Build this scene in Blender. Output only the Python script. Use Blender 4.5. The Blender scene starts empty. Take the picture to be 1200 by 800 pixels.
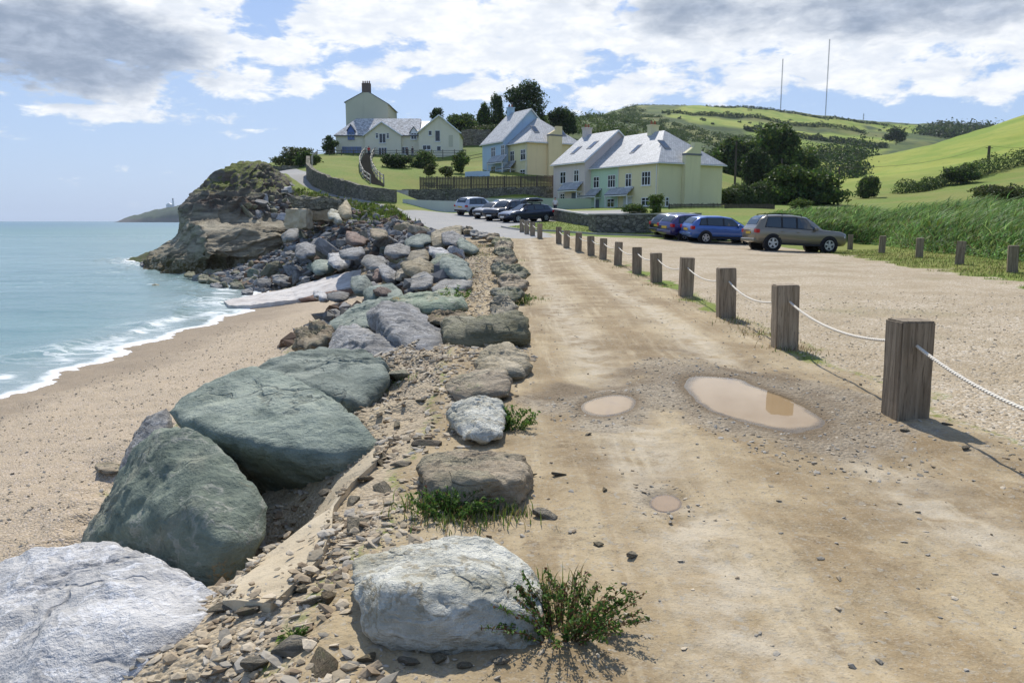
import bpy, bmesh, math, random
import numpy as np
from mathutils import Vector, Matrix, Euler

SC = bpy.context.scene
COL = SC.collection
PI = math.pi
R = math.radians
rng = np.random.default_rng(7)
random.seed(7)

# ------------------------------------------------------------------ camera
EYE = 1.6
FPX = 933.3
TILT = math.atan((400 - 259) / FPX)
cam_data = bpy.data.cameras.new('camera')
cam_data.sensor_width = 36.0
cam_data.lens = 28.0
cam_data.clip_start = 0.05
cam_data.clip_end = 60000
cam = bpy.data.objects.new('camera', cam_data)
COL.objects.link(cam)
cam.location = (0, 0, EYE)
cam.rotation_euler = (PI / 2 - TILT, 0, 0)
SC.camera = cam

# ------------------------------------------------------------------ light
SUN_EL = R(47)
SUN_AZ = R(-4)            # measured from +Y towards +X
sun_dir = Vector((math.sin(SUN_AZ) * math.cos(SUN_EL), math.cos(SUN_AZ) * math.cos(SUN_EL), math.sin(SUN_EL)))
ld = bpy.data.lights.new('sun', 'SUN')
ld.energy = 4.9
ld.angle = R(0.53)
ld.color = (1.0, 0.955, 0.88)
sun = bpy.data.objects.new('sun', ld)
COL.objects.link(sun)
sun.rotation_euler = sun_dir.to_track_quat('Z', 'Y').to_euler()
sun.location = (0, 0, 60)

SC.view_settings.view_transform = 'Standard'
SC.view_settings.look = 'None'
SC.view_settings.gamma = 1
SC.view_settings.use_curve_mapping = False
SC.view_settings.exposure = 0.08
SC.render.film_transparent = False
try:
    SC.cycles.max_bounces = 6
    SC.cycles.transparent_max_bounces = 6
    SC.cycles.caustics_reflective = False
    SC.cycles.caustics_refractive = False
    SC.cycles.sample_clamp_indirect = 4.0
except Exception:
    pass


# ------------------------------------------------------------------ node helpers
class NT:
    """tiny helper round a node tree"""
    def __init__(self, tree):
        self.t = tree
        self.n = tree.nodes
        self.l = tree.links

    def node(self, typ, **kw):
        nd = self.n.new(typ)
        for k, v in kw.items():
            setattr(nd, k, v)
        return nd

    def put(self, sock, v):
        if hasattr(v, 'bl_rna') and isinstance(v, bpy.types.NodeSocket):
            self.l.new(v, sock)
        elif isinstance(v, (tuple, list)):
            if sock.type == 'RGBA' and len(v) == 3:
                v = (*v, 1)
            sock.default_value = v
        else:
            sock.default_value = v

    def math(self, op, a, b=0.0, c=0.0, clamp=False):
        nd = self.node('ShaderNodeMath', operation=op, use_clamp=clamp)
        self.put(nd.inputs[0], a)
        self.put(nd.inputs[1], b)
        self.put(nd.inputs[2], c)
        return nd.outputs[0]

    def vmath(self, op, a, b=(0, 0, 0), out=0):
        nd = self.node('ShaderNodeVectorMath', operation=op)
        self.put(nd.inputs[0], a)
        if op == 'SCALE':
            self.put(nd.inputs['Scale'], b)
        else:
            self.put(nd.inputs[1], b)
        return nd.outputs[out]

    def mix(self, f, a, b, mode='MIX'):
        nd = self.node('ShaderNodeMix', data_type='RGBA', blend_type=mode)
        nd.clamp_factor = True
        self.put(nd.inputs[0], f)
        self.put(nd.inputs[6], a)
        self.put(nd.inputs[7], b)
        return nd.outputs[2]

    def mixf(self, f, a, b):
        nd = self.node('ShaderNodeMix', data_type='FLOAT')
        self.put(nd.inputs[0], f)
        self.put(nd.inputs[2], a)
        self.put(nd.inputs[3], b)
        return nd.outputs[0]

    def ramp(self, f, lo, hi, a=0.0, b=1.0, smooth=True):
        nd = self.node('ShaderNodeMapRange', interpolation_type='SMOOTHSTEP' if smooth else 'LINEAR')
        self.put(nd.inputs[0], f)
        self.put(nd.inputs[1], lo)
        self.put(nd.inputs[2], hi)
        self.put(nd.inputs[3], a)
        self.put(nd.inputs[4], b)
        return nd.outputs[0]

    def noise(self, vec, scale, detail=4, rough=0.55, dist=0.0, typ='FBM', out=0, lac=2.0):
        nd = self.node('ShaderNodeTexNoise', noise_dimensions='3D')
        nd.noise_type = typ
        self.put(nd.inputs['Vector'], vec)
        self.put(nd.inputs['Scale'], scale)
        self.put(nd.inputs['Detail'], detail)
        self.put(nd.inputs['Roughness'], rough)
        self.put(nd.inputs['Lacunarity'], lac)
        self.put(nd.inputs['Distortion'], dist)
        return nd.outputs[out]

    def voro(self, vec, scale, feature='F1', out='Distance', rand=1.0):
        nd = self.node('ShaderNodeTexVoronoi', feature=feature)
        self.put(nd.inputs['Vector'], vec)
        self.put(nd.inputs['Scale'], scale)
        self.put(nd.inputs['Randomness'], rand)
        return nd.outputs[out]

    def map(self, vec, scale=(1, 1, 1), rot=(0, 0, 0), loc=(0, 0, 0)):
        nd = self.node('ShaderNodeMapping')
        self.put(nd.inputs[0], vec)
        self.put(nd.inputs[1], loc)
        self.put(nd.inputs[2], rot)
        self.put(nd.inputs[3], scale)
        return nd.outputs[0]

    def bump(self, h, strength=0.5, dist=0.05, normal=None):
        nd = self.node('ShaderNodeBump')
        self.put(nd.inputs['Strength'], strength)
        self.put(nd.inputs['Distance'], dist)
        self.put(nd.inputs['Height'], h)
        if normal is not None:
            self.put(nd.inputs['Normal'], normal)
        return nd.outputs[0]

    def attr(self, name, out='Fac'):
        nd = self.node('ShaderNodeAttribute', attribute_name=name)
        return nd.outputs[out]

    def pos(self):
        return self.node('ShaderNodeNewGeometry').outputs['Position']

    def island(self):
        return self.node('ShaderNodeNewGeometry').outputs['Random Per Island']

    def obj(self):
        return self.node('ShaderNodeTexCoord').outputs['Object']

    def orand(self):
        return self.node('ShaderNodeObjectInfo').outputs['Random']

    def sep(self, v):
        nd = self.node('ShaderNodeSeparateXYZ')
        self.put(nd.inputs[0], v)
        return nd.outputs

    def comb(self, x, y, z):
        nd = self.node('ShaderNodeCombineXYZ')
        for s, v in zip(nd.inputs, (x, y, z)):
            self.put(s, v)
        return nd.outputs[0]

    def hsv(self, col, h=0.5, s=1.0, v=1.0):
        nd = self.node('ShaderNodeHueSaturation')
        self.put(nd.inputs['Hue'], h)
        self.put(nd.inputs['Saturation'], s)
        self.put(nd.inputs['Value'], v)
        self.put(nd.inputs['Color'], col)
        return nd.outputs[0]


def material(name):
    m = bpy.data.materials.new(name)
    m.use_nodes = True
    t = NT(m.node_tree)
    t.b = m.node_tree.nodes['Principled BSDF']
    t.out = m.node_tree.nodes['Material Output']
    t.m = m
    t.b.inputs['Specular IOR Level'].default_value = 0.3
    t.b.inputs['Roughness'].default_value = 0.85
    return t


def setp(t, col=None, rough=None, spec=None, metal=None, normal=None):
    if col is not None:
        t.put(t.b.inputs['Base Color'], col)
    if rough is not None:
        t.put(t.b.inputs['Roughness'], rough)
    if spec is not None:
        t.put(t.b.inputs['Specular IOR Level'], spec)
    if metal is not None:
        t.put(t.b.inputs['Metallic'], metal)
    if normal is not None:
        t.put(t.b.inputs['Normal'], normal)


# ------------------------------------------------------------------ sky
world = bpy.data.worlds.new('World')
SC.world = world
world.use_nodes = True
w = NT(world.node_tree)
bg = world.node_tree.nodes['Background']
SKY_STRENGTH = 0.12
bg.inputs['Strength'].default_value = SKY_STRENGTH
sky = w.node('ShaderNodeTexSky', sky_type='NISHITA')
sky.sun_disc = False
sky.sun_elevation = SUN_EL
sky.sun_rotation = SUN_AZ
sky.altitude = 0
sky.air_density = 1.0
sky.dust_density = 1.4
sky.ozone_density = 2.0
dirv = w.node('ShaderNodeTexCoord').outputs['Generated']
dx, dy, dz = w.sep(dirv)
az = w.math('MULTIPLY', w.math('ARCTAN2', dx, dy), 180 / PI)
el = w.math('MULTIPLY', w.math('ARCSINE', dz), 180 / PI)


def sky_deg(px, py):
    """compass bearing and height above the horizon, in degrees, of a cloud seen at a picture point"""
    v = (400 - py) / FPX
    u = (px - 600) / FPX
    yy = math.cos(TILT) + math.sin(TILT) * v
    zz = -math.sin(TILT) + math.cos(TILT) * v
    return math.degrees(math.atan2(u, yy)), math.degrees(math.atan2(zz, math.hypot(u, yy)))


# domain warp so cloud edges billow
q = w.comb(w.math('MULTIPLY', az, 0.055), w.math('MULTIPLY', el, 0.13), w.math('MULTIPLY', dz, 0.3))
n_big = w.noise(q, 1.3, 2, 0.5)
n_med = w.noise(q, 4.4, 7, 0.58, 0.25)
n_fin = w.noise(w.vmath('ADD', q, (5.2, 1.3, 0)), 7.5, 8, 0.62, 0.2)


def blob(px, py, rx, ry, amp, tilt=0.0):
    a0, e0 = sky_deg(px, py)
    k = 180 / PI / FPX
    da = w.math('SUBTRACT', az, a0)
    de = w.math('SUBTRACT', el, e0)
    if tilt:
        c, s = math.cos(tilt), math.sin(tilt)
        da2 = w.math('ADD', w.math('MULTIPLY', da, c), w.math('MULTIPLY', de, s))
        de = w.math('SUBTRACT', w.math('MULTIPLY', de, c), w.math('MULTIPLY', da, s))
        da = da2
    u = w.math('DIVIDE', da, rx * k)
    v = w.math('DIVIDE', de, ry * k)
    r2 = w.math('ADD', w.math('MULTIPLY', u, u), w.math('MULTIPLY', v, v))
    return w.math('MULTIPLY', w.math('EXPONENT', w.math('MULTIPLY', r2, -1.0)), amp)


def add_all(items):
    acc = items[0]
    for i in items[1:]:
        acc = w.math('ADD', acc, i)
    return acc


def max_all(items):
    acc = items[0]
    for i in items[1:]:
        acc = w.math('SMOOTH_MAX', acc, i, .25)
    return acc


CLOUDS = [
    (90, 20, 190, 85, 1.1), (215, 25, 110, 75, .75), (20, 90, 90, 45, .6),
    (110, 133, 120, 14, .85), (40, 108, 66, 16, .7), (0, 158, 50, 8, .5),
    (335, 60, 36, 34, .85), (262, 92, 66, 26, .8), (352, 92, 34, 24, .75), (310, 80, 50, 25, .55),
    (440, 92, 66, 17, .85), (545, 72, 100, 24, .8), (470, 20, 180, 34, .95), (640, 20, 190, 60, 1.0),
    (560, 105, 95, 17, .8, .18), (660, 72, 130, 26, .85, .12), (715, 112, 78, 20, .85, .04),
    (850, 90, 170, 26, .7), (1010, 80, 260, 40, .85), (1180, 88, 120, 30, .8, .1), (940, 108, 130, 14, .45),
    (900, 20, 330, 52, 1.1), (1150, 20, 200, 60, 1.0), (390, 30, 60, 26, .6),
    (142, 196, 24, 9, .40, -.3), (190, 202, 36, 9, .44, -.15), (960, 142, 40, 5, .45), (70, 210, 30, 5, .2),
]
dens = max_all([blob(*c) for c in CLOUDS])
# the part of the sky the photograph does not show: broken cloud too
away = w.ramp(w.math('ABSOLUTE', az), 42, 60)
high = w.ramp(el, 24, 34)
other = w.math('MULTIPLY', w.math('MAXIMUM', away, high), w.ramp(el, 4, 12))
dens = w.math('ADD', dens, w.math('MULTIPLY', other, w.ramp(n_big, .52, .7, 0, .5)))
edge = w.math('ADD', w.math('MULTIPLY', w.math('SUBTRACT', n_med, .5), 1.75), w.math('MULTIPLY', w.math('SUBTRACT', n_fin, .5), .8))
dens = w.math('ADD', dens, edge)
cover = w.ramp(dens, .40, .66)
cover = w.math('MULTIPLY', cover, w.ramp(el, 0.2, 2.0))
DARK = [(100, 58, 140, 48, 1.15), (30, 80, 80, 50, .6), (200, 70, 60, 40, .35), (960, -16, 330, 50, .75), (1180, -4, 170, 56, .62),
        (760, 10, 100, 26, .4), (900, 40, 200, 16, .3), (25, 5, 60, 40, .5)]
dark = add_all([blob(*c) for c in DARK])
dark = w.math('ADD', dark, w.math('MULTIPLY', w.math('SUBTRACT', n_med, .5), 1.3))
dark = w.ramp(dark, .42, 1.25)
billow = w.ramp(n_fin, .35, .7)
white = w.mix(billow, (6.6, 7.0, 7.6), (8.6, 8.7, 8.8))
grey = w.mix(billow, (2.4, 2.95, 3.9), (3.9, 4.5, 5.5))
cloud = w.mix(dark, white, grey)
# pale summer blue, paler towards the horizon where the air is thick
clear = w.mix(w.ramp(el, -1, 22), (3.7, 5.1, 7.3), (2.1, 3.6, 7.0))
clear = w.mix(w.ramp(el, 24, 60), clear, (1.35, 2.15, 4.1))
skyc = w.mix(0.82, sky.outputs[0], clear)
final = w.mix(cover, skyc, cloud)
w.put(bg.inputs['Color'], final)


# ------------------------------------------------------------------ picture point -> place
CT, ST = math.cos(TILT), math.sin(TILT)


def ray(px, py):
    u = (px - 600) / FPX
    v = (400 - py) / FPX
    yy = CT + ST * v
    return u / yy, (-ST + CT * v) / yy


def P(px, py, d):
    """the place at distance d ahead of the camera that the photograph shows at (px, py)"""
    a, b = ray(px, py)
    return Vector((a * d, d, EYE + b * d))


def G(px, py, z=0.0):
    a, b = ray(px, py)
    d = (z - EYE) / b
    return Vector((a * d, d, z))


# ------------------------------------------------------------------ numpy noise
_perm = np.random.default_rng(3).permutation(4096)


def _hash(ix, iy, iz):
    return _perm[(_perm[(_perm[ix & 4095] + iy) & 4095] + iz) & 4095]


_gr = np.random.default_rng(5).normal(size=(4096, 3))
_gr /= np.linalg.norm(_gr, axis=1)[:, None]


def perlin(p):
    p = np.asarray(p, float)
    i = np.floor(p).astype(np.int64)
    f = p - i
    u = f * f * f * (f * (f * 6 - 15) + 10)
    res = 0
    for cx in (0, 1):
        wx = u[:, 0] if cx else 1 - u[:, 0]
        for cy in (0, 1):
            wy = u[:, 1] if cy else 1 - u[:, 1]
            for cz in (0, 1):
                wz = u[:, 2] if cz else 1 - u[:, 2]
                g = _gr[_hash(i[:, 0] + cx, i[:, 1] + cy, i[:, 2] + cz)]
                d = g[:, 0] * (f[:, 0] - cx) + g[:, 1] * (f[:, 1] - cy) + g[:, 2] * (f[:, 2] - cz)
                res = res + wx * wy * wz * d
    return res * 1.5


def fbm(p, octaves=4, gain=0.5, lac=2.03, ridged=False):
    p = np.asarray(p, float)
    s = np.zeros(len(p))
    a = 1.0
    for o in range(octaves):
        n = perlin(p * lac ** o + 17.3 * o)
        s += a * ((0.5 - np.abs(n)) * 2 - 0.5 if ridged else n)
        a *= gain
    return s


def fbm2(x, y, sc, octaves=3, gain=0.5, seed=0.0):
    return fbm(np.stack([x * sc, y * sc, np.full_like(x, seed + 0.37)], 1), octaves, gain)


def sstep(a, b, x):
    t = np.clip((x - a) / (b - a), 0, 1)
    return t * t * (3 - 2 * t)


# ------------------------------------------------------------------ object helpers
def mesh_np(name, verts, faces, mats, smooth=True, mat_index=None):
    """verts Nx3, faces a list of index tuples or an MxK array"""
    me = bpy.data.meshes.new(name)
    verts = np.asarray(verts, np.float32)
    if isinstance(faces, np.ndarray):
        k = faces.shape[1]
        me.vertices.add(len(verts))
        me.vertices.foreach_set('co', verts.ravel())
        me.loops.add(faces.size)
        me.loops.foreach_set('vertex_index', faces.ravel().astype(np.int32))
        me.polygons.add(len(faces))
        me.polygons.foreach_set('loop_start', np.arange(0, faces.size, k, dtype=np.int32))
        me.polygons.foreach_set('loop_total', np.full(len(faces), k, np.int32))
        me.update(calc_edges=True)
    else:
        me.from_pydata([tuple(v) for v in verts], [], faces)
    if not isinstance(mats, (list, tuple)):
        mats = [mats]
    for m in mats:
        me.materials.append(m)
    if mat_index is not None:
        me.polygons.foreach_set('material_index', np.asarray(mat_index, np.int32))
    me.polygons.foreach_set('use_smooth', np.full(len(me.polygons), smooth))
    me.update()
    return me


def link(name, me, parent=None, loc=None, rot=None):
    o = bpy.data.objects.new(name, me)
    COL.objects.link(o)
    if parent is not None:
        o.parent = parent
    if loc is not None:
        o.location = loc
    if rot is not None:
        o.rotation_euler = rot
    return o


def tag(o, label=None, cat=None, group=None, kind=None):
    for k, v in (('label', label), ('category', cat), ('group', group), ('kind', kind)):
        if v:
            o[k] = v
    return o


def thing(name, label, cat, loc=(0, 0, 0), rz=0.0, group=None):
    o = link(name, None, None, loc, (0, 0, rz))
    o.empty_display_size = 0.3
    return tag(o, label, cat, group)


def copy_tree(o, parent=None):
    c = o.copy()
    COL.objects.link(c)
    if parent is not None:
        c.parent = parent
    for ch in list(o.children):
        copy_tree(ch, c)
    return c


class MB:
    """collects simple solids into ONE mesh"""
    def __init__(self):
        self.v, self.f, self.mi = [], [], []

    def add(self, vs, fs, mi=0):
        b = len(self.v)
        self.v += [tuple(v) for v in vs]
        self.f += [tuple(b + i for i in f) for f in fs]
        self.mi += [mi] * len(fs)

    def box(self, x0, x1, y0, y1, z0, z1, mi=0, mat=None):
        vs = [(x0, y0, z0), (x1, y0, z0), (x1, y1, z0), (x0, y1, z0), (x0, y0, z1), (x1, y0, z1), (x1, y1, z1), (x0, y1, z1)]
        if mat is not None:
            vs = [mat @ Vector(v) for v in vs]
        self.add(vs, [(0, 3, 2, 1), (4, 5, 6, 7), (0, 1, 5, 4), (1, 2, 6, 5), (2, 3, 7, 6), (3, 0, 4, 7)], mi)
        return self

    def prism(self, poly, y0, y1, mi=0, axis='y'):
        """polygon in xz swept along y (or in xy swept along z, or yz along x)"""
        n = len(poly)
        def mk(a, b, c):
            return {'y': (a, c, b), 'z': (a, b, c), 'x': (c, a, b)}[axis]
        vs = [mk(a, b, y0) for a, b in poly] + [mk(a, b, y1) for a, b in poly]
        fs = [tuple(range(n - 1, -1, -1)), tuple(range(n, 2 * n))]
        fs += [(i, (i + 1) % n, n + (i + 1) % n, n + i) for i in range(n)]
        self.add(vs, fs, mi)
        return self

    def tube(self, pts, r, n=6, mi=0, closed=False, r1=None):
        pts = [Vector(p) for p in pts]
        rings = []
        m = len(pts)
        b = len(self.v)
        up = None
        for i, p in enumerate(pts):
            t = (pts[min(i + 1, m - 1)] - pts[max(i - 1, 0)]).normalized()
            if up is None:
                up = Vector((0, 0, 1)) if abs(t.z) < .9 else Vector((1, 0, 0))
            a = t.cross(up).normalized()
            up = a.cross(t).normalized()
            rr = r if r1 is None else r + (r1 - r) * i / max(1, m - 1)
            for k in range(n):
                an = 2 * PI * k / n
                self.v.append(tuple(p + (a * math.cos(an) + up * math.sin(an)) * rr))
        for i in range(m - 1):
            for k in range(n):
                self.f.append((b + i * n + k, b + i * n + (k + 1) % n, b + (i + 1) * n + (k + 1) % n, b + (i + 1) * n + k))
                self.mi.append(mi)
        self.f.append(tuple(b + k for k in range(n - 1, -1, -1)))
        self.f.append(tuple(b + (m - 1) * n + k for k in range(n)))
        self.mi += [mi, mi]
        return self

    def mesh(self, name, mats, smooth=False):
        return mesh_np(name, self.v, self.f, mats, smooth, self.mi)

    def build(self, name, mats, parent=None, loc=None, rot=None, smooth=False, bevel=0):
        me = self.mesh(name, mats, smooth)
        bm = bmesh.new()
        bm.from_mesh(me)
        bmesh.ops.recalc_face_normals(bm, faces=bm.faces)
        if bevel:
            bmesh.ops.bevel(bm, geom=list(bm.edges), offset=bevel, segments=1, affect='EDGES', clamp_overlap=True)
        bm.to_mesh(me)
        bm.free()
        me.polygons.foreach_set('use_smooth', np.full(len(me.polygons), smooth))
        return link(name, me, parent, loc, rot)

# ------------------------------------------------------------------ the lie of the land
SEA_Z = -2.8
# coast: top edge of the bank / lane, south to north (x, y)
CREST = np.array([(-1.1, -60), (-1.0, -8), (-0.75, 2), (-0.62, 6), (-0.8, 11), (-1.0, 18), (-1.2, 28), (-1.6, 38), (-3.4, 47), (-6.0, 58),
                  (-10.6, 75), (-19.2, 89), (-26, 96), (-31.5, 102), (-35, 112), (-46, 155), (-62, 230), (-130, 420), (-420, 1200), (-1500, 5000)], float)


def seg_dist(px, py, poly, closed=False):
    """signed distance to a polyline: positive on its left side (sea side)"""
    best = np.full(len(px), 1e18)
    sign = np.ones(len(px))
    n = len(poly)
    for i in range(n if closed else n - 1):
        a = poly[i]
        b = poly[(i + 1) % n]
        d = b - a
        L = d @ d
        t = np.clip(((px - a[0]) * d[0] + (py - a[1]) * d[1]) / L, 0, 1)
        qx = a[0] + t * d[0] - px
        qy = a[1] + t * d[1] - py
        dd = qx * qx + qy * qy
        cr = d[0] * (py - a[1]) - d[1] * (px - a[0])
        m = dd < best - 1e-9
        best = np.where(m, dd, best)
        sign = np.where(m, np.where(cr >= 0, 1.0, -1.0), sign)
    return np.sqrt(best) * sign


def poly_sd(px, py, poly):
    """signed distance to a polygon, positive inside"""
    poly = np.asarray(poly, float)
    d = np.abs(seg_dist(px, py, poly, True))
    inside = np.zeros(len(px), bool)
    n = len(poly)
    for i in range(n):
        a = poly[i]
        b = poly[(i + 1) % n]
        c = ((a[1] > py) != (b[1] > py))
        with np.errstate(divide='ignore', invalid='ignore'):
            xi = (b[0] - a[0]) * (py - a[1]) / (b[1] - a[1]) + a[0]
        inside ^= c & (px < xi)
    return np.where(inside, d, -d)


# heights known from the photograph: (picture point, distance)
_ctl = []
for yy in (-40, -15, 0, 8, 16, 24):
    for xx in (-40, -8, -1, 2, 6, 12, 25, 60):
        _ctl.append((xx, yy, 0.0 if xx < 5 else 0.08 if xx < 20 else 0.3))
_ctl += [(-1, 32, .2), (3, 32, .22), (12, 32, .15), (25, 32, .3), (0, 42, .58), (4, 42, .6), (12, 42, .3), (20, 42, .25), (34, 42, .6),
         (2, 52, .95), (12, 52, .75), (22, 50, .45), (-4, 60, 1.25), (3, 65, 1.5), (14, 64, 1.2), (26, 62, .8), (-8, 70, 1.9), (0, 76, 2.0),
         (-60, 60, 1), (-60, 20, 0)]
_pix = [(475, 243, 78), (545, 254, 75), (510, 247, 85), (560, 250, 82), (440, 237, 84), (405, 226, 92), (365, 216, 99), (335, 204, 106), (350, 203, 112),
        (330, 201, 125), (470, 238, 84),
        # lawn held up by the wall, up to the white house
        (455, 223, 90), (420, 212, 101), (395, 203, 109), (375, 196, 117), (400, 197, 122), (440, 205, 112), (385, 186, 140), (395, 183, 150), (450, 184, 150),
        (530, 183, 150), (470, 205, 115), (500, 205, 118), (480, 196, 130), (540, 196, 135), (345, 192, 132), (345, 186, 150),
        (560, 215, 112), (520, 215, 112), (640, 216, 112), (600, 206, 117), (575, 204, 124), (645, 206, 124), (560, 180, 150),
        (490, 235, 99), (560, 235, 101), (640, 234, 104), (600, 240, 95),
        # row of pastel houses and the ground behind
        (651, 237, 105), (692, 243, 98.5), (770, 243, 88), (843, 242, 93), (760, 230, 120), (700, 215, 130), (850, 236, 110), (840, 248, 75), (900, 247, 78),
        (760, 258, 66), (700, 256, 72),
        # hill behind the white house
        (430, 178, 175), (540, 165, 185), (600, 150, 215), (560, 142, 235), (640, 142, 250), (690, 143, 280), (620, 134, 260), (540, 150, 260), (400, 180, 190),
        (660, 170, 180), (640, 150, 330), (560, 150, 330),
        # valley and far hill
        (860, 225, 130), (900, 236, 130), (940, 238, 120), (850, 205, 170), (800, 190, 230), (745, 170, 300), (900, 215, 230), (960, 212, 240), (880, 195, 380), (960, 190, 400),
        (720, 140, 520), (760, 150, 520), (820, 165, 560), (900, 170, 600), (960, 170, 650), (1010, 165, 700),
        (690, 143, 800), (715, 133, 850), (740, 126.5, 900), (800, 125, 930), (860, 127.5, 940), (910, 131, 950), (960, 137, 960), (1010, 143, 980), (1050, 147, 1000),
        (1080, 147, 1050), (1130, 147, 1100), (1200, 150, 1100), (1300, 150, 1100), (780, 140, 720), (860, 143, 740), (940, 149, 780), (1060, 160, 800),
        (640, 160, 900), (500, 190, 900), (400, 215, 900),
        # near spur on the far side of the car park
        (1190, 262, 44), (1100, 262, 46), (1000, 262, 52), (900, 256, 60), (1300, 255, 50), (1000, 248, 90), (1100, 244, 95), (1200, 238, 95), (1320, 225, 95),
        (985, 238, 140), (1050, 236, 130), (1120, 230, 130), (1200, 214, 140), (1320, 185, 150),
        (975, 222, 200), (1020, 214, 200), (1090, 202, 205), (1150, 190, 210), (1200, 180, 220), (1320, 140, 220),
        (968, 214, 300), (1000, 200, 310), (1040, 187, 320), (1080, 174, 330), (1130, 159, 340), (1170, 147, 345), (1200, 137.5, 350), (1320, 90, 350), (1500, 40, 350),
        (1000, 208, 430), (1080, 192, 450), (1170, 170, 470), (1300, 140, 470), (1500, 90, 450), (1100, 178, 650), (1250, 165, 700)]
for a in _pix:
    p = P(*a)
    _ctl.append((p.x, p.y, p.z))
for px, py in ((200, 260), (400, 245), (600, 190), (740, 150), (860, 150), (960, 160), (1080, 168), (1250, 172), (1500, 172)):
    for d in (1700, 3500):
        p = P(px, py + (d > 2000) * 35, d)
        _ctl.append((p.x, p.y, p.z))
for x, y, z in ((-70, 120, 2), (-80, 160, 4), (-120, 250, 5), (-300, 500, 5), (-900, 1500, 5), (80, 60, 4), (120, 110, 22), (70, 20, 2), (90, -20, 3),
                (0, -120, 0), (60, -90, 1), (200, 0, 20), (300, 150, 60)):
    _ctl.append((x, y, z))
_ctl = np.array(_ctl, float)
OX, OY = 0.0, -14.0


def _uv(x, y):
    dx_, dy_ = x - OX, y - OY
    r = np.hypot(dx_, dy_)
    return np.stack([np.arctan2(dx_, dy_) * 1.6, np.log(r + 6.0)], 1)


def _kern(a, b):
    r2 = ((a[:, None, :] - b[None, :, :]) ** 2).sum(-1)
    return 0.5 * r2 * np.log(r2 + 1e-12)


_cu = _uv(_ctl[:, 0], _ctl[:, 1])
_sc = np.hypot(_ctl[:, 0] - OX, _ctl[:, 1] - OY) + 15.0
_n = len(_cu)
_A = np.zeros((_n + 3, _n + 3))
_A[:_n, :_n] = _kern(_cu, _cu) + np.eye(_n) * 2e-5
_A[:_n, _n] = 1
_A[:_n, _n + 1:] = _cu
_A[_n:, :_n] = _A[:_n, _n:].T
_sol = np.linalg.solve(_A, np.concatenate([_ctl[:, 2] / _sc, np.zeros(3)]))


def land(x, y):
    x = np.asarray(x, float)
    y = np.asarray(y, float)
    out = np.empty(len(x))
    for i in range(0, len(x), 60000):
        u = _uv(x[i:i + 60000], y[i:i + 60000])
        out[i:i + 60000] = (_kern(u, _cu) @ _sol[:_n] + _sol[_n] + u @ _sol[_n + 1:])
    z = out * (np.hypot(x - OX, y - OY) + 15.0)
    near = sstep(30, 20, y) * sstep(14, 6, np.abs(x - 3))
    return z * (1 - near)


# puddles in the wheel ruts: (x, y, half-width, half-length, turn)
PUDDLES = []
for pts in (((820, 437), (950, 509), 0.50), ((680, 470), (750, 476), 0.50), ((755, 583), (805, 587), 0.21)):
    a, b = G(*pts[0]), G(*pts[1])
    PUDDLES.append(((a.x + b.x) / 2, (a.y + b.y) / 2, pts[2], (b - a).length / 2, math.atan2(b.x - a.x, b.y - a.y)))


def puddle_u(x, y, P_, grow=0.0):
    cx, cy, hw, hl, an = P_
    c, s = math.cos(an), math.sin(an)
    u = (x - cx) * c - (y - cy) * s
    v = (x - cx) * s + (y - cy) * c
    return np.sqrt((u / (hw + grow)) ** 2 + (v / (hl + grow)) ** 2)


def bank_width(y):
    return np.interp(y, [-10, 4, 8, 11, 30, 40, 50, 60, 75, 90, 105, 160], [3.6, 3.6, 4.0, 5.0, 5.2, 6.0, 11, 15, 21, 20, 14, 20])


def toe_z(y):
    return np.interp(y, [0, 30, 41, 48, 55, 75, 100, 130], [-1.8, -1.95, -2.2, -2.62, -2.95, -3.2, -3.6, -5])


def coast_s(x, y):
    return seg_dist(x, y, CREST)


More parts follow.
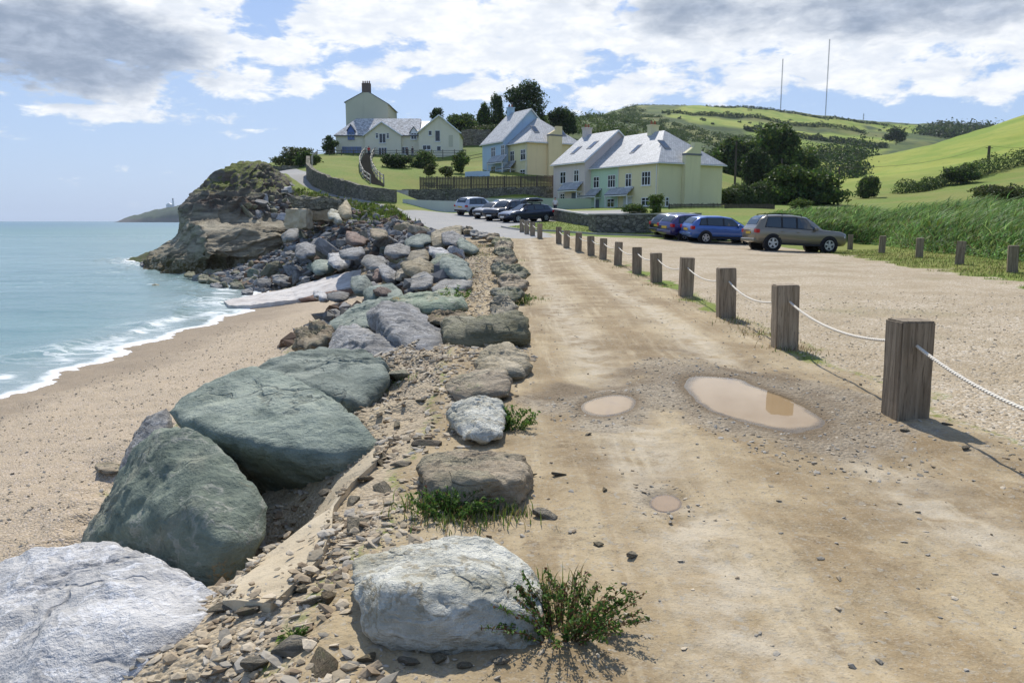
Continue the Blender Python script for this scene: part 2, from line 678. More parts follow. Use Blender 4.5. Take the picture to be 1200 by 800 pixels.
def height(x, y, detail=True):
    """height of the ground at arrays x, y"""
    x = np.asarray(x, float)
    y = np.asarray(y, float)
    zl = land(x, y)
    s = coast_s(x, y)
    bw = bank_width(y)
    zt = toe_z(y)
    t = np.clip(s / bw, 0, 1)
    f = np.interp(t, [0, .12, .3, .6, .85, 1], [0, .05, .2, .64, .93, 1])
    z = zl + (zt - zl) * f
    out = np.clip(s - bw, 0, None)
    slope = np.interp(y, [0, 45, 60, 100], [.145, .12, .1, .16])
    z = z - np.minimum(out * slope, 5.0)
    if detail:
        def part(m, fn):
            r_ = np.zeros(len(x))
            k = np.nonzero(m > 1e-3)[0]
            if len(k):
                r_[k] = fn(x[k], y[k]) * m[k]
            return r_
        bank = sstep(-.3, .5, s) * sstep(1.25, .9, s / bw) * (y < 130)
        bank = bank * (1 - .9 * np.exp(-((x + 1.15) / .55) ** 4) * sstep(2.8, 3.3, y) * sstep(6.8, 6.0, y))      # smooth under the concrete
        z = z + part(bank, lambda a, b: fbm2(a, b, 1.1, 4, .55, 1) * .14 + fbm2(a, b, 5, 2, .5, 9) * .035) * np.where(y < 50, 1, 2.2)
        z = z - .6 * np.exp(-((x + 1.75) / .42) ** 2 - ((y - 5.0) / .75) ** 2)          # hollow under the boulders
        trk = sstep(.2, -.4, s) * sstep(55, 35, y) * sstep(26, 20, np.abs(x)) * (y > -3)
        cx = np.interp(y, [0, 10, 45], [1.75, 1.75, 1.9])
        rut = np.exp(-((x - cx + .85) / .26) ** 2) + np.exp(-((x - cx - .75) / .28) ** 2)
        z = z - part(trk * rut, lambda a, b: .028 * (0.6 + fbm2(a, b, .5, 2, .5, 4)))
        z = z + part(trk, lambda a, b: fbm2(a, b, .8, 3, .5, 2) * .03)
        z = z + part(trk * (y < 25), lambda a, b: fbm2(a, b, 4.5, 3, .6, 3) * .011 + fbm2(a, b, 17, 2, .6, 6) * .0045)
        for i, p in enumerate(PUDDLES):
            u = puddle_u(x, y, p)
            k = np.nonzero(u < 3.5)[0]
            if len(k):
                uu = u[k] + fbm2(x[k], y[k], 1.7, 2, .4, 20 + i) * .17
                z[k] = np.where(uu < 2.2, z[k] * sstep(.9, 2.0, uu) + (-.030 * sstep(1.25, .55, uu)), z[k])
        be = sstep(.85, 1.1, s / bw) * (s < 30) * np.clip(1.4 - y / 60, 0, 1)
        z = z + part(be, lambda a, b: fbm2(a, b, .35, 2, .5, 7) * .10 + fbm2(a, b, 2.2, 3, .55, 8) * .035)
        rough = sstep(60, 160, y) * sstep(2, -4, s)
        z = z + part(rough, lambda a, b: fbm2(a, b, .02, 4, .5, 11) * np.clip(b / 260, 0, 3.0) + fbm2(a, b, .12, 3, .5, 12) * .25)
    return z


def hz(x, y):
    return float(height(np.array([float(x)]), np.array([float(y)]))[0])


def hit(px, py, d0=2.0, d1=1500.0):
    """where the line of sight through a picture point meets the ground"""
    a, b = ray(px, py)
    d = np.geomspace(d0, d1, 1500)
    g = height(a * d, d, False) - (EYE + b * d)
    k = np.argmax(g > 0)
    dd = d[k]
    return Vector((a * dd, dd, hz(a * dd, dd)))

# ------------------------------------------------------------------ ground zones (places, from the photograph)
def gpoly(pts):
    return np.array([tuple(hit(*p)[:2]) for p in pts])


_isl = gpoly([(588, 266.5), (616, 270.5), (652, 271.5), (700, 275), (760, 277), (880, 278), (900, 262), (840, 262), (760, 263), (700, 262), (640, 259.5)])
_road = np.array([(-60, -30), (3.25, -30), (3.25, 2), (3.45, 10), (3.75, 16), (4.0, 26), (4.1, 38), (4.1, 45.5), (2.6, 49), (-30, 49)])
_tar = np.array([(-40, 46.5), (-1, 45.0), (0.8, 43.2), (2.6, 45.5), (2.0, 49), (.6, 56), tuple(hit(588, 267)[:2]), tuple(hit(640, 260)[:2]), (12, 76), (14, 86), (-2.5, 86.5),
                 tuple(hit(472, 247)[:2]), (-30, 80)])
_lane = np.array([tuple(hit(*p)[:2]) for p in [(475, 248), (455, 240.5), (425, 233), (400, 225.5), (382, 217.5), (370, 211.5), (364, 207), (360, 202.2), (345, 199.8), (326, 199.6)]] +
                 [tuple(hit(*p)[:2]) for p in [(322, 203), (340, 208.5), (352, 216), (376, 227), (405, 234.5), (440, 242.5), (468, 250), (500, 258)]])
_park = gpoly([(1420, 470), (1420, 372), (1300, 350), (1200, 334), (1120, 320), (1050, 310), (985, 299), (930, 292), (880, 284), (760, 279.5), (700, 277.5), (652, 275), (640, 284)])
_park = np.concatenate([_park, [(4.0, 26), (3.75, 16), (3.45, 10), (3.25, 2), (3.25, -30), (30, -30)]])
_lawns = [gpoly([(398, 198), (450, 187), (540, 186), (560, 200), (520, 214), (468, 214), (420, 207), (392, 201)])]


def seg_field(pts, d):
    return np.array([tuple(P(px, py, d)[:2]) for px, py in pts])


# pasture (bright) on the far hill and scrub between, in plan
FIELDS = [
    np.array([P(812, 127, 930)[:2], P(905, 132, 940)[:2], P(960, 138, 950)[:2], P(1010, 143, 965)[:2], P(1010, 152, 800)[:2], P(930, 147, 800)[:2], P(860, 141, 800)[:2], P(770, 137, 800)[:2]]),
    np.array([P(770, 139, 770)[:2], P(860, 144, 770)[:2], P(945, 151, 750)[:2], P(1040, 158, 760)[:2], P(1050, 163, 700)[:2], P(960, 158, 690)[:2], P(880, 155, 690)[:2], P(800, 149, 690)[:2]]),
    np.array([P(880, 158, 660)[:2], P(960, 160, 655)[:2], P(1045, 166, 660)[:2], P(1030, 178, 560)[:2], P(960, 176, 560)[:2], P(900, 170, 590)[:2]]),
    np.array([P(1020, 146, 980)[:2], P(1080, 148, 1000)[:2], P(1075, 156, 850)[:2], P(1030, 152, 850)[:2]]),
]


def zones(x, y):
    """how much of each surface: arrays A (track, car park, tarmac, grass), B (beach, bank, puddle rim, scrub)"""
    n = len(x)
    s = coast_s(x, y)
    bw = bank_width(y)
    wob = np.where(y < 70, fbm2(x, y, .6, 3, .5, 31), 0)
    A = np.zeros((n, 4), np.float32)
    B = np.zeros((n, 4), np.float32)
    near = y < 90
    k = np.nonzero(near)[0]
    kx, ky, kw = x[k], y[k], wob[k]
    beach = sstep(.8, 1.02, s / bw + wob * .12) * (y < 110)
    bank = sstep(-.15, .35, s + wob * .35) * (1 - beach) * (y < 150)
    A[:, 0][k] = sstep(-.5, .4, poly_sd(kx, ky, _road) + kw * .7)
    A[:, 1][k] = sstep(-.5, .5, poly_sd(kx, ky, _park) + kw * .9)
    ll = np.nonzero(y < 140)[0]
    tar = np.zeros(n)
    tar[ll] = np.maximum(sstep(-.6, .5, poly_sd(x[ll], y[ll], _tar) + wob[ll] * .8), sstep(-.35, .35, poly_sd(x[ll], y[ll], _lane)))
    isl = np.zeros(n)
    isl[k] = sstep(-.15, .15, poly_sd(kx, ky, _isl))
    tar = tar * (1 - isl)
    A[:, 2] = tar
    A[:, 0] *= (1 - tar) * (1 - isl)
    A[:, 1] *= (1 - tar) * (1 - isl) * (1 - A[:, 0])
    A[:, 3] = np.clip(1 - A[:, 0] - A[:, 1] - A[:, 2], 0, 1) * (1 - bank) * (1 - beach)
    for q in (0, 1, 2):
        A[:, q] *= (1 - bank) * (1 - beach)
    B[:, 0] = beach
    B[:, 1] = bank
    nr_ = np.nonzero((y > 2) & (y < 14) & (np.abs(x - 1.5) < 4))[0]
    rw = np.zeros(n)
    rw[nr_] = fbm2(x[nr_], y[nr_], .9, 4, .55, 61)
    for gi, p in enumerate(PUDDLES):
        B[:, 2] = np.maximum(B[:, 2], sstep(2.3, .8, puddle_u(x, y, p, .10) + rw * 1.1) * (1, .9, .45)[gi])
    band = np.exp(-(((y - 6.9) - (x - 1.4) * -.5) / .55) ** 2) * sstep(-.2, .6, x) * sstep(3.4, 2.6, x)
    B[:, 2] = np.maximum(B[:, 2], np.clip(band * .5 + rw * .35, 0, 1) * (band > .08))
    f = np.nonzero(y > 130)[0]
    scrub = np.zeros(n)
    sc = np.ones(len(f))
    fx, fy = x[f], y[f]
    wv = fbm2(fx, fy, .012, 3, .5, 41) * 14
    for F in FIELDS:
        sc = np.minimum(sc, 1 - sstep(-6, 6, poly_sd(fx, fy, F) + wv))
    spur = sstep(.22, .26, fx / fy) * sstep(430, 370, fy)          # smooth pasture of the near spur
    sc = sc * (1 - spur)
    scrub[f] = sc * sstep(135, 175, fy)
    B[:, 3] = scrub
    return A, B


# ------------------------------------------------------------------ ground material
def ground_material():
    t = material('ground')
    p = t.pos()
    za = t.attr('zone_a', 'Color')
    zb = t.attr('zone_b', 'Color')
    na = t.node('ShaderNodeSeparateColor')
    t.put(na.inputs[0], za)
    nb = t.node('ShaderNodeSeparateColor')
    t.put(nb.inputs[0], zb)
    track, park, tar = na.outputs[0], na.outputs[1], na.outputs[2]
    beach, bank, rim = nb.outputs[0], nb.outputs[1], nb.outputs[2]
    scrub = t.attr('zone_b', 'Alpha')
    px_, py_, pz_ = t.sep(p)
    n1 = t.noise(p, .55, 4, .55)
    n2 = t.noise(p, 3.2, 6, .62)
    n3 = t.noise(p, 16, 5, .65)
    n4 = t.noise(p, 70, 3, .6)
    peb = t.voro(p, 34, 'F1', 'Distance')
    pebc = t.voro(p, 34, 'F1', 'Color')
    peb2 = t.voro(p, 85, 'F1', 'Color')
    pv = t.sep(pebc)[0]
    pv2 = t.sep(peb2)[0]
    # compacted dirt, streaked along the way the wheels go
    stre = t.noise(t.map(p, (2.2, .16, 1)), 1.2, 4, .6)
    stre2 = t.noise(t.map(p, (6, .35, 1)), 1.3, 4, .6)
    dirt = t.mix(t.ramp(stre, .32, .68), (.31, .228, .126), (.435, .348, .215))
    dirt = t.mix(t.ramp(n1, .40, .66), dirt, (.23, .166, .09))
    dirt = t.mix(t.ramp(stre2, .50, .72, 0, .6), dirt, (.52, .43, .285))
    dirt = t.mix(t.ramp(n2, .52, .72, 0, .55), dirt, (.47, .375, .23))
    dirt = t.mix(t.ramp(n3, .52, .75, 0, .55), dirt, (.20, .15, .085))
    dirt = t.mix(t.math('MULTIPLY', t.ramp(pv2, .90, .97), t.ramp(n2, .46, .66, 0, .7)), dirt, (.47, .43, .35))
    dirt = t.mix(t.math('MULTIPLY', t.ramp(pv2, .86, .95), t.ramp(n3, .4, .6, .1, .8)), dirt, (.16, .13, .09))
    # wheel tracks worn pale, brown and damp between them
    def band(c_, w_):
        d_ = t.math('DIVIDE', t.math('SUBTRACT', t.math('ADD', px_, t.math('MULTIPLY', t.math('SUBTRACT', n1, .5), .5)), c_), w_)
        return t.math('EXPONENT', t.math('MULTIPLY', t.math('MULTIPLY', d_, d_), -1.0))
    ruts = t.math('MULTIPLY', t.math('ADD', band(.92, .27), band(2.45, .25)), t.ramp(n2, .34, .6))
    mid = t.math('MULTIPLY', t.math('ADD', band(1.68, .34), t.math('MULTIPLY', band(3.0, .22), .7)), t.ramp(t.noise(p, 1.1, 5, .62), .36, .58))
    dirt = t.mix(t.math('MULTIPLY', mid, .62), dirt, (.235, .165, .085))
    dirt = t.mix(t.math('MULTIPLY', ruts, .72), dirt, (.52, .45, .335))
    blot = t.math('MULTIPLY', t.ramp(t.noise(p, 2.1, 6, .68, .4), .56, .66), t.ramp(n3, .38, .58))
    dirt = t.mix(t.math('MULTIPLY', blot, .6), dirt, (.15, .105, .06))
    grain = t.math('MULTIPLY', t.ramp(pv2, .55, .9), t.ramp(n4, .42, .6))
    dirt = t.mix(t.math('MULTIPLY', grain, .38), dirt, (.50, .44, .34))
    dirt = t.mix(t.math('MULTIPLY', t.ramp(n4, .54, .68), .42), dirt, (.17, .125, .075))
    dirt = t.mix(t.math('MULTIPLY', t.ramp(pv, .88, .93), t.ramp(n3, .44, .6, 0, .55)), dirt, (.36, .33, .27))
    # rolled grey gravel thrown out round the puddles
    grav = t.mix(pv2, (.19, .155, .11), (.43, .37, .28))
    grav = t.mix(t.ramp(pv, .7, .9, 0, .6), grav, (.13, .115, .095))
    rimm = t.math('MULTIPLY', rim, t.ramp(t.math('ADD', t.math('ADD', t.math('MULTIPLY', n2, .9), t.math('MULTIPLY', n3, .4)), t.math('MULTIPLY', rim, .7)), .88, 1.12))
    dirt = t.mix(t.math('MULTIPLY', rimm, .85), dirt, grav)
    # car park gravel, pinkish buff
    gp = t.mix(pv2, (.29, .22, .135), (.53, .44, .31))
    gp = t.mix(t.ramp(pv, .6, .95, 0, .8), gp, (.62, .55, .44))
    gp = t.mix(t.ramp(n1, .38, .65, 0, .55), gp, (.33, .255, .155))
    gp = t.mix(t.ramp(n2, .5, .8, 0, .45), gp, (.25, .21, .13))
    thin = t.ramp(t.noise(p, .22, 5, .6), .56, .70, 0, .38)
    gp = t.mix(t.math('MULTIPLY', thin, t.ramp(n3, .4, .6)), gp, (.17, .19, .055))
    # tarmac, dusty and pale
    ta = t.mix(n2, (.27, .265, .25), (.36, .35, .33))
    ta = t.mix(t.ramp(n1, .4, .7, 0, .5), ta, (.40, .375, .33))
    # shingle
    sh = t.mix(pv2, (.34, .262, .172), (.55, .455, .33))
    sh = t.mix(t.ramp(pv, .75, .95, 0, .75), sh, (.58, .49, .40))
    sh = t.mix(t.ramp(pv2, .88, .96, 0, .8), sh, (.14, .11, .09))
    sh = t.mix(t.ramp(n2, .42, .7, 0, .5), sh, (.42, .335, .225))
    wetb = t.ramp(pz_, -2.62, -2.3, 1, 0)
    sh = t.mix(t.math('MULTIPLY', wetb, .5), sh, (.20, .155, .11))
    # stony bank
    bk = t.mix(pv2, (.27, .21, .135), (.48, .40, .285))
    bk = t.mix(t.ramp(n2, .40, .66), bk, (.42, .34, .225))
    bk = t.mix(t.ramp(n3, .5, .72, 0, .6), bk, (.20, .155, .10))
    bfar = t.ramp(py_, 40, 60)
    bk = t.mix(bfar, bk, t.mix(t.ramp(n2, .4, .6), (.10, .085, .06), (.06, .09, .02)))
    # grass
    gn = t.noise(p, .09, 5, .6)
    gr = t.mix(t.ramp(n2, .35, .7), (.115, .175, .024), (.19, .235, .042))
    gr = t.mix(t.ramp(gn, .40, .62, 0, .6), gr, (.23, .21, .055))
    gr = t.mix(t.ramp(n3, .5, .7, 0, .55), gr, (.075, .115, .018))
    far = t.ramp(py_, 150, 240)
    past = t.mix(t.ramp(t.noise(t.map(p, (1, .35, 2)), .05, 5, .62), .38, .62), (.175, .245, .027), (.275, .30, .05))
    past = t.mix(t.ramp(t.noise(p, .35, 4, .7), .52, .74, 0, .5), past, (.10, .145, .02))
    gr = t.mix(far, gr, past)
    sc = t.mix(t.ramp(t.noise(p, .03, 6, .65), .38, .62), (.035, .065, .016), (.10, .135, .03))
    sc = t.mix(t.ramp(t.noise(p, .012, 4, .6), .50, .66, 0, .75), sc, (.19, .19, .05))
    gr = t.mix(scrub, gr, sc)
    col = gr
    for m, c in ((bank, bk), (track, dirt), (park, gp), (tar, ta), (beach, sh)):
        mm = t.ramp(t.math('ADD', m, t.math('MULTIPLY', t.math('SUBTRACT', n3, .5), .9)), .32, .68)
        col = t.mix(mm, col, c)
    wet = t.math('MULTIPLY', rim, t.ramp(pz_, -.016, .010, 1, 0))
    col = t.mix(t.math('MULTIPLY', wet, .8), col, (.14, .098, .055))
    h = t.math('ADD', t.math('MULTIPLY', n3, .5), t.math('MULTIPLY', n4, .18))
    stony = t.math('MAXIMUM', t.math('MAXIMUM', beach, park), t.math('MAXIMUM', bank, rimm))
    h = t.math('ADD', h, t.math('MULTIPLY', t.math('SUBTRACT', .5, peb), t.math('MULTIPLY', stony, .8)))
    setp(t, col, .93, .15, normal=t.bump(h, .75, .03))
    return t.m


M_GROUND = ground_material()


def build_ground():
    fine = np.arange(-38, 38.01, .135)
    ang = np.radians(np.concatenate([np.arange(-180, -38, 4.0), fine, np.arange(38.5, 176.1, 4.0)]))
    ang = np.concatenate([ang, [PI]])
    rr = [7.5]
    while rr[-1] < 5200:
        r = rr[-1]
        q = .0035 if r < 17 else .006 if r < 70 else .009 if r < 320 else .018
        rr.append(r * (1 + q))
    inner = np.array([.05, 2, 4, 6])
    rr = np.concatenate([inner, rr])
    nr, na = len(rr), len(ang)
    X = (rr[:, None] * np.sin(ang)[None]).ravel()
    Y = (rr[:, None] * np.cos(ang)[None]).ravel() - 6.0
    Z = height(X, Y)
    far = np.hypot(X, Y) > 2600
    A, B = zones(X, Y)
    i = np.arange(nr - 1)[:, None] * na + np.arange(na - 1)[None]
    i = i.ravel()
    F = np.stack([i, i + na, i + na + 1, i + 1], 1)[:, ::-1]
    V = np.stack([X, Y, Z], 1)
    fa = A[F].mean(1)
    fb = B[F].mean(1)
    cy = Y[F].mean(1)
    cls = np.full(len(F), 6)                       # hillside / grass
    cls[cy > 145] = 7
    cls[fa[:, 0] > .5] = 0
    cls[fa[:, 1] > .5] = 1
    cls[fa[:, 2] > .5] = 2
    cls[(fa[:, 2] > .5) & (V[F, 0].mean(1) < -10.2) & (cy > 74)] = 3
    cls[fb[:, 1] > .5] = 4
    cls[fb[:, 0] > .5] = 5
    # sea bed far out is never seen: drop it
    deep = (Z[F].max(1) < -6.5) & (np.hypot(X[F].mean(1), cy) > 150)
    cls[deep] = 99
    names = {0: 'dirt_track', 1: 'gravel_ground', 2: 'tarmac_road', 3: 'lane', 4: 'stony_bank', 5: 'beach', 6: 'grass_ground', 7: 'hills'}
    for c, nm in names.items():
        ff = F[cls == c]
        if not len(ff):
            continue
        used, inv = np.unique(ff, return_inverse=True)
        me = mesh_np(nm, V[used], inv.reshape(ff.shape), M_GROUND, True)
        for an, arr in (('zone_a', A), ('zone_b', B)):
            at = me.color_attributes.new(an, 'FLOAT_COLOR', 'POINT')
            at.data.foreach_set('color', arr[used].astype(np.float32).ravel())
        tag(link(nm, me), kind='structure')


build_ground()


# ------------------------------------------------------------------ the sea
def sea_material():
    t = material('sea')
    p = t.pos()
    x, y, z = t.sep(p)
    sh = t.attr('shore', 'Fac')                      # metres out from the water's edge
    n1 = t.noise(t.map(p, (.5, 1, 1), (0, 0, .25)), .22, 5, .6)
    n2 = t.noise(t.map(p, (.35, 1, 1), (0, 0, .25)), 1.6, 5, .62)
    big = t.noise(t.map(p, (.2, 1, 1)), .02, 4, .55)
    col = t.mix(t.ramp(n1, .35, .65), (.09, .20, .20), (.13, .25, .24))
    col = t.mix(t.ramp(big, .4, .62, 0, .5), col, (.165, .28, .27))
    col = t.mix(t.ramp(y, 120, 900), col, (.075, .18, .235))
    # sand stirred up in the shallows
    col = t.mix(t.ramp(t.math('ADD', sh, t.math('MULTIPLY', n1, 4)), .5, 9, .6, 0), col, (.40, .42, .39))
    lace = t.voro(t.vmath('ADD', t.map(p, (.55, .9, 1)), t.vmath('SCALE', t.noise(p, .9, 4, .6, out=1), .9)), 1.25, 'DISTANCE_TO_EDGE')
    fine = t.noise(p, 4.5, 5, .7)
    lac = t.ramp(t.math('ADD', lace, t.math('MULTIPLY', fine, -.10)), -.01, .07, 1, 0)
    wob = t.math('MULTIPLY', t.math('SUBTRACT', t.noise(p, .18, 3, .5), .5), 3.2)
    shw = t.math('ADD', sh, wob)
    lip = t.math('MULTIPLY', t.ramp(sh, .15, .8, 1, 0), t.ramp(fine, .2, .45, .5, 1))
    swash = t.math('MULTIPLY', t.ramp(t.math('ABSOLUTE', t.math('SUBTRACT', shw, 1.7)), .05, .8, .8, 0), t.ramp(n2, .42, .66))
    back = t.math('MULTIPLY', t.math('MULTIPLY', lac, t.ramp(shw, .8, 5.0, .55, 0)), t.ramp(n1, .44, .62))
    fo = t.math('MAXIMUM', t.math('MAXIMUM', lip, swash), back)
    rk = t.attr('rocky', 'Fac')
    fo = t.math('MAXIMUM', fo, t.math('MULTIPLY', rk, t.ramp(t.math('ADD', n2, t.math('MULTIPLY', fine, .4)), .80, 1.0)))
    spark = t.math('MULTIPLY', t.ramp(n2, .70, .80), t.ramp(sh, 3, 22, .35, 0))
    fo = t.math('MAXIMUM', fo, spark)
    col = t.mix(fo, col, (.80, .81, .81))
    h = t.math('ADD', t.math('MULTIPLY', n2, .6), t.math('MULTIPLY', t.noise(t.map(p, (.5, 1, 1)), .55, 3, .6), 1.2))
    h = t.math('ADD', h, t.math('MULTIPLY', t.noise(p, 7, 3, .6), .1))
    h = t.math('ADD', h, t.math('MULTIPLY', fo, .12))
    rough = t.mixf(fo, t.ramp(y, 20, 400, .16, .34), .9)
    t.b.inputs['IOR'].default_value = 1.33
    setp(t, col, rough, .42, normal=t.bump(h, .55, .22))
    return t.m


def build_sea():
    M = sea_material()
    # a fan from beyond the beach to the horizon
    ang = np.radians(np.concatenate([np.arange(-120, -40, 3), np.arange(-40, 4, .16), np.arange(4, 20, 2)]))
    rr = np.geomspace(9, 30000, 620)
    X = (rr[:, None] * np.sin(ang)[None]).ravel()
    Y = (rr[:, None] * np.cos(ang)[None]).ravel()
    g = np.full(len(X), -9.0)
    k = np.nonzero(Y < 700)[0]
    g[k] = height(X[k], Y[k], True)
    s = coast_s(X, Y)
    depth = SEA_Z - g
    slope = .13
    shore = np.where(Y < 700, depth / slope, 1000)
    wave = np.zeros(len(X))
    kk = np.nonzero((Y < 160))[0]
    wave[kk] = fbm2(X[kk] * .5, Y[kk], .35, 3, .5, 51) * .07
    brk = np.exp(-((shore - 3.2 - fbm2(X, Y, .12, 2, .5, 52) * 3) / .55) ** 2) * (Y < 120)
    Z = SEA_Z + wave * sstep(0, 3, shore) + brk * .13
    rocky = sstep(50, 55, Y) * sstep(95, 80, Y) * sstep(6, 2.0, depth) * sstep(-40, -34, X) * (X < -8)
    na, nr = len(ang), len(rr)
    i = (np.arange(nr - 1)[:, None] * na + np.arange(na - 1)[None]).ravel()
    F = np.stack([i, i + na, i + na + 1, i + 1], 1)[:, ::-1]
    keep = (depth[F].max(1) > -.12) & (s[F].max(1) > 4)
    F = F[keep]
    used, inv = np.unique(F, return_inverse=True)
    me = mesh_np('sea', np.stack([X, Y, Z], 1)[used], inv.reshape(F.shape), M, True)
    for an, arr in (('shore', shore), ('rocky', rocky)):
        at = me.attributes.new(an, 'FLOAT', 'POINT')
        at.data.foreach_set('value', arr[used].astype(np.float32))
    tag(link('sea', me), kind='structure')


build_sea()


# ------------------------------------------------------------------ puddles
def build_puddles():
    t = material('puddle_water')
    p = t.pos()
    n = t.noise(p, 2.5, 3, .5)
    t.b.inputs['IOR'].default_value = 1.33
    setp(t, t.mix(n, (.33, .225, .115), (.385, .27, .15)), .015, .5, normal=t.bump(t.noise(p, 9, 2, .5), .02, .01))
    # muddy water: the bed shows through where it is only millimetres deep
    tr = t.node('ShaderNodeBsdfTransparent')
    gl = t.node('ShaderNodeBsdfGlossy')
    gl.inputs['Roughness'].default_value = .02
    fr = t.node('ShaderNodeFresnel')
    fr.inputs['IOR'].default_value = 1.33
    thin = t.node('ShaderNodeMixShader')
    t.l.new(fr.outputs[0], thin.inputs[0])
    t.l.new(tr.outputs[0], thin.inputs[1])
    t.l.new(gl.outputs[0], thin.inputs[2])
    mx = t.node('ShaderNodeMixShader')
    dep = t.math('ADD', t.attr('depth', 'Fac'), t.math('MULTIPLY', t.math('SUBTRACT', t.noise(p, 14, 4, .6), .5), .006))
    t.l.new(t.ramp(dep, .0005, .0095), mx.inputs[0])
    t.l.new(thin.outputs[0], mx.inputs[1])
    t.l.new(t.b.outputs[0], mx.inputs[2])
    t.l.new(mx.outputs[0], t.out.inputs['Surface'])
    for i, (cx, cy, hw, hl, an) in enumerate(PUDDLES):
        c, s = math.cos(an), math.sin(an)
        zp = -.0165 if i < 2 else -.021
        nr, na = 44, 96
        q, rr = np.meshgrid(np.linspace(0, 2 * PI, na, endpoint=False), np.linspace(.02, 1, nr))
        u, v = np.cos(q) * rr * hw * 1.45, np.sin(q) * rr * hl * 1.4
        X, Y = (cx + u * c + v * s).ravel(), (cy - u * s + v * c).ravel()
        V = np.stack([X, Y, np.full(len(X), zp)], 1)
        a = np.arange(nr - 1)[:, None] * na + np.arange(na)[None]
        b = np.arange(nr - 1)[:, None] * na + (np.arange(na)[None] + 1) % na
        F = np.stack([a, a + na, b + na, b], -1).reshape(-1, 4)
        me = mesh_np('puddle', V, [tuple(f) for f in F] + [tuple(range(na))], t.m, False)
        at = me.attributes.new('depth', 'FLOAT', 'POINT')
        at.data.foreach_set('value', (zp - height(X, Y)).astype(np.float32))
        tag(link('puddle', me), kind='structure')


build_puddles()

# ------------------------------------------------------------------ rock material
def rock_material(name, a, b, c=None, vein=None, lichen=None, bed=(0, 0, 0), scale=1.0, streak=5.0, bumpy=.9, vary=.12):
    t = material(name)
    o = t.obj()
    o = t.vmath('ADD', t.vmath('SCALE', o, scale), t.vmath('SCALE', t.comb(t.orand(), t.orand(), t.orand()), 37.0))
    st = t.map(o, (1, 1, streak), bed)
    n1 = t.noise(o, 1.1, 4, .6, .3)
    n2 = t.noise(st, 2.0, 8, .65, .25)
    n3 = t.noise(o, 9, 6, .68)
    n4 = t.noise(o, 34, 4, .65)
    col = t.mix(t.ramp(n2, .36, .64), a, b)
    if c:
        col = t.mix(t.ramp(n1, .47, .64, 0, .85), col, c)
    col = t.mix(t.ramp(n3, .5, .74, 0, .45), col, t.vmath('SCALE', col, .55))
    col = t.mix(t.ramp(n4, .48, .75, 0, .45), col, t.vmath('SCALE', col, 1.5))
    if vein:
        vn = t.noise(t.map(o, (1, 1, 2.2), (.5, .9, .3)), 1.7, 5, .6, .6)
        vv = t.ramp(t.math('ABSOLUTE', t.math('SUBTRACT', vn, .5)), .006, .026, 1, 0)
        vv = t.math('MULTIPLY', vv, t.ramp(n3, .35, .6))
        col = t.mix(t.math('MULTIPLY', vv, .8), col, vein)
    if lichen:
        li = t.math('MULTIPLY', t.ramp(t.noise(o, 1.6, 3, .5), .60, .68), t.ramp(n4, .45, .6))
        col = t.mix(t.math('MULTIPLY', li, .8), col, lichen)
    col = t.hsv(col, .5, t.mixf(t.orand(), 1 - vary, 1 + vary), t.mixf(t.math('FRACT', t.math('MULTIPLY', t.orand(), 7.3)), 1 - vary * 1.3, 1 + vary * 1.3))
    crack = t.voro(t.vmath('ADD', st, t.vmath('SCALE', t.noise(o, 2.2, 3, .5, out=1), .7)), 1.15, 'DISTANCE_TO_EDGE')
    ck = t.ramp(crack, .0, .028, 1, 0)
    col = t.mix(t.math('MULTIPLY', ck, t.ramp(n1, .50, .62, 0, .55)), col, t.vmath('SCALE', col, .35))
    fac = t.voro(t.vmath('ADD', o, t.vmath('SCALE', t.noise(o, 3, 3, .5, out=1), .3)), 2.3, 'F1', 'Distance')
    h = t.math('ADD', t.math('MULTIPLY', n2, 1.0), t.math('MULTIPLY', n3, .42))
    h = t.math('ADD', h, t.math('MULTIPLY', fac, .5))
    h = t.math('ADD', h, t.math('MULTIPLY', n4, .14))
    h = t.math('SUBTRACT', h, t.math('MULTIPLY', t.math('MULTIPLY', ck, t.ramp(n1, .46, .6)), .2))
    setp(t, col, .82, .25, normal=t.bump(h, bumpy, .13))
    return t.m


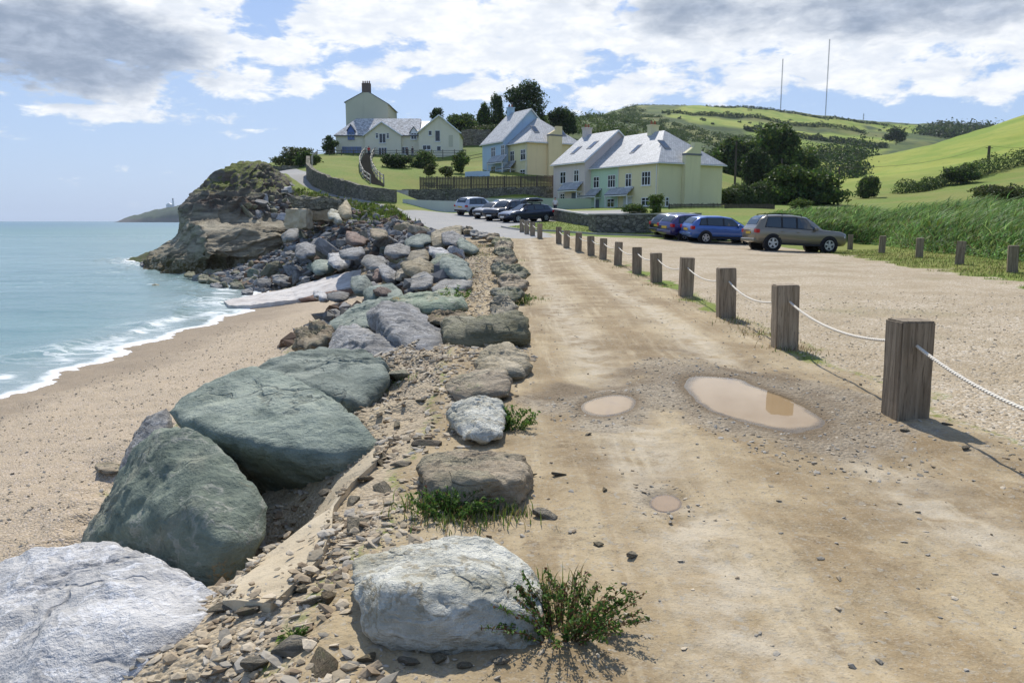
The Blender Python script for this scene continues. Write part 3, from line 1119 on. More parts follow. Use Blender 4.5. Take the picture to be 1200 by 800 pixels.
APRON = [(432, 536), (446, 524), (462, 516), (440, 548), (412, 570), (392, 600), (388, 640), (372, 668), (340, 700), (318, 716), (288, 716), (262, 716), (276, 690), (300, 660), (318, 630), (335, 602), (362, 580), (395, 556)]
RK = {
    'green': rock_material('rock_green', (.145, .175, .145), (.265, .30, .25), (.335, .365, .30), None, None, (.4, .3, 0), 1.0, 3.2),
    'olive': rock_material('rock_olive', (.13, .165, .12), (.235, .275, .20), (.29, .29, .205), (.36, .36, .29), (.36, .21, .05), (.5, .2, 0), 1.0, 2.4),
    'white': rock_material('rock_white', (.36, .35, .335), (.585, .57, .545), (.45, .44, .42), (.70, .70, .70), None, (.9, .4, 0), 1.1, 2.0),
    'pale': rock_material('rock_pale', (.43, .42, .34), (.66, .645, .55), (.33, .31, .22), (.30, .25, .15), (.40, .33, .20), (.3, .1, .2), 1.3, 3.5),
    'slate': rock_material('rock_slate', (.155, .15, .14), (.285, .278, .262), (.35, .34, .32), (.42, .42, .41), None, (.2, -.6, .2), 1.0, 6.0),
    'grey': rock_material('rock_grey', (.16, .152, .138), (.31, .30, .275), (.225, .21, .18), None, None, (.6, .2, .3), 1.0, 2.5, vary=.25),
    'brown': rock_material('rock_brown', (.22, .172, .112), (.37, .30, .205), (.29, .255, .165), None, (.17, .20, .06), (.15, .1, 0), 1.2, 6.0, vary=.18),
    'buff': rock_material('rock_buff', (.30, .25, .165), (.43, .37, .265), (.25, .22, .15), None, None, (.2, .1, 0), 1.2, 4.0, vary=.18),
    'red': rock_material('rock_red', (.13, .075, .05), (.22, .135, .095), (.17, .12, .09), None, None, (.4, .3, 0), 1.0, 3.0, vary=.25),
    'moss': rock_material('rock_moss', (.165, .16, .10), (.28, .265, .175), (.34, .315, .225), None, (.10, .13, .03), (.1, .1, 0), 1.2, 6.0, vary=.18),
}


# ------------------------------------------------------------------ rock shapes
def ico(sub):
    bm = bmesh.new()
    bmesh.ops.create_icosphere(bm, subdivisions=sub, radius=1)
    v = np.array([x.co[:] for x in bm.verts])
    f = np.array([[q.index for q in x.verts] for x in bm.faces])
    bm.free()
    return v / np.linalg.norm(v, axis=1)[:, None], f


ICO = {k: ico(k) for k in (2, 3, 4, 5, 6)}


def hull_planes(pts):
    bm = bmesh.new()
    for p in pts:
        bm.verts.new(tuple(p))
    r = bmesh.ops.convex_hull(bm, input=bm.verts)
    bmesh.ops.recalc_face_normals(bm, faces=bm.faces)
    N, O = [], []
    for f in bm.faces:
        if f.calc_area() < 1e-9:
            continue
        N.append(f.normal[:])
        O.append(f.normal.dot(f.verts[0].co))
    bm.free()
    return np.array(N), np.array(O)


def polytope(N, O, c, sub, sharp):
    """points of a rounded convex body given by planes, seen from its middle c"""
    D, F = ICO[sub]
    off = O - N @ c
    off = np.maximum(off, 1e-3)
    k = np.clip((D @ N.T) / off[None], 0, None)
    m = k.max(1)
    r = m * ((k / m[:, None]) ** sharp).sum(1) ** (1 / sharp)
    return D / r[:, None], F


def vnormals(v, f):
    n = np.cross(v[f[:, 1]] - v[f[:, 0]], v[f[:, 2]] - v[f[:, 0]])
    vn = np.zeros_like(v)
    for k in range(3):
        np.add.at(vn, f[:, k], n)
    return vn / (np.linalg.norm(vn, axis=1)[:, None] + 1e-12)


def roughen(v, f, size, amp, seed, bed=None, step=0.0):
    """broken stone: facets, ledges along the bedding, pits"""
    n = vnormals(v, f)
    q = v / size + seed * 3.17
    d = fbm(q * 1.3, 3, .45) * amp * size * .6
    d += fbm(q * 2.6 + 9, 5, .6, ridged=True) * amp * size * .7
    d += fbm(q * 9 + 4, 3, .6) * amp * size * .13
    h2 = fbm(q * .9 + 21, 4, .52) * 3.2
    f2 = h2 - np.floor(h2)
    d += (np.floor(h2) + sstep(.0, .09, f2)) * size * min(amp, .035) * .55          # broken ledges
    if step:
        b = np.array(bed, float)
        b /= np.linalg.norm(b)
        h = (v @ b) / size * 7 + fbm(q * 1.1, 3, .5) * 1.6
        fr = h - np.floor(h)
        d += (sstep(.0, .22, fr) - fr) * step * size * (.55 + .6 * fbm(q * .8 + 5, 2, .5))
    return v + n * d[:, None]


def boulder(label, pts, kind, thick=None, front=(), sub=5, sharp=22, amp=.05, step=.0, bed=(.2, .3, 1), seed=None, name='boulder', cat='boulder', group='large boulders along the bank', back=.72, ext=None):
    """a boulder with the outline (picture points with distances) and real depth behind it"""
    seed = seed if seed is not None else (abs(hash_s(label)) % 97)
    pts3 = [P(*p) for p in pts]
    c0 = sum(pts3, Vector()) / len(pts3)
    rad = max((p - c0).length for p in pts3)
    thick = thick or rad * 1.1
    away = (c0 - Vector((0, 0, EYE))).normalized()         # hidden side: straight away from the eye, so the traced outline holds
    alls = list(pts3) + [P(*p) for p in front]
    for p in pts3 if ext else ():
        alls.append(c0 + (p - c0) * ext[1] + Vector(ext[0]))
    for p in () if ext else pts3:
        q = c0 + (p - c0) * back + away * thick
        alls.append(q)
        q2 = c0 + (p - c0) * .96 + away * thick * .5
        alls.append(q2)
    base = Vector((c0.x, c0.y, 0)) + away * thick * .4
    A = np.array([tuple(p - base) for p in alls])
    N, O = hull_planes(A)
    c = A.mean(0)
    rr_ = np.random.default_rng(500 + seed)          # corners knocked off along flat fractures
    ex = rr_.normal(size=(26, 3))
    ex /= np.linalg.norm(ex, axis=1)[:, None]
    hmax = ((A - c) @ ex.T).max(0)
    N = np.concatenate([N, ex])
    O = np.concatenate([O, hmax * rr_.uniform(.91, .99, 26) + ex @ c])
    v, f = polytope(N, O, c, sub, sharp * 3.2)
    v = v + c
    v = roughen(v, f, rad, amp, seed, bed, step)
    me = mesh_np(name, v, f, RK[kind] if isinstance(kind, str) else kind, True)
    o = link(name, me, None, base)
    return tag(o, label, cat, group)


def hash_s(s):
    h = 7
    for ch in s:
        h = (h * 131 + ord(ch)) % 1000003
    return h


def blob_pts(x0, y0, x1, y1, d, tilt=0.0, seed=1, n=6, sq=3.2, dd=None):
    """outline of a roughly rectangular stone that fills a picture box"""
    r = np.random.default_rng(seed)
    cx, cy, hx, hy = (x0 + x1) / 2, (y0 + y1) / 2, (x1 - x0) / 2, (y1 - y0) / 2
    out = []
    ph = r.uniform(0, 6.28)
    dd = dd if dd is not None else d * .10
    for k in range(n):
        a = ph + 2 * PI * (k + r.uniform(-.25, .25)) / n
        ca, sa = math.cos(a), math.sin(a)
        q = (abs(ca) ** sq + abs(sa) ** sq) ** (-1 / sq) * r.uniform(.80, 1.12)
        u, v = ca * q, sa * q
        out.append((cx + u * hx, cy + v * hy - u * hy * tilt, d - v * dd * .5))
    return out


# ------------------------------------------------------------------ the big boulders in front
boulder('huge pale grey-white boulder with fine veins, cut by the bottom corner of the photo',
        [(-70, 690, 4.1), (0, 654, 4.3), (45, 641, 4.4), (88, 638, 4.45), (132, 635, 4.4), (180, 652, 4.15), (222, 675, 3.9), (296, 716, 3.55), (268, 746, 3.35), (206, 768, 3.15), (150, 806, 2.95), (60, 860, 2.85), (-70, 870, 2.9)],
        'white', 1.2, [(70, 740, 3.25), (170, 735, 3.2), (20, 790, 3.05)], 6, 34, .03, .02, (.5, .6, .5), seed=3)
boulder('rounded olive-green boulder with a rusty lichen patch, between the white boulder and the sea-green slab',
        [(93, 640, 5.5), (112, 600, 5.8), (150, 528, 6.0), (180, 503, 5.9), (212, 502, 5.7), (252, 516, 5.4), (288, 552, 5.0), (313, 588, 4.75), (317, 632, 4.5), (300, 668, 4.3), (268, 704, 4.2), (228, 715, 4.2), (170, 690, 4.5), (115, 660, 5.1)],
        'olive', 1.5, [(225, 585, 4.55), (262, 640, 4.3), (165, 610, 4.8)], 6, 36, .028, .0, seed=11)
boulder('great sea-green slab of rock overhanging a dark hollow beside the sloping concrete',
        [(186, 480, 7.0), (216, 456, 7.3), (262, 432, 7.7), (312, 428, 7.7), (356, 446, 7.2), (394, 477, 6.6), (426, 501, 6.1), (448, 521, 5.75), (436, 535, 5.65), (400, 541, 5.62), (330, 530, 5.8), (262, 512, 6.1), (215, 500, 6.5)],
        'green', 1.15, [(300, 470, 6.75)], 6, 40, .02, .03, (.5, .1, .8), seed=5, ext=((.12, .3, -.55), .86))
boulder('dark purple-grey rock tucked under the seaward end of the sea-green slab',
        [(137, 560, 6.9), (150, 524, 7.1), (172, 488, 7.4), (195, 478, 7.4), (205, 500, 6.9), (190, 530, 6.7), (165, 560, 6.6)],
        'slate', 1.3, (), 5, 18, .05, seed=8)
boulder('green boulder with a yellow-stained end, half buried in chips behind the sea-green slab',
        [(298, 432, 9.4), (328, 415, 10.2), (380, 412, 10.4), (424, 417, 9.9), (450, 424, 9.1), (457, 438, 8.5), (440, 458, 7.9), (420, 480, 7.4), (392, 472, 7.5), (358, 457, 7.9), (325, 444, 8.5)],
        'green', 1.7, [(440, 436, 8.45), (395, 441, 8.35), (340, 437, 8.75)], 6, 40, .025, .03, seed=14, ext=((0, .9, -.5), .8))
boulder('long blue-grey slab lying flat with a pale top edge, before the striped slab',
        [(379, 404, 13.0), (395, 384, 13.6), (418, 379, 13.6), (442, 390, 12.6), (466, 402, 11.5), (490, 420, 10.2), (496, 432, 9.6), (470, 434, 9.7), (428, 427, 10.6), (386, 416, 12.2)],
        'slate', 1.2, [(404, 389, 12.5), (450, 407, 10.9), (480, 421, 10.0)], 6, 44, .018, .03, (.3, .7, .6), seed=21, ext=((.3, .7, -.4), .85))
boulder('big slate-grey slab leaning over, its top striped with layers',
        [(430, 372, 14.2), (440, 356, 14.6), (462, 353, 14.7), (482, 362, 14.0), (502, 379, 12.7), (516, 391, 11.8), (524, 405, 11.0), (517, 420, 10.2), (506, 433, 9.6), (490, 423, 9.9), (464, 400, 11.2), (438, 388, 13.2)],
        'slate', 1.3, [(442, 364, 13.1), (480, 392, 11.4), (518, 403, 10.6)], 6, 44, .018, .045, (.7, .4, .5), seed=22, ext=((.5, .9, -.3), .8))
boulder('long grey-green rock with a brown broken end beside the gravel path',
        [(453, 352, 16.4), (478, 345, 17.2), (520, 339, 17.4), (546, 344, 15.6), (548, 360, 14.0), (522, 369, 13.4), (496, 368, 13.6), (464, 358, 15.4)],
        'olive', 1.6, [(462, 353, 15.0), (497, 357, 13.8), (535, 350, 14.0)], 6, 40, .028, .03, seed=23, ext=((0, 1.2, -.4), .85))
boulder('flat sloping green slab running down to the sand below the slate slabs',
        [(376, 388, 17.0), (400, 371, 19.0), (440, 350, 20.5), (470, 339, 20.8), (470, 350, 18.8), (432, 368, 17.6), (396, 390, 16.4)],
        'green', .9, (), 6, 40, .02, .03, seed=24, ext=((0, .5, -.6), .9))
boulder('low green rock wedged between the sloping green slab and the slate slabs',
        [(395, 385, 15.6), (412, 372, 16.6), (436, 370, 16.4), (444, 384, 14.8), (430, 394, 14.0), (404, 396, 14.6)], 'green', .8, (), 5, 22, .05, seed=25)
boulder('heap of rusty-brown broken rock beside the sand, next to the blue-grey slab',
        [(343, 410, 14.2), (352, 390, 14.8), (372, 380, 15.2), (390, 384, 14.8), (392, 402, 13.6), (370, 414, 13.2)], 'brown', 1.0, (), 5, 12, .14, .1, seed=26)
boulder('little mossy stone on the chips between the green boulder and the slate slab', blob_pts(453, 432, 482, 446, 8.5, seed=5), 'moss', None, (), 4, seed=27, group=None)
boulder('brown crumbling outcrop of stony earth behind the long green-brown edge stone', blob_pts(500, 366, 556, 386, 12.4, seed=8, dd=1.6), 'brown', 1.2, (), 5, 10, .12, .06, seed=28)
boulder('purple-brown flat stone lying on the sand beside the olive-green boulder', blob_pts(112, 541, 140, 557, 10.7, seed=3), 'brown', None, (), 4, seed=29, group=None)

# mid-distance boulders one can tell apart
MID = [
    ('honey-coloured boulder in the middle of the heap, above the grey-green round one', (470, 304, 514, 333, 24.0), 'buff', .05),
    ('dark sea-green boulder with sharp facets, at the edge of the gravel path', (513, 302, 558, 331, 22.5), 'green', .02),
    ('rounded grey-green boulder below the honey-coloured one', (478, 320, 511, 342, 21.0), 'grey', .04),
    ('greenish low boulder at the foot of the heap beside the sand', (422, 332, 467, 354, 21.0), 'green', .04),
    ('dark green upright wedge of rock standing at the end of the concrete slab', (410, 323, 436, 351, 24.0), 'green', .03),
    ('small grey-white rock on the sand in front of the concrete slab', (384, 341, 409, 355, 26.0), 'grey', .04),
    ('pale rounded rock on the sand against the tip of the concrete slab', (368, 341, 385, 354, 28.0), 'white', .04),
    ('large two-tone boulder, tan behind and blue-grey in front, on top of the bank', (503, 266, 543, 293, 37.0), 'buff', .05),
    ('blue-grey boulder leaning on the large tan boulder on top of the bank', (517, 272, 546, 294, 35.0), 'slate', .04),
    ('green boulder at the top of the bank beside the path, behind the blue-grey one', (536, 281, 559, 299, 33.0), 'green', .04),
    ('tan boulder lying in the heap below the large two-tone boulder', (478, 291, 508, 313, 31.0), 'buff', .05),
    ('pale flat-topped boulder between tan and dark green rocks', (502, 289, 528, 305, 30.5), 'white', .04),
    ('dark green low boulder in front of the pale flat-topped one', (506, 297, 552, 317, 27.0), 'green', .04),
    ('green and rust boulder beside the honey-coloured boulder', (505, 298, 533, 315, 26.0), 'olive', .04),
    ('flat grey rock lying behind the long grey-green rock', (505, 327, 556, 347, 18.6), 'grey', .04),
    ('small round reddish rock on the flat green slab', (437, 336, 462, 349, 20.2), 'red', .05),
    ('dark blue-grey block in the heap behind the upright green wedge', (443, 312, 470, 334, 25.5), 'slate', .03),
    ('small dark brown rock behind the upright green wedge', (437, 316, 453, 332, 26.5), 'red', .05),
    ('buff wedge of rock beside the dark blue-grey block', (462, 313, 482, 330, 25.0), 'buff', .05),
    ('long grey slab rock lying across the middle of the heap', (446, 284, 488, 305, 34.0), 'grey', .04),
    ('grey boulder with a white cap, in the heap below the long grey slab', (424, 300, 452, 320, 31.0), 'grey', .04),
    ('sea-green boulder in the heap beside the long grey slab', (474, 276, 506, 292, 36.5), 'green', .04),
    ('brick-red angular boulder in the heap below the grassy edge of the lane', (404, 273, 430, 289, 48.0), 'red', .04),
    ('pinkish-brown boulder in the heap beside the brick-red one', (432, 268, 456, 282, 47.0), 'brown', .05),
    ('buff block standing at the end of the broken wall beside the lane', (396, 236, 412, 258, 63.0), 'buff', .04),
    ('pale buff boulder in front of the block at the end of the broken wall', (384, 246, 402, 262, 61.0), 'pale', .04),
    ('large blue-grey boulder in the middle of the heap below the lane', (345, 282, 372, 306, 52.0), 'slate', .04),
    ('grey blocky boulder in the heap below the broken wall', (330, 268, 352, 284, 57.0), 'grey', .03),
    ('grey-green boulder beside the long concrete slab', (365, 304, 396, 322, 47.0), 'green', .04),
    ('pale grey boulder just above the long concrete slab', (385, 296, 412, 318, 46.0), 'white', .04),
    ('dark grey long boulder in the heap between the pale grey boulder and the brick-red one', (398, 290, 430, 306, 42.0), 'slate', .04),
]
for i, (lab, bx, kd, am) in enumerate(MID):
    fx_, fy_ = (bx[0] + bx[2]) / 2, (bx[1] + bx[3]) / 2
    fr_ = [(fx_ + random.uniform(-.3, .3) * (bx[2] - bx[0]), fy_ + random.uniform(-.35, .1) * (bx[3] - bx[1]), bx[4] - (bx[2] - bx[0]) / FPX * bx[4] * random.uniform(.15, .45)) for _ in range(2)]
    boulder(lab, blob_pts(*bx, seed=40 + i, tilt=random.uniform(-.5, .5)), kd, None, fr_, 5, 40, am * .5, .03, (random.uniform(-.5, .5), .3, 1), seed=60 + i)

# stones set along the edge of the track
boulder('white-faced foreground boulder beside the weeds at the edge of the track',
        [(413, 668, 3.25), (420, 655, 3.4), (470, 640, 3.5), (520, 628, 3.55), (560, 628, 3.5), (600, 648, 3.4), (628, 672, 3.2), (637, 720, 2.95), (632, 768, 2.78), (580, 772, 2.74), (500, 766, 2.74), (452, 760, 2.78), (428, 740, 2.9), (414, 700, 3.05)],
        'pale', .62, [(460, 690, 2.86), (560, 690, 2.84), (520, 735, 2.74), (610, 720, 2.85)], 6, 34, .032, .03, (.2, .3, 1), seed=71, group='stones set along the edge of the track')
EDGE = [
    ('tan block with a dark brown front face, in grass behind the white-faced boulder',
     [(491, 548, 4.75), (500, 536, 5.0), (560, 533, 5.05), (605, 540, 4.95), (620, 556, 4.65), (614, 592, 4.3), (590, 602, 4.2), (540, 600, 4.2), (512, 590, 4.3), (498, 568, 4.5)], 'brown', .5, .06, .06, [(498, 555, 4.42), (560, 561, 4.22), (612, 561, 4.36)]),
    ('rounded cream-coloured stone with a green plant beside it',
     [(525, 487, 6.0), (535, 472, 6.2), (562, 464, 6.3), (585, 474, 6.1), (593, 495, 5.8), (588, 514, 5.55), (566, 522, 5.45), (545, 516, 5.55), (530, 502, 5.8)], 'pale', .55, .05, .02, [(560, 495, 5.55)]),
    ('flat-topped brown slab with a square broken face, behind the cream-coloured stone',
     [(522, 458, 7.4), (530, 446, 7.7), (565, 433, 8.0), (592, 434, 7.8), (600, 448, 7.3), (598, 466, 6.9), (570, 471, 6.8), (536, 471, 6.9)], 'brown', .5, .04, .06, [(525, 459, 7.1), (560, 452, 7.0), (597, 449, 7.1)]),
    ('buff layered slab, cracked into thin plates, in front of the green-brown log-like stone',
     [(556, 424, 8.8), (566, 408, 9.2), (596, 404, 9.2), (618, 416, 8.8), (622, 434, 8.2), (606, 448, 7.8), (580, 444, 7.9), (562, 436, 8.3)], 'buff', .6, .05, .09, []),
    ('long green-brown stone shaped like a log, layered, raised at one end',
     [(515, 388, 11.2), (522, 376, 11.7), (560, 374, 11.6), (590, 370, 11.4), (608, 365, 11.3), (619, 382, 10.6), (616, 402, 10.0), (580, 408, 9.9), (545, 408, 10.0), (525, 402, 10.4)], 'moss', .7, .05, .10, [(520, 390, 10.6), (565, 386, 10.2), (612, 380, 10.2)]),
]
for i, (lab, pts, kd, th, am, stp, fr) in enumerate(EDGE):
    boulder(lab, pts, kd, th, fr, 6 if i < 2 else 5, 20, am, stp, (.1, .25, 1), seed=80 + i, group='stones set along the edge of the track')
ROWST = [(571, 347, 606, 372, 13.2, 'buff'), (576, 336, 615, 353, 15.4, 'moss'), (579, 322, 619, 343, 17.4, 'brown'), (583, 309, 619, 329, 20.0, 'moss'), (577, 309, 592, 323, 21.0, 'moss'), (579, 299, 608, 313, 23.5, 'brown'),
         (578, 292, 606, 302, 27.0, 'moss'), (580, 285, 601, 296, 31.0, 'brown'), (577, 279, 598, 289, 34.5, 'moss'), (571, 275, 584, 283, 38.0, 'brown'), (560, 272, 573, 280, 41.0, 'grey'), (551, 270, 562, 277, 44.0, 'grey'),
         (543, 267, 554, 274, 47.0, 'brown'), (533, 266, 543, 273, 49.0, 'grey')]
CNAME = {'buff': 'buff', 'moss': 'mossy', 'brown': 'brown', 'grey': 'grey', 'green': 'sea-green', 'slate': 'blue-grey', 'red': 'reddish-brown', 'white': 'pale', 'olive': 'olive', 'pale': 'cream'}
ORD = ['first', 'second', 'third', 'fourth', 'fifth', 'sixth', 'seventh', 'eighth', 'ninth', 'tenth', 'eleventh', 'twelfth', 'thirteenth', 'fourteenth']
for i, (a, b, c, d, dist, kd) in enumerate(ROWST):
    boulder(f'{CNAME[kd]} stone in the row edging the track, {ORD[i]} beyond the log-shaped one', blob_pts(a, b, c, d, dist, seed=120 + i, dd=dist * .05), kd, None, (), 5, 20, .11, .10, (random.uniform(-.2, .2), .2, 1), seed=100 + i, name='edge_stone', cat='stone', group='stones set along the edge of the track')


# ------------------------------------------------------------------ rock heap: prototypes, then copies
def proto_rock(seed, sub=4, flat=.75):
    r = np.random.default_rng(900 + seed)
    n = r.normal(size=(7, 3))
    n /= np.linalg.norm(n, axis=1)[:, None]
    off = r.uniform(.5, .9, 7)
    N = np.concatenate([n, np.eye(3), -np.eye(3)])
    O = np.concatenate([off, np.full(6, 1.0)])
    v, f = polytope(N, O, np.zeros(3), sub, 110)
    v = roughen(v, f, 1.0, .017, seed, r.normal(size=3), .03)
    v = v * np.array([1.0, r.uniform(.65, .9), r.uniform(.5, .8)])
    return v, f


PROTO = [proto_rock(i, 4) for i in range(14)]
PROTO_ME = {}


def heap_colour(px, py, r):
    if px > 395 and py < 282 and px < 500:
        return r.choice(['red', 'red', 'brown', 'grey', 'buff', 'slate'])
    if px < 300 and py > 300:
        return r.choice(['moss', 'moss', 'slate', 'grey', 'olive'])
    if px < 345 and py < 262:
        return r.choice(['grey', 'grey', 'white', 'slate'])
    return r.choice(['grey', 'slate', 'grey', 'slate', 'green', 'brown', 'moss', 'grey', 'slate', 'white'])


def heap_place(px, py):
    if px < 345 and py < 262:
        return 'on the slope between the cliff and the broken wall'
    if px < 300 and py > 300:
        return "at the water's edge under the cliff"
    if py > 318:
        return 'at the foot of the heap above the sand'
    if px > 455:
        return 'in the heap beside the track edge'
    if px > 385 and py < 285:
        return 'in the heap below the grassy edge of the lane'
    if py < 280:
        return 'in the heap below the broken wall'
    return 'in the heap above the long concrete slab'


def heap():
    r = np.random.default_rng(21)
    pts, tries = [], 0
    fill = []
    while len(pts) < 262 and tries < 90000:
        tries += 1
        y = r.uniform(24, 84)
        x = r.uniform(-38, -1)
        pt = (x, y)
        s = float(coast_s(np.array([x]), np.array([y]))[0])
        bw = float(bank_width(y))
        if s < .9 or s > bw * (1.02 if y < 50 else 1.15):
            continue
        px, py = project((x, y, hz(x, y)))
        if y > 66 and px < 292:
            continue
        if px < 228 or (px < 330 and py < 222):
            continue
        if y < 46 and s > bw * .98:
            continue
        if 262 < px < 436 and py > 342 - (px - 300) * .236 and py < 372:
            continue
        size = .25 + .36 * r.random() ** 1.7
        size *= (1.0 if y > 40 else .8) * (1.1 if 40 < y < 62 else .85)
        if r.random() < .07:
            size *= 1.5
        if any((x - q[0]) ** 2 + (y - q[1]) ** 2 < (.60 * (size + q[2])) ** 2 for q in pts):
            continue
        pts.append((x, y, size, px, py))
    pts.sort(key=lambda q: q[1])
    for i, (x, y, size, px, py) in enumerate(pts):
        kd = str(heap_colour(px, py, r))
        k = int(r.integers(0, 14))
        if (k, kd) not in PROTO_ME:
            v, f = PROTO[k]
            PROTO_ME[(k, kd)] = mesh_np('boulder', v, f, RK[kd], True)
        o = link('boulder', PROTO_ME[(k, kd)], None, (x, y, hz(x, y) + size * r.uniform(.22, .42)), (r.normal(0, .75), r.normal(0, .75), r.uniform(0, 6.28)))
        sc = size * r.uniform(.9, 1.15)
        o.scale = (sc * r.uniform(.95, 1.4), sc * r.uniform(.8, 1.1), sc * r.uniform(.75, 1.15))
        sz = 'big ' if size > .56 else 'small ' if size < .32 else 'medium-sized '
        tag(o, f'{sz}{CNAME[kd]} boulder {heap_place(px, py)}', 'boulder', f'boulders {heap_place(px, py)}')
    return pts


def project(p):
    x, y, z = p
    f = y * CT - (z - EYE) * ST
    u = y * ST + (z - EYE) * CT
    return 600 + x / f * FPX, 400 - u / f * FPX


HEAP = heap()


def chips(name, pos, size, mats, mi, seed, flat=.5, label=None, kind='stuff', proto_n=5):
    """many small broken stones lying on the ground as one object"""
    r = np.random.default_rng(seed)
    V, F, M = [], [], []
    protos = []
    for k in range(proto_n):
        n = r.normal(size=(9, 3))
        n /= np.linalg.norm(n, axis=1)[:, None]
        D, f = ico(1)
        kk = np.clip(D @ n.T / r.uniform(.55, 1, 9)[None], 0, None)
        rad = 1 / np.maximum((kk ** 14).sum(1) ** (1 / 14), .75)
        protos.append((D * rad[:, None], f))
    n = len(pos)
    ax = r.uniform(0, 2 * PI, n)
    tl = r.normal(0, .22, (n, 2))
    for k in range(proto_n):
        idx = np.nonzero(np.arange(n) % proto_n == k)[0]
        v, f = protos[k]
        s = size[idx][:, None, None] * np.stack([r.uniform(.8, 1.5, len(idx)), r.uniform(.6, 1, len(idx)), r.uniform(flat * .5, flat * 1.2, len(idx))], 1)[:, None, :]
        vv = v[None] * s
        c, sn = np.cos(ax[idx])[:, None], np.sin(ax[idx])[:, None]
        x = vv[..., 0] * c - vv[..., 1] * sn
        y = vv[..., 0] * sn + vv[..., 1] * c
        z = vv[..., 2] + x * tl[idx, 0][:, None] + y * tl[idx, 1][:, None]
        vv = np.stack([x, y, z], -1) + pos[idx][:, None, :]
        b = sum(len(q) for q in V)
        V.append(vv.reshape(-1, 3))
        F.append((f[None] + (b + np.arange(len(idx)) * len(v))[:, None, None]).reshape(-1, 3))
        M.append(np.repeat(mi[idx], len(f)))
    me = mesh_np(name, np.concatenate(V), np.concatenate(F), mats, False, np.concatenate(M))
    return tag(link(name, me), label, None, None, kind)


def chip_material(name, a, b):
    t = material(name)
    i = t.island()
    p = t.pos()
    c = t.mix(i, a, b)
    c = t.mix(t.ramp(t.noise(p, 40, 3, .6), .45, .75, 0, .5), c, t.vmath('SCALE', c, .6))
    setp(t, c, .9, .2, normal=t.bump(t.noise(p, 60, 3, .6), .4, .01))
    return t.m


CH = [chip_material('chip_buff', (.33, .265, .175), (.58, .49, .36)), chip_material('chip_grey', (.26, .23, .18), (.48, .43, .35)), chip_material('chip_brown', (.21, .155, .10), (.38, .30, .20))]


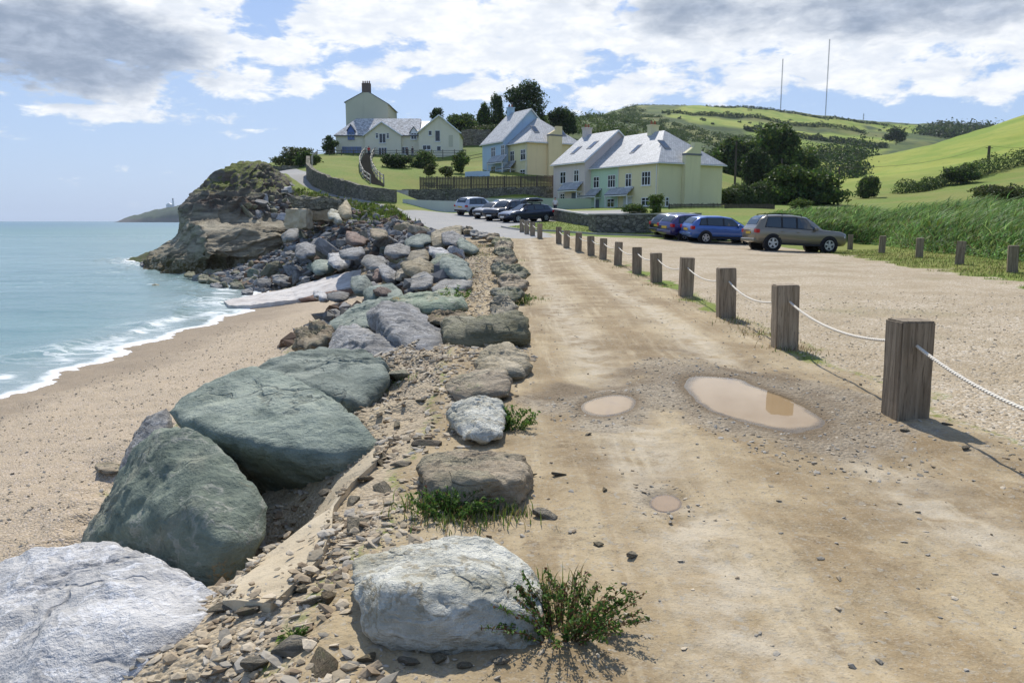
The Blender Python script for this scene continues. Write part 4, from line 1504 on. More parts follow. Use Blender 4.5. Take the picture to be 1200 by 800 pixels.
def scatter_small():
    r = np.random.default_rng(5)
    # rubble filling the heap
    n = 17000
    y = r.uniform(22, 86, n)
    x = r.uniform(-40, -1, n)
    s = coast_s(x, y)
    bw = bank_width(y)
    k = (s > .8) & (s < bw * 1.08) & ~((y > 68) & (x < -.34 * y))
    x, y = x[k], y[k]
    gx, gy = 600 + x / y * FPX, None
    z = height(x, y)
    gy = 259 + (EYE - z) / y * FPX
    k = ~((gx > 285) & (gx < 428) & (gy > 344 - (gx - 300) * .236) & (gy < 362))
    x, y, z = x[k], y[k], z[k]
    size = .10 + .34 * r.random(len(x)) ** 1.3
    me_m = [RK['grey'], RK['slate'], RK['red'], RK['moss']]
    t = []
    for nm, a, b in (('rubble_grey', (.14, .138, .13), (.34, .33, .31)), ('rubble_dark', (.10, .10, .10), (.2, .2, .2)), ('rubble_red', (.12, .08, .055), (.24, .17, .12))):
        t.append(chip_material(nm, a, b))
    chips('rubble', np.stack([x, y, z + size * .25], 1), size, t, r.choice([0, 0, 1, 2], len(x)), 1, .8, 'small broken rubble filling the gaps of the rock heap')
    # chips on the bank close by
    n = 60000
    y = 1.8 + 30 * r.random(n) ** 1.9
    s0 = r.normal(.85, .85, n)
    x = np.interp(y, CREST[:, 1], CREST[:, 0]) - s0
    k = (s0 > -.35) & (s0 < 4.6)
    x, y, s0 = x[k], y[k], s0[k]
    cl = fbm2(x, y, 1.3, 3, .5, 3)
    k = cl + r.normal(0, .25, len(x)) > -.12
    x, y = x[k], y[k]
    ap = poly_sd(x, y, np.array([tuple(hit(*p)[:2]) for p in APRON]))
    k = (ap < .05) | (r.random(len(x)) < .03)
    x, y, ap = x[k], y[k], ap[k]
    size = .006 + .038 * r.random(len(x)) ** 3.4
    chips('stone_chips', np.stack([x, y, height(x, y) + size * .15 + sstep(-.04, .02, ap) * .055], 1), size, CH, r.choice([0, 0, 1, 2], len(x)), 2, .45, 'loose stone chips strewn over the bank')
    # gravel of the path between the bank and the edge stones
    n = 9000
    y = 9 + 33 * r.random(n) ** 1.3
    s0 = r.uniform(-1.0, 1.5, n)
    x = np.interp(y, CREST[:, 1], CREST[:, 0]) - s0
    size = .012 + .045 * r.random(n) ** 3
    chips('path_gravel', np.stack([x, y, height(x, y) + size * .12], 1), size, CH, r.choice([0, 0, 1, 2], n), 8, .5, 'loose gravel on the path behind the edge stones')
    # grit on the track and round the puddles
    n = 32000
    y = 2.2 + 20 * r.random(n) ** 1.7
    x = r.uniform(-.7, 5.0, n)
    u = np.min([puddle_u(x, y, p) for p in PUDDLES], 0)
    edge = np.exp(-((x - 3.3) / .5) ** 2) + np.exp(-((x + .35) / .45) ** 2)
    w_ = np.where((u > .95) & (u < 1.9), 1.0, .075 + .16 * edge) * (u > .9)
    k = r.random(n) < w_
    x, y, u = x[k], y[k], u[k]
    size = .004 + .017 * r.random(len(x)) ** 3.2
    chips('grit', np.stack([x, y, height(x, y) + size * .1], 1), size, [CH[1], CH[0], CH[2]], r.choice([0, 0, 0, 1, 2], len(x)), 3, .5, 'grey grit thrown up round the puddles and along the track')
    # stones of the car park close to the posts
    n = 9000
    y = 4 + 14 * r.random(n) ** 1.5
    x = 3.4 + r.random(n) * 8
    size = .006 + .016 * r.random(n) ** 3
    chips('gravel', np.stack([x, y, height(x, y) + size * .1], 1), size, CH, r.choice([0, 0, 0, 1], n), 4, .5, 'loose gravel on the surface of the car park')
    # shingle on the beach
    n = 6000
    y = 6 + 26 * r.random(n) ** 1.6
    s0 = 4.2 + 6 * r.random(n)
    x = np.interp(y, CREST[:, 1], CREST[:, 0]) - s0
    size = .008 + .026 * r.random(n) ** 3
    chips('shingle', np.stack([x, y, height(x, y) + size * .1], 1), size, CH, r.choice([0, 0, 0, 0, 1], n), 6, .6, 'small shingle stones on the beach')


scatter_small()


# larger loose stones one could pick up
def loose_stones():
    r = np.random.default_rng(77)
    spots = [(400, 575, 'buff'), (432, 560, 'brown'), (385, 556, 'buff'), (412, 590, 'buff'), (372, 640, 'buff'), (383, 700, 'brown'), (362, 706, 'buff'), (350, 690, 'buff'), (395, 610, 'brown'), (330, 700, 'buff'),
             (296, 716, 'brown'), (272, 712, 'brown'), (240, 790, 'brown'), (300, 770, 'buff'), (345, 760, 'buff'), (378, 782, 'brown'), (420, 620, 'buff'), (450, 575, 'buff'), (470, 545, 'buff'), (448, 540, 'brown'),
             (466, 500, 'buff'), (492, 470, 'buff'), (500, 520, 'brown'), (640, 610, 'buff'), (655, 560, 'buff'), (708, 580, 'brown'), (690, 512, 'buff'), (622, 560, 'brown'), (740, 655, 'buff'), (605, 690, 'buff'),
             (515, 775, 'buff'), (545, 782, 'brown'), (480, 778, 'brown'), (585, 780, 'buff'), (430, 770, 'brown'), (606, 466, 'brown'), (612, 400, 'brown'), (700, 640, 'buff'), (1110, 500, 'buff'), (1130, 530, 'brown'), (1060, 505, 'buff')]
    for i, (px, py, kd) in enumerate(spots):
        p = hit(px, py)
        k = int(r.integers(0, 14))
        if (k, kd) not in PROTO_ME:
            v, f = PROTO[k]
            PROTO_ME[(k, kd)] = mesh_np('boulder', v, f, RK[kd], True)
        o = link('loose_stone', PROTO_ME[(k, kd)], None, p + Vector((0, 0, .008)), (r.uniform(-.3, .3), r.uniform(-.3, .3), r.uniform(0, 6.28)))
        big = .035 + .04 * r.random() if i < 24 else .018 + .02 * r.random()
        o.scale = (big * 1.4, big, big * .6)
        if py > 768 and px > 420:
            where = 'in the shade under the white-faced foreground boulder'
        elif px > 1000:
            where = 'on the gravel beside the big post'
        elif px > 600:
            where = 'on the bare dirt of the track'
        elif px < 345:
            where = 'at the low end of the sloping concrete'
        elif py > 600:
            where = 'on the bank between the sloping concrete and the white-faced boulder'
        else:
            where = 'on the bank beside the sea-green slab'
        tag(o, f'loose {CNAME[kd]} stone lying {where}', 'stone', f'loose stones {where}')


loose_stones()


# ------------------------------------------------------------------ cliff at the end of the beach
def catmull(Pm, n):
    """resample rows of control points smoothly: Pm (k, m, 3) -> (n, m, 3)"""
    k = len(Pm)
    t = np.linspace(0, k - 1, n)
    i = np.clip(t.astype(int), 0, k - 2)
    f = (t - i)[:, None, None]
    g = lambda j: Pm[np.clip(j, 0, k - 1)]
    p0, p1, p2, p3 = g(i - 1), g(i), g(i + 1), g(i + 2)
    return .5 * (2 * p1 + (p2 - p0) * f + (2 * p0 - 5 * p1 + 4 * p2 - p3) * f ** 2 + (3 * p1 - p0 - 3 * p2 + p3) * f ** 3)


def cliff():
    cols = [
        [(176, 316, 78), (180, 306, 80), (186, 295, 82), (196, 285, 84), (207, 276, 87), (212, 262, 89), (214, 248, 90), (228, 231, 93), (250, 212, 97), (275, 205, 110)],
        [(166, 315, 73), (172, 304, 74), (180, 293, 76), (192, 284, 79), (204, 276, 82), (208, 262, 84), (209, 248, 85), (222, 231, 88), (243, 212, 92), (285, 204, 108)],
        [(186, 317, 69), (190, 305, 70), (197, 293, 71.5), (206, 281, 73), (213, 268, 75), (213, 256, 77), (216, 243, 79), (232, 221, 84), (264, 197, 90), (300, 203, 106)],
        [(206, 318, 67.5), (208, 306, 68), (213, 294, 69), (219, 281, 70), (224, 262, 71), (229, 256, 75), (232, 238, 78), (246, 215, 83), (279, 188.5, 90), (308, 200, 104)],
        [(226, 318, 66), (228, 306, 65), (231, 294, 64.5), (231, 280, 65), (237, 262, 67), (246, 256, 74.5), (253, 236, 78), (263, 211, 83), (291, 190, 90), (315, 201, 104)],
        [(250, 315, 66), (252, 304, 64.5), (254, 292, 64.5), (256, 279, 65.5), (262, 261, 68.5), (269, 255, 75.5), (275, 236, 78), (281, 213, 82), (305, 191, 90), (322, 202, 104)],
        [(276, 311, 66), (278, 300, 66), (281, 289, 66.5), (286, 276, 67.5), (293, 261, 70), (299, 254, 77), (301, 236, 80), (301, 215, 84), (314, 196, 92), (330, 204, 104)],
        [(306, 304, 67), (308, 295, 67), (311, 286, 68), (316, 275, 69), (321, 262, 71.5), (325, 256, 79), (325, 240, 83), (323, 222, 88), (328, 205, 96), (338, 207, 104)],
        [(335, 294, 70), (336, 288, 70.5), (338, 281, 71), (341, 271, 72), (343, 261, 74), (344, 256, 81), (345, 246, 86), (346, 232, 91), (347, 220, 98), (350, 214, 104)],
        [(352, 290, 74), (353, 285, 75), (354, 279, 76), (355, 271, 77), (356, 264, 79), (357, 259, 86), (358, 250, 90), (358, 238, 95), (357, 228, 100), (356, 222, 105)],
    ]
    C = np.array([[tuple(P(*q)) for q in c] for c in cols])
    # carry the foot below the water
    foot = C[:, :1].copy()
    foot[..., 2] = -4.0
    foot[..., 1] -= 1.0
    C = np.concatenate([foot, C], 1)
    nu, nv = 300, 240
    S = catmull(C, nu)
    S = catmull(S.transpose(1, 0, 2), nv).transpose(1, 0, 2)
    V = S.reshape(-1, 3)
    i = (np.arange(nu - 1)[:, None] * nv + np.arange(nv - 1)[None]).ravel()
    F = np.stack([i, i + nv, i + nv + 1, i + 1], 1)
    tri = np.concatenate([F[:, [0, 1, 2]], F[:, [0, 2, 3]]])
    n = vnormals(V, tri)
    if n[:, 1].mean() > 0:
        n = -n
        F = F[:, ::-1]
    q = V.copy()
    dip = np.array([-.30, .1, 1.0])
    h = V @ dip
    q2 = np.stack([V[:, 0] * .22, V[:, 1] * .22, h * .9], 1)
    d = fbm(V * .16, 4, .5) * 1.1
    d += fbm(q2, 5, .55, ridged=True) * .30
    d += fbm(V * .8, 3, .5) * .24
    st = h * .85 + fbm(V * .15, 3, .5) * 2.2
    fr = st - np.floor(st)
    d += (sstep(0, .12, fr) - fr) * .55
    d += fbm(V * 2.6, 3, .6) * .07
    top = sstep(nv * .93, nv * .8, np.tile(np.arange(nv), nu))
    d = d * (1 - .55 * sstep(3.2, 2.0, V[:, 2]) * sstep(-1.8, -.6, V[:, 2]))
    d = (d - d.mean() - .35) * np.repeat(np.interp(np.arange(nu), [0, nu * .12, nu * .3], [.45, .5, 1]), nv)
    V = V + n * (d * (.25 + .75 * top))[:, None]
    t = material('cliff_rock')
    p = t.pos()
    g = t.node('ShaderNodeNewGeometry')
    nz = t.sep(g.outputs['Normal'])[2]
    px_, py_, pz_ = t.sep(p)
    bd = t.map(p, (.25, .25, 1.6), (.1, .29, 0))
    n1 = t.noise(bd, 1.1, 7, .65, .3)
    n2 = t.noise(p, .5, 5, .6)
    n3 = t.noise(p, 3.5, 6, .68)
    dark = t.mix(t.ramp(n1, .36, .62), (.095, .083, .066), (.21, .182, .142))
    dark = t.mix(t.ramp(n2, .52, .62, 0, .6), dark, (.15, .095, .065))
    buff = t.mix(t.ramp(n1, .36, .62), (.17, .145, .10), (.36, .315, .225))
    lowm = t.ramp(t.math('ADD', pz_, t.math('MULTIPLY', n2, 3.0)), 3.4, 4.6, 1, 0)
    c = t.mix(lowm, dark, buff)
    c = t.mix(t.ramp(n3, .5, .72, 0, .5), c, t.vmath('SCALE', c, .5))
    weed = t.math('MULTIPLY', t.ramp(pz_, -2.2, -.6, 1, 0), t.ramp(n3, .35, .6))
    c = t.mix(weed, c, (.10, .075, .025))
    gm = t.math('MULTIPLY', t.ramp(t.math('ADD', t.math('ADD', nz, t.math('MULTIPLY', n2, .5)), t.math('MULTIPLY', n3, .25)), .98, 1.22), t.ramp(pz_, 3.6, 5.4))
    gm2 = t.math('MULTIPLY', t.ramp(t.math('ADD', t.math('MULTIPLY', pz_, .12), n2), 1.36, 1.56), t.ramp(n3, .40, .58))
    gm = t.math('MAXIMUM', gm, gm2)
    gcol = t.mix(t.ramp(n3, .35, .65), (.06, .085, .015), (.155, .165, .035))
    c = t.mix(gm, c, gcol)
    hh = t.math('ADD', n1, t.math('MULTIPLY', n3, .5))
    setp(t, c, .9, .2, normal=t.bump(hh, .9, .35))
    me = mesh_np('cliff', V, F, t.m, True)
    tag(link('cliff', me), 'dark rocky cliff with a grassy top above the sea', None, None, 'structure')
    # a scree of broken rock lying on its landward shoulder
    from mathutils.bvhtree import BVHTree
    bv = BVHTree.FromPolygons([tuple(v) for v in V], [tuple(f) for f in F])
    r = np.random.default_rng(31)
    eye = Vector((0, 0, EYE))
    got = []
    for k_ in range(900):
        px, py = r.uniform(288, 348), r.uniform(216, 257)
        if py < 216 + (348 - px) * .42 or len(got) >= 46:
            continue
        a, b = ray(px, py)
        h_ = bv.ray_cast(eye, Vector((a, 1, b)).normalized())
        if h_[0] is None:
            continue
        sz = .30 + .35 * r.random() ** 1.5
        if any((h_[0] - q_[0]).length < .75 * (sz + q_[1]) for q_ in got):
            continue
        got.append((h_[0], sz))
        kd = str(r.choice(['grey', 'slate', 'grey', 'white', 'moss']))
        k = int(r.integers(0, 14))
        if (k, kd) not in PROTO_ME:
            v, f = PROTO[k]
            PROTO_ME[(k, kd)] = mesh_np('boulder', v, f, RK[kd], True)
        o = link('boulder', PROTO_ME[(k, kd)], None, h_[0] + Vector((0, .1, sz * .15)), (r.normal(0, .6), r.normal(0, .6), r.uniform(0, 6)))
        o.scale = (sz * r.uniform(1, 1.4), sz, sz * r.uniform(.8, 1.1))
        tag(o, f'{CNAME[kd]} block in the scree on the landward shoulder of the cliff', 'boulder', 'scree blocks on the cliff shoulder')


cliff()


# rocks awash off the foot of the cliff
for i, (a, b, c, d, dist) in enumerate([(163, 307, 171, 313, 76), (178, 333, 188, 338, 55), (231, 321, 246, 332, 56.5), (246, 331, 262, 340, 52.5), (268, 329, 285, 339, 52.5), (300, 326, 318, 337, 51.5), (215, 319, 229, 326, 60), (283, 339, 297, 346, 48), (205, 326, 212, 330, 59), (318, 322, 340, 334, 51)]):
    lab = ['lone rock awash in white foam at the tip of the cliff', 'small dark rock just breaking the surface of the sea', 'weedy rock in the shallows under the cliff, next to open water', 'dark wet rock in the foam beside the beach', 'square weedy rock in the foam at the foot of the heap',
           'grey rock in the foam just above the concrete slab', 'flat brown rock in the water against the cliff foot', 'low wet rock on the sand line beside the concrete slab', 'tiny dark rock alone in the water by the cliff', 'broad grey rock behind the sandy end of the concrete slab'][i]
    boulder(lab, blob_pts(a, b, c, d, dist, seed=200 + i, dd=1.5), ['slate', 'moss', 'moss', 'slate', 'moss', 'grey', 'moss', 'slate', 'slate', 'grey'][i], None, (), 4, 14, .07, .04, seed=150 + i, name='sea_rock', cat='rock', group='rocks at the water under the cliff')


# ------------------------------------------------------------------ concrete
def concrete(name, a, b):
    t = material(name)
    p = t.pos()
    n1 = t.noise(p, 1.2, 5, .6)
    n2 = t.noise(p, 14, 5, .65)
    c = t.mix(t.ramp(n1, .35, .65), a, b)
    c = t.mix(t.ramp(n2, .5, .75, 0, .5), c, t.vmath('SCALE', c, .62))
    setp(t, c, .9, .2, normal=t.bump(t.math('ADD', n2, t.noise(p, 60, 3, .6)), .4, .02))
    return t.m


M_CONC = concrete('concrete_buff', (.46, .375, .25), (.58, .49, .345))
M_CONC_PALE = concrete('concrete_pale', (.47, .43, .39), (.60, .565, .52))


def slab(name, pts, lift, thick, mat, label, cat, group=None, sub=30, amp=.02):
    """a thick sheet over a traced outline of places on the ground"""
    top = [Vector(p) + Vector((0, 0, lift)) for p in pts]
    bm = bmesh.new()
    f = bm.faces.new([bm.verts.new(p) for p in top])
    r = bmesh.ops.triangulate(bm, faces=[f])
    ex = bmesh.ops.extrude_face_region(bm, geom=list(bm.faces))
    for v in ex['geom']:
        if isinstance(v, bmesh.types.BMVert):
            v.co.z -= thick
    bmesh.ops.recalc_face_normals(bm, faces=bm.faces)
    for k in range(4):
        long = [e for e in bm.edges if e.calc_length() > max((top[0] - top[len(top) // 2]).length / sub, .05)]
        if not long:
            break
        bmesh.ops.subdivide_edges(bm, edges=long, cuts=1, use_grid_fill=True)
    bmesh.ops.triangulate(bm, faces=bm.faces)
    bmesh.ops.recalc_face_normals(bm, faces=bm.faces)
    V = np.array([v.co[:] for v in bm.verts])
    dz = fbm(V * 2.2, 4, .55) * amp
    dd = np.stack([fbm(V * 3 + 5, 3, .5), fbm(V * 3 + 11, 3, .5), fbm(V * 2 + 3, 4, .5) * 1.0], 1) * amp
    for v, q in zip(bm.verts, dd):
        v.co += Vector(q)
    me = bpy.data.meshes.new(name)
    bm.to_mesh(me)
    bm.free()
    me.materials.append(mat)
    return tag(link(name, me), label, cat, group)


_ap = APRON
slab('concrete_apron', [hit(*p) for p in _ap], .05, .35, M_CONC, 'smooth sandy concrete sloping down beside the dark hollow under the boulders', 'concrete', amp=.01)
_sl = [(294, 357.5), (347, 350.5), (385, 342), (421, 334), (423, 316), (404, 319), (385, 324), (340, 337), (300, 345), (262, 352), (268, 358)]
slab('concrete_slab', [P(x, y, d) for (x, y), d in zip(_sl, (40.2, 40.2, 40.2, 40.2, 43.6, 44.6, 45, 45, 44.4, 43, 40.6))], .0, .5, M_CONC_PALE, 'long pale fallen concrete slab sloping from the rocks onto the sand', 'concrete', amp=.05)
boulder('thin reddish edge of broken concrete under the long pale slab', [(345, 352, 39.8), (372, 345, 39.8), (418, 336, 39.8), (421, 341, 39.6), (385, 350, 39.6), (350, 355, 39.6)], 'red', .8, (), 4, 20, .05, name='broken_concrete', cat='concrete', group=None)

# ------------------------------------------------------------------ plain materials
def plain(name, col, rough=.6, spec=.4, metal=0.0, n_scale=6, n_amt=.25, bump=0.0, coat=0.0):
    t = material(name)
    p = t.obj()
    n = t.noise(p, n_scale, 5, .6)
    c = t.mix(t.ramp(n, .35, .7, 0, n_amt), col, tuple(k * .6 for k in col))
    setp(t, c, rough, spec, metal)
    if bump:
        t.put(t.b.inputs['Normal'], t.bump(t.noise(p, n_scale * 5, 4, .6), bump, .02))
    if coat:
        t.b.inputs['Coat Weight'].default_value = coat
        t.b.inputs['Coat Roughness'].default_value = .04
    return t.m


def render_mat(name, col):
    t = material(name)
    p = t.pos()
    n = t.noise(p, .35, 5, .6)
    st = t.noise(t.map(p, (1.2, 1.2, .12)), 1.4, 4, .6)
    c = t.mix(t.ramp(n, .35, .7, 0, .3), col, tuple(k * .82 for k in col))
    c = t.mix(t.ramp(st, .52, .75, 0, .3), c, tuple(k * .70 for k in col))
    setp(t, c, .92, .15, normal=t.bump(t.noise(p, 12, 4, .6), .15, .02))
    return t.m


def slate_mat(name, a, b):
    t = material(name)
    p = t.obj()
    br = t.node('ShaderNodeTexBrick')
    br.offset = .5
    uv = t.node('ShaderNodeUVMap')
    t.put(br.inputs['Vector'], uv.outputs[0])
    t.put(br.inputs['Color1'], (*a, 1))
    t.put(br.inputs['Color2'], (*b, 1))
    t.put(br.inputs['Mortar'], (.10, .105, .11, 1))
    br.inputs['Scale'].default_value = 1
    br.inputs['Brick Width'].default_value = .32
    br.inputs['Row Height'].default_value = .24
    br.inputs['Mortar Size'].default_value = .012
    n = t.noise(p, .9, 5, .6)
    c = t.mix(t.ramp(n, .4, .7, 0, .4), br.outputs['Color'], t.vmath('SCALE', br.outputs['Color'], .65))
    setp(t, c, .55, .4, normal=t.bump(br.outputs['Fac'], .5, -.02))
    return t.m


def stone_wall_mat(name, a, b, cap=None, scale=2.6):
    t = material(name)
    p = t.pos()
    q = t.vmath('ADD', t.map(p, (1, 1, 1.9)), t.vmath('SCALE', t.noise(p, 2, 3, .5, out=1), .3))
    ed = t.voro(q, scale, 'DISTANCE_TO_EDGE')
    cc = t.voro(q, scale, 'F1', 'Color')
    v = t.sep(cc)[0]
    n = t.noise(p, 7, 5, .65)
    c = t.mix(v, a, b)
    c = t.mix(t.ramp(n, .45, .75, 0, .6), c, tuple(k * .5 for k in a))
    c = t.mix(t.ramp(ed, 0, .07, .85, 0), c, tuple(k * .35 for k in a))
    moss = t.math('MULTIPLY', t.ramp(t.noise(p, .8, 4, .6), .5, .65), t.ramp(n, .4, .6))
    c = t.mix(t.math('MULTIPLY', moss, .6), c, (.09, .11, .03))
    setp(t, c, .92, .2, normal=t.bump(t.math('ADD', t.ramp(ed, 0, .12), t.math('MULTIPLY', n, .3)), .8, .06))
    return t.m


def wood_mat(name, a, b, axis=(8, 8, .5), dark=None):
    t = material(name)
    o = t.vmath('ADD', t.obj(), t.vmath('SCALE', t.comb(t.orand(), t.orand(), t.orand()), 9))
    g = t.noise(t.map(o, axis), 3.2, 6, .62, .35)
    g2 = t.noise(t.map(o, tuple(k * 2.5 for k in axis)), 5, 4, .6)
    c = t.mix(t.ramp(g, .34, .66), a, b)
    c = t.mix(t.ramp(g2, .54, .68, 0, .65), c, dark or tuple(k * .35 for k in a))
    c = t.hsv(c, .5, 1, t.mixf(t.orand(), .85, 1.15))
    setp(t, c, .85, .2, normal=t.bump(t.math('ADD', g, t.math('MULTIPLY', g2, .6)), .55, .012))
    return t.m


M_POST = wood_mat('weathered_oak', (.19, .148, .10), (.33, .268, .19), (7, 7, .45))
M_WOOD = wood_mat('grey_timber', (.10, .083, .064), (.18, .152, .115), (5, 5, .6))
M_PALEWOOD = wood_mat('pale_timber', (.36, .32, .26), (.5, .46, .38), (5, 5, .6))
M_DARKWOOD = wood_mat('dark_timber', (.06, .05, .04), (.13, .105, .08), (5, 5, .6))
M_ROPE = None
t = material('rope')
tw = t.node('ShaderNodeTexWave', wave_type='BANDS', bands_direction='DIAGONAL')
t.put(tw.inputs['Vector'], t.obj())
tw.inputs['Scale'].default_value = 16
setp(t, t.mix(tw.outputs['Fac'], (.66, .59, .47), (.86, .80, .69)), .9, .2, normal=t.bump(tw.outputs['Fac'], .8, .01))
M_ROPE = t.m
M_STONE = stone_wall_mat('stone_wall', (.12, .112, .095), (.28, .26, .215))
M_STONE2 = stone_wall_mat('stone_wall_mossy', (.15, .138, .10), (.30, .275, .205))
M_CAP = concrete('coping', (.34, .325, .29), (.46, .44, .40))
M_WHITE = plain('white_paint', (.78, .78, .76), .5, .4, 0, 4, .15)
M_GLASS = plain('window_glass', (.018, .022, .028), .06, .6, 0, 2, .1)
M_SLATE = slate_mat('roof_slate', (.38, .385, .38), (.52, .525, .52))
M_SLATE2 = slate_mat('roof_slate_glare', (.26, .26, .255), (.72, .71, .69))  # bright tone paints white sun glare into the slates
M_FLASH = plain('lead', (.16, .17, .19), .6, .4)


# ------------------------------------------------------------------ posts and ropes beside the track
def post_mesh(h, w, seed):
    r = np.random.default_rng(seed)
    bm = bmesh.new()
    bmesh.ops.create_cube(bm, size=1)
    for v in bm.verts:
        v.co = Vector((v.co.x * w, v.co.y * w, (v.co.z + .5) * (h + .35) - .35))
    top = [e for e in bm.edges if all(v.co.z > h * .9 for v in e.verts)]
    side = [e for e in bm.edges if abs(e.verts[0].co.z - e.verts[1].co.z) > .1]
    bmesh.ops.bevel(bm, geom=top + side, offset=.012, segments=2, affect='EDGES')
    bmesh.ops.subdivide_edges(bm, edges=[e for e in bm.edges if e.calc_length() > .3], cuts=6)
    for v in bm.verts:
        v.co.x += r.normal(0, .0018)
        v.co.y += r.normal(0, .0018)
    me = bpy.data.meshes.new('post')
    bm.to_mesh(me)
    bm.free()
    me.materials.append(M_POST)
    return me


POST_ME = [post_mesh(.80, .275, i) for i in range(4)]
NTH = ['first', 'second', 'third', 'fourth', 'fifth', 'sixth', 'seventh', 'eighth', 'ninth', 'tenth', 'eleventh', 'twelfth']


def posts():
    r = np.random.default_rng(4)
    line = [(1069, 493), (923, 410), (853, 374), (805, 348.5), (770, 331.5), (747, 320.5), (724.5, 311), (707, 303.8), (693, 299.3), (678, 295.2), (664, 290.4), (655, 286.2)]
    labs = ['large square weathered timber post, tallest in the photo, with rope threaded through it', 'square timber post standing behind the large puddle, second along the roped row', ]
    labs += [f'square timber post, {n} along the roped row from the big one' for n in NTH[2:]]
    at = []
    p0 = hit(*line[0])
    back = Vector((p0.x - .12, p0.y - 3.35, 0))
    back.z = hz(back.x, back.y)
    for i, q in enumerate(line):
        p = hit(*q)
        p.y += .13
        p.z = hz(p.x, p.y)
        o = link('wooden_post', POST_ME[i % 4], None, p, (r.normal(0, .02), r.normal(0, .02), R(-3 + r.normal(0, 2.5))))
        if i:
            o.scale.z = r.uniform(.95, 1.04)
        tag(o, labs[i], 'post', 'roped timber posts beside the track')
        at.append(p)
    o = link('wooden_post', POST_ME[1], None, back, (0, 0, R(-3)))
    tag(o, 'square timber post at the very end of the roped row, out beyond the photo edge', 'post', 'roped timber posts beside the track')
    allp = [back] + at
    for i in range(len(allp) - 1):
        a, b = allp[i] + Vector((0, 0, .63)), allp[i + 1] + Vector((0, 0, .63))
        n = 26
        cv = bpy.data.curves.new('rope', 'CURVE')
        cv.dimensions = '3D'
        cv.bevel_depth = .0135 if i < 5 else .017
        cv.bevel_resolution = 3
        sp = cv.splines.new('POLY')
        sp.points.add(n - 1)
        sag = [.20, .15, .17, .13, .15, .12, .14, .12, .12, .12, .12, .12][i]
        for k in range(n):
            u = k / (n - 1)
            q = a.lerp(b, u)
            q.z -= sag * 4 * u * (1 - u)
            sp.points[k].co = (*q, 1)
        cv.materials.append(M_ROPE)
        tmp = bpy.data.objects.new('rope', cv)
        COL.objects.link(tmp)
        me = bpy.data.meshes.new_from_object(tmp.evaluated_get(bpy.context.evaluated_depsgraph_get()))
        bpy.data.objects.remove(tmp)
        ro = link('rope', me)
        if i == 0:
            lab = 'pale rope hanging from the big post towards the edge of the photo'
        else:
            lab = f'pale rope sagging between the {NTH[i - 1]} and {NTH[i]} posts of the roped row'
        tag(ro, lab, 'rope', 'ropes between the posts')
    # short posts at the mouth of the car park
    for i, q in enumerate([(632.6, 279.6), (624, 276.4), (617.4, 274.4), (611.6, 272)]):
        p = hit(*q)
        o = link('wooden_post', POST_ME[i % 4], None, p, (0, 0, R(r.normal(-3, 3))))
        tag(o, f'timber post in front of the small lawn, {["closest to the track", "second from the track", "third from the track", "set farthest back by the kerb"][i]}', 'post', 'four timber posts by the small lawn')
        if i:
            m = MB().tube([last + (p - last) * u + Vector((0, 0, .63 - .5 * u * (1 - u))) for u in np.linspace(0, 1, 10)], .016, 6)
            tag(m.build('rope', M_ROPE), f'short pale rope by the small lawn, {["first", "second", "third"][i - 1]} span from the track', 'rope', 'ropes by the small lawn')
        last = p
    # posts on the grass beyond the gravel
    for i, q in enumerate([(1186, 319), (1124, 310.5), (1077, 302), (1033, 296.5), (996, 292.5)]):
        p = hit(*q)
        o = link('wooden_post', POST_ME[i % 4], None, p, (r.normal(0, .03), r.normal(0, .03), R(r.normal(-25, 5))))
        tag(o, ['grey timber post on the grass below the reeds, at the edge of the photo', 'grey timber post on the grass, second from the photo edge', 'grey timber post on the grass, middle one of the five below the reeds',
                'grey timber post on the grass, second from the brown car', 'leaning grey timber post right in front of the brown car'][i], 'post', 'timber posts on the grass below the reeds')


posts()


# ------------------------------------------------------------------ walls and fences
def ribbon_wall(name, base, tops, thick, mat, label, cat='wall', cap=None, cap_h=.1, sub=.6, jag=.04, seed=1):
    """a wall along places on the ground; tops are heights of its top edge"""
    pts, hs = [], []
    for i in range(len(base) - 1):
        n = max(1, int((base[i + 1] - base[i]).length / sub))
        for k in range(n):
            u = k / n
            pts.append(base[i].lerp(base[i + 1], u))
            hs.append(tops[i] * (1 - u) + tops[i + 1] * u)
    pts.append(base[-1])
    hs.append(tops[-1])
    r = np.random.default_rng(seed)
    m = len(pts)

    def strip(z0f, z1f, half):
        V, F = [], []
        for i in range(m):
            t_ = pts[min(i + 1, m - 1)] - pts[max(i - 1, 0)]
            nrm = Vector((-t_.y, t_.x, 0)).normalized()
            for s_ in (-1, 1):
                q = pts[i] + nrm * half * s_
                V += [(q.x, q.y, z0f(i)), (q.x, q.y, z1f(i))]
        for i in range(m - 1):
            a, b = i * 4, i * 4 + 4
            F += [(a, b, b + 1, a + 1), (a + 2, a + 3, b + 3, b + 2), (a + 1, b + 1, b + 3, a + 3), (a, a + 2, b + 2, b)]
        F += [(0, 1, 3, 2), (m * 4 - 4, m * 4 - 2, m * 4 - 1, m * 4 - 3)]
        return V, F
    jit = r.normal(0, jag, m)
    top = [hs[i] + jit[i] for i in range(m)]
    ch = cap_h if cap else 0
    mb = MB()
    mb.add(*strip(lambda i: pts[i].z - .8, lambda i: top[i] - ch, thick / 2))
    o = mb.build(name, mat)
    tag(o, label, cat)
    if cap:
        mc = MB()
        mc.add(*strip(lambda i: top[i] - ch + .003, lambda i: top[i], thick / 2 + .05))
        mc.build('coping', cap, o)
    return o


def wall_px(name, base_px, top_px, thick, mat, label, **kw):
    b = [hit(*p) for p in base_px]
    tops = [P(p[0], q, v.y).z for p, q, v in zip(base_px, top_px, b)]
    return ribbon_wall(name, b, tops, thick, mat, label, **kw)


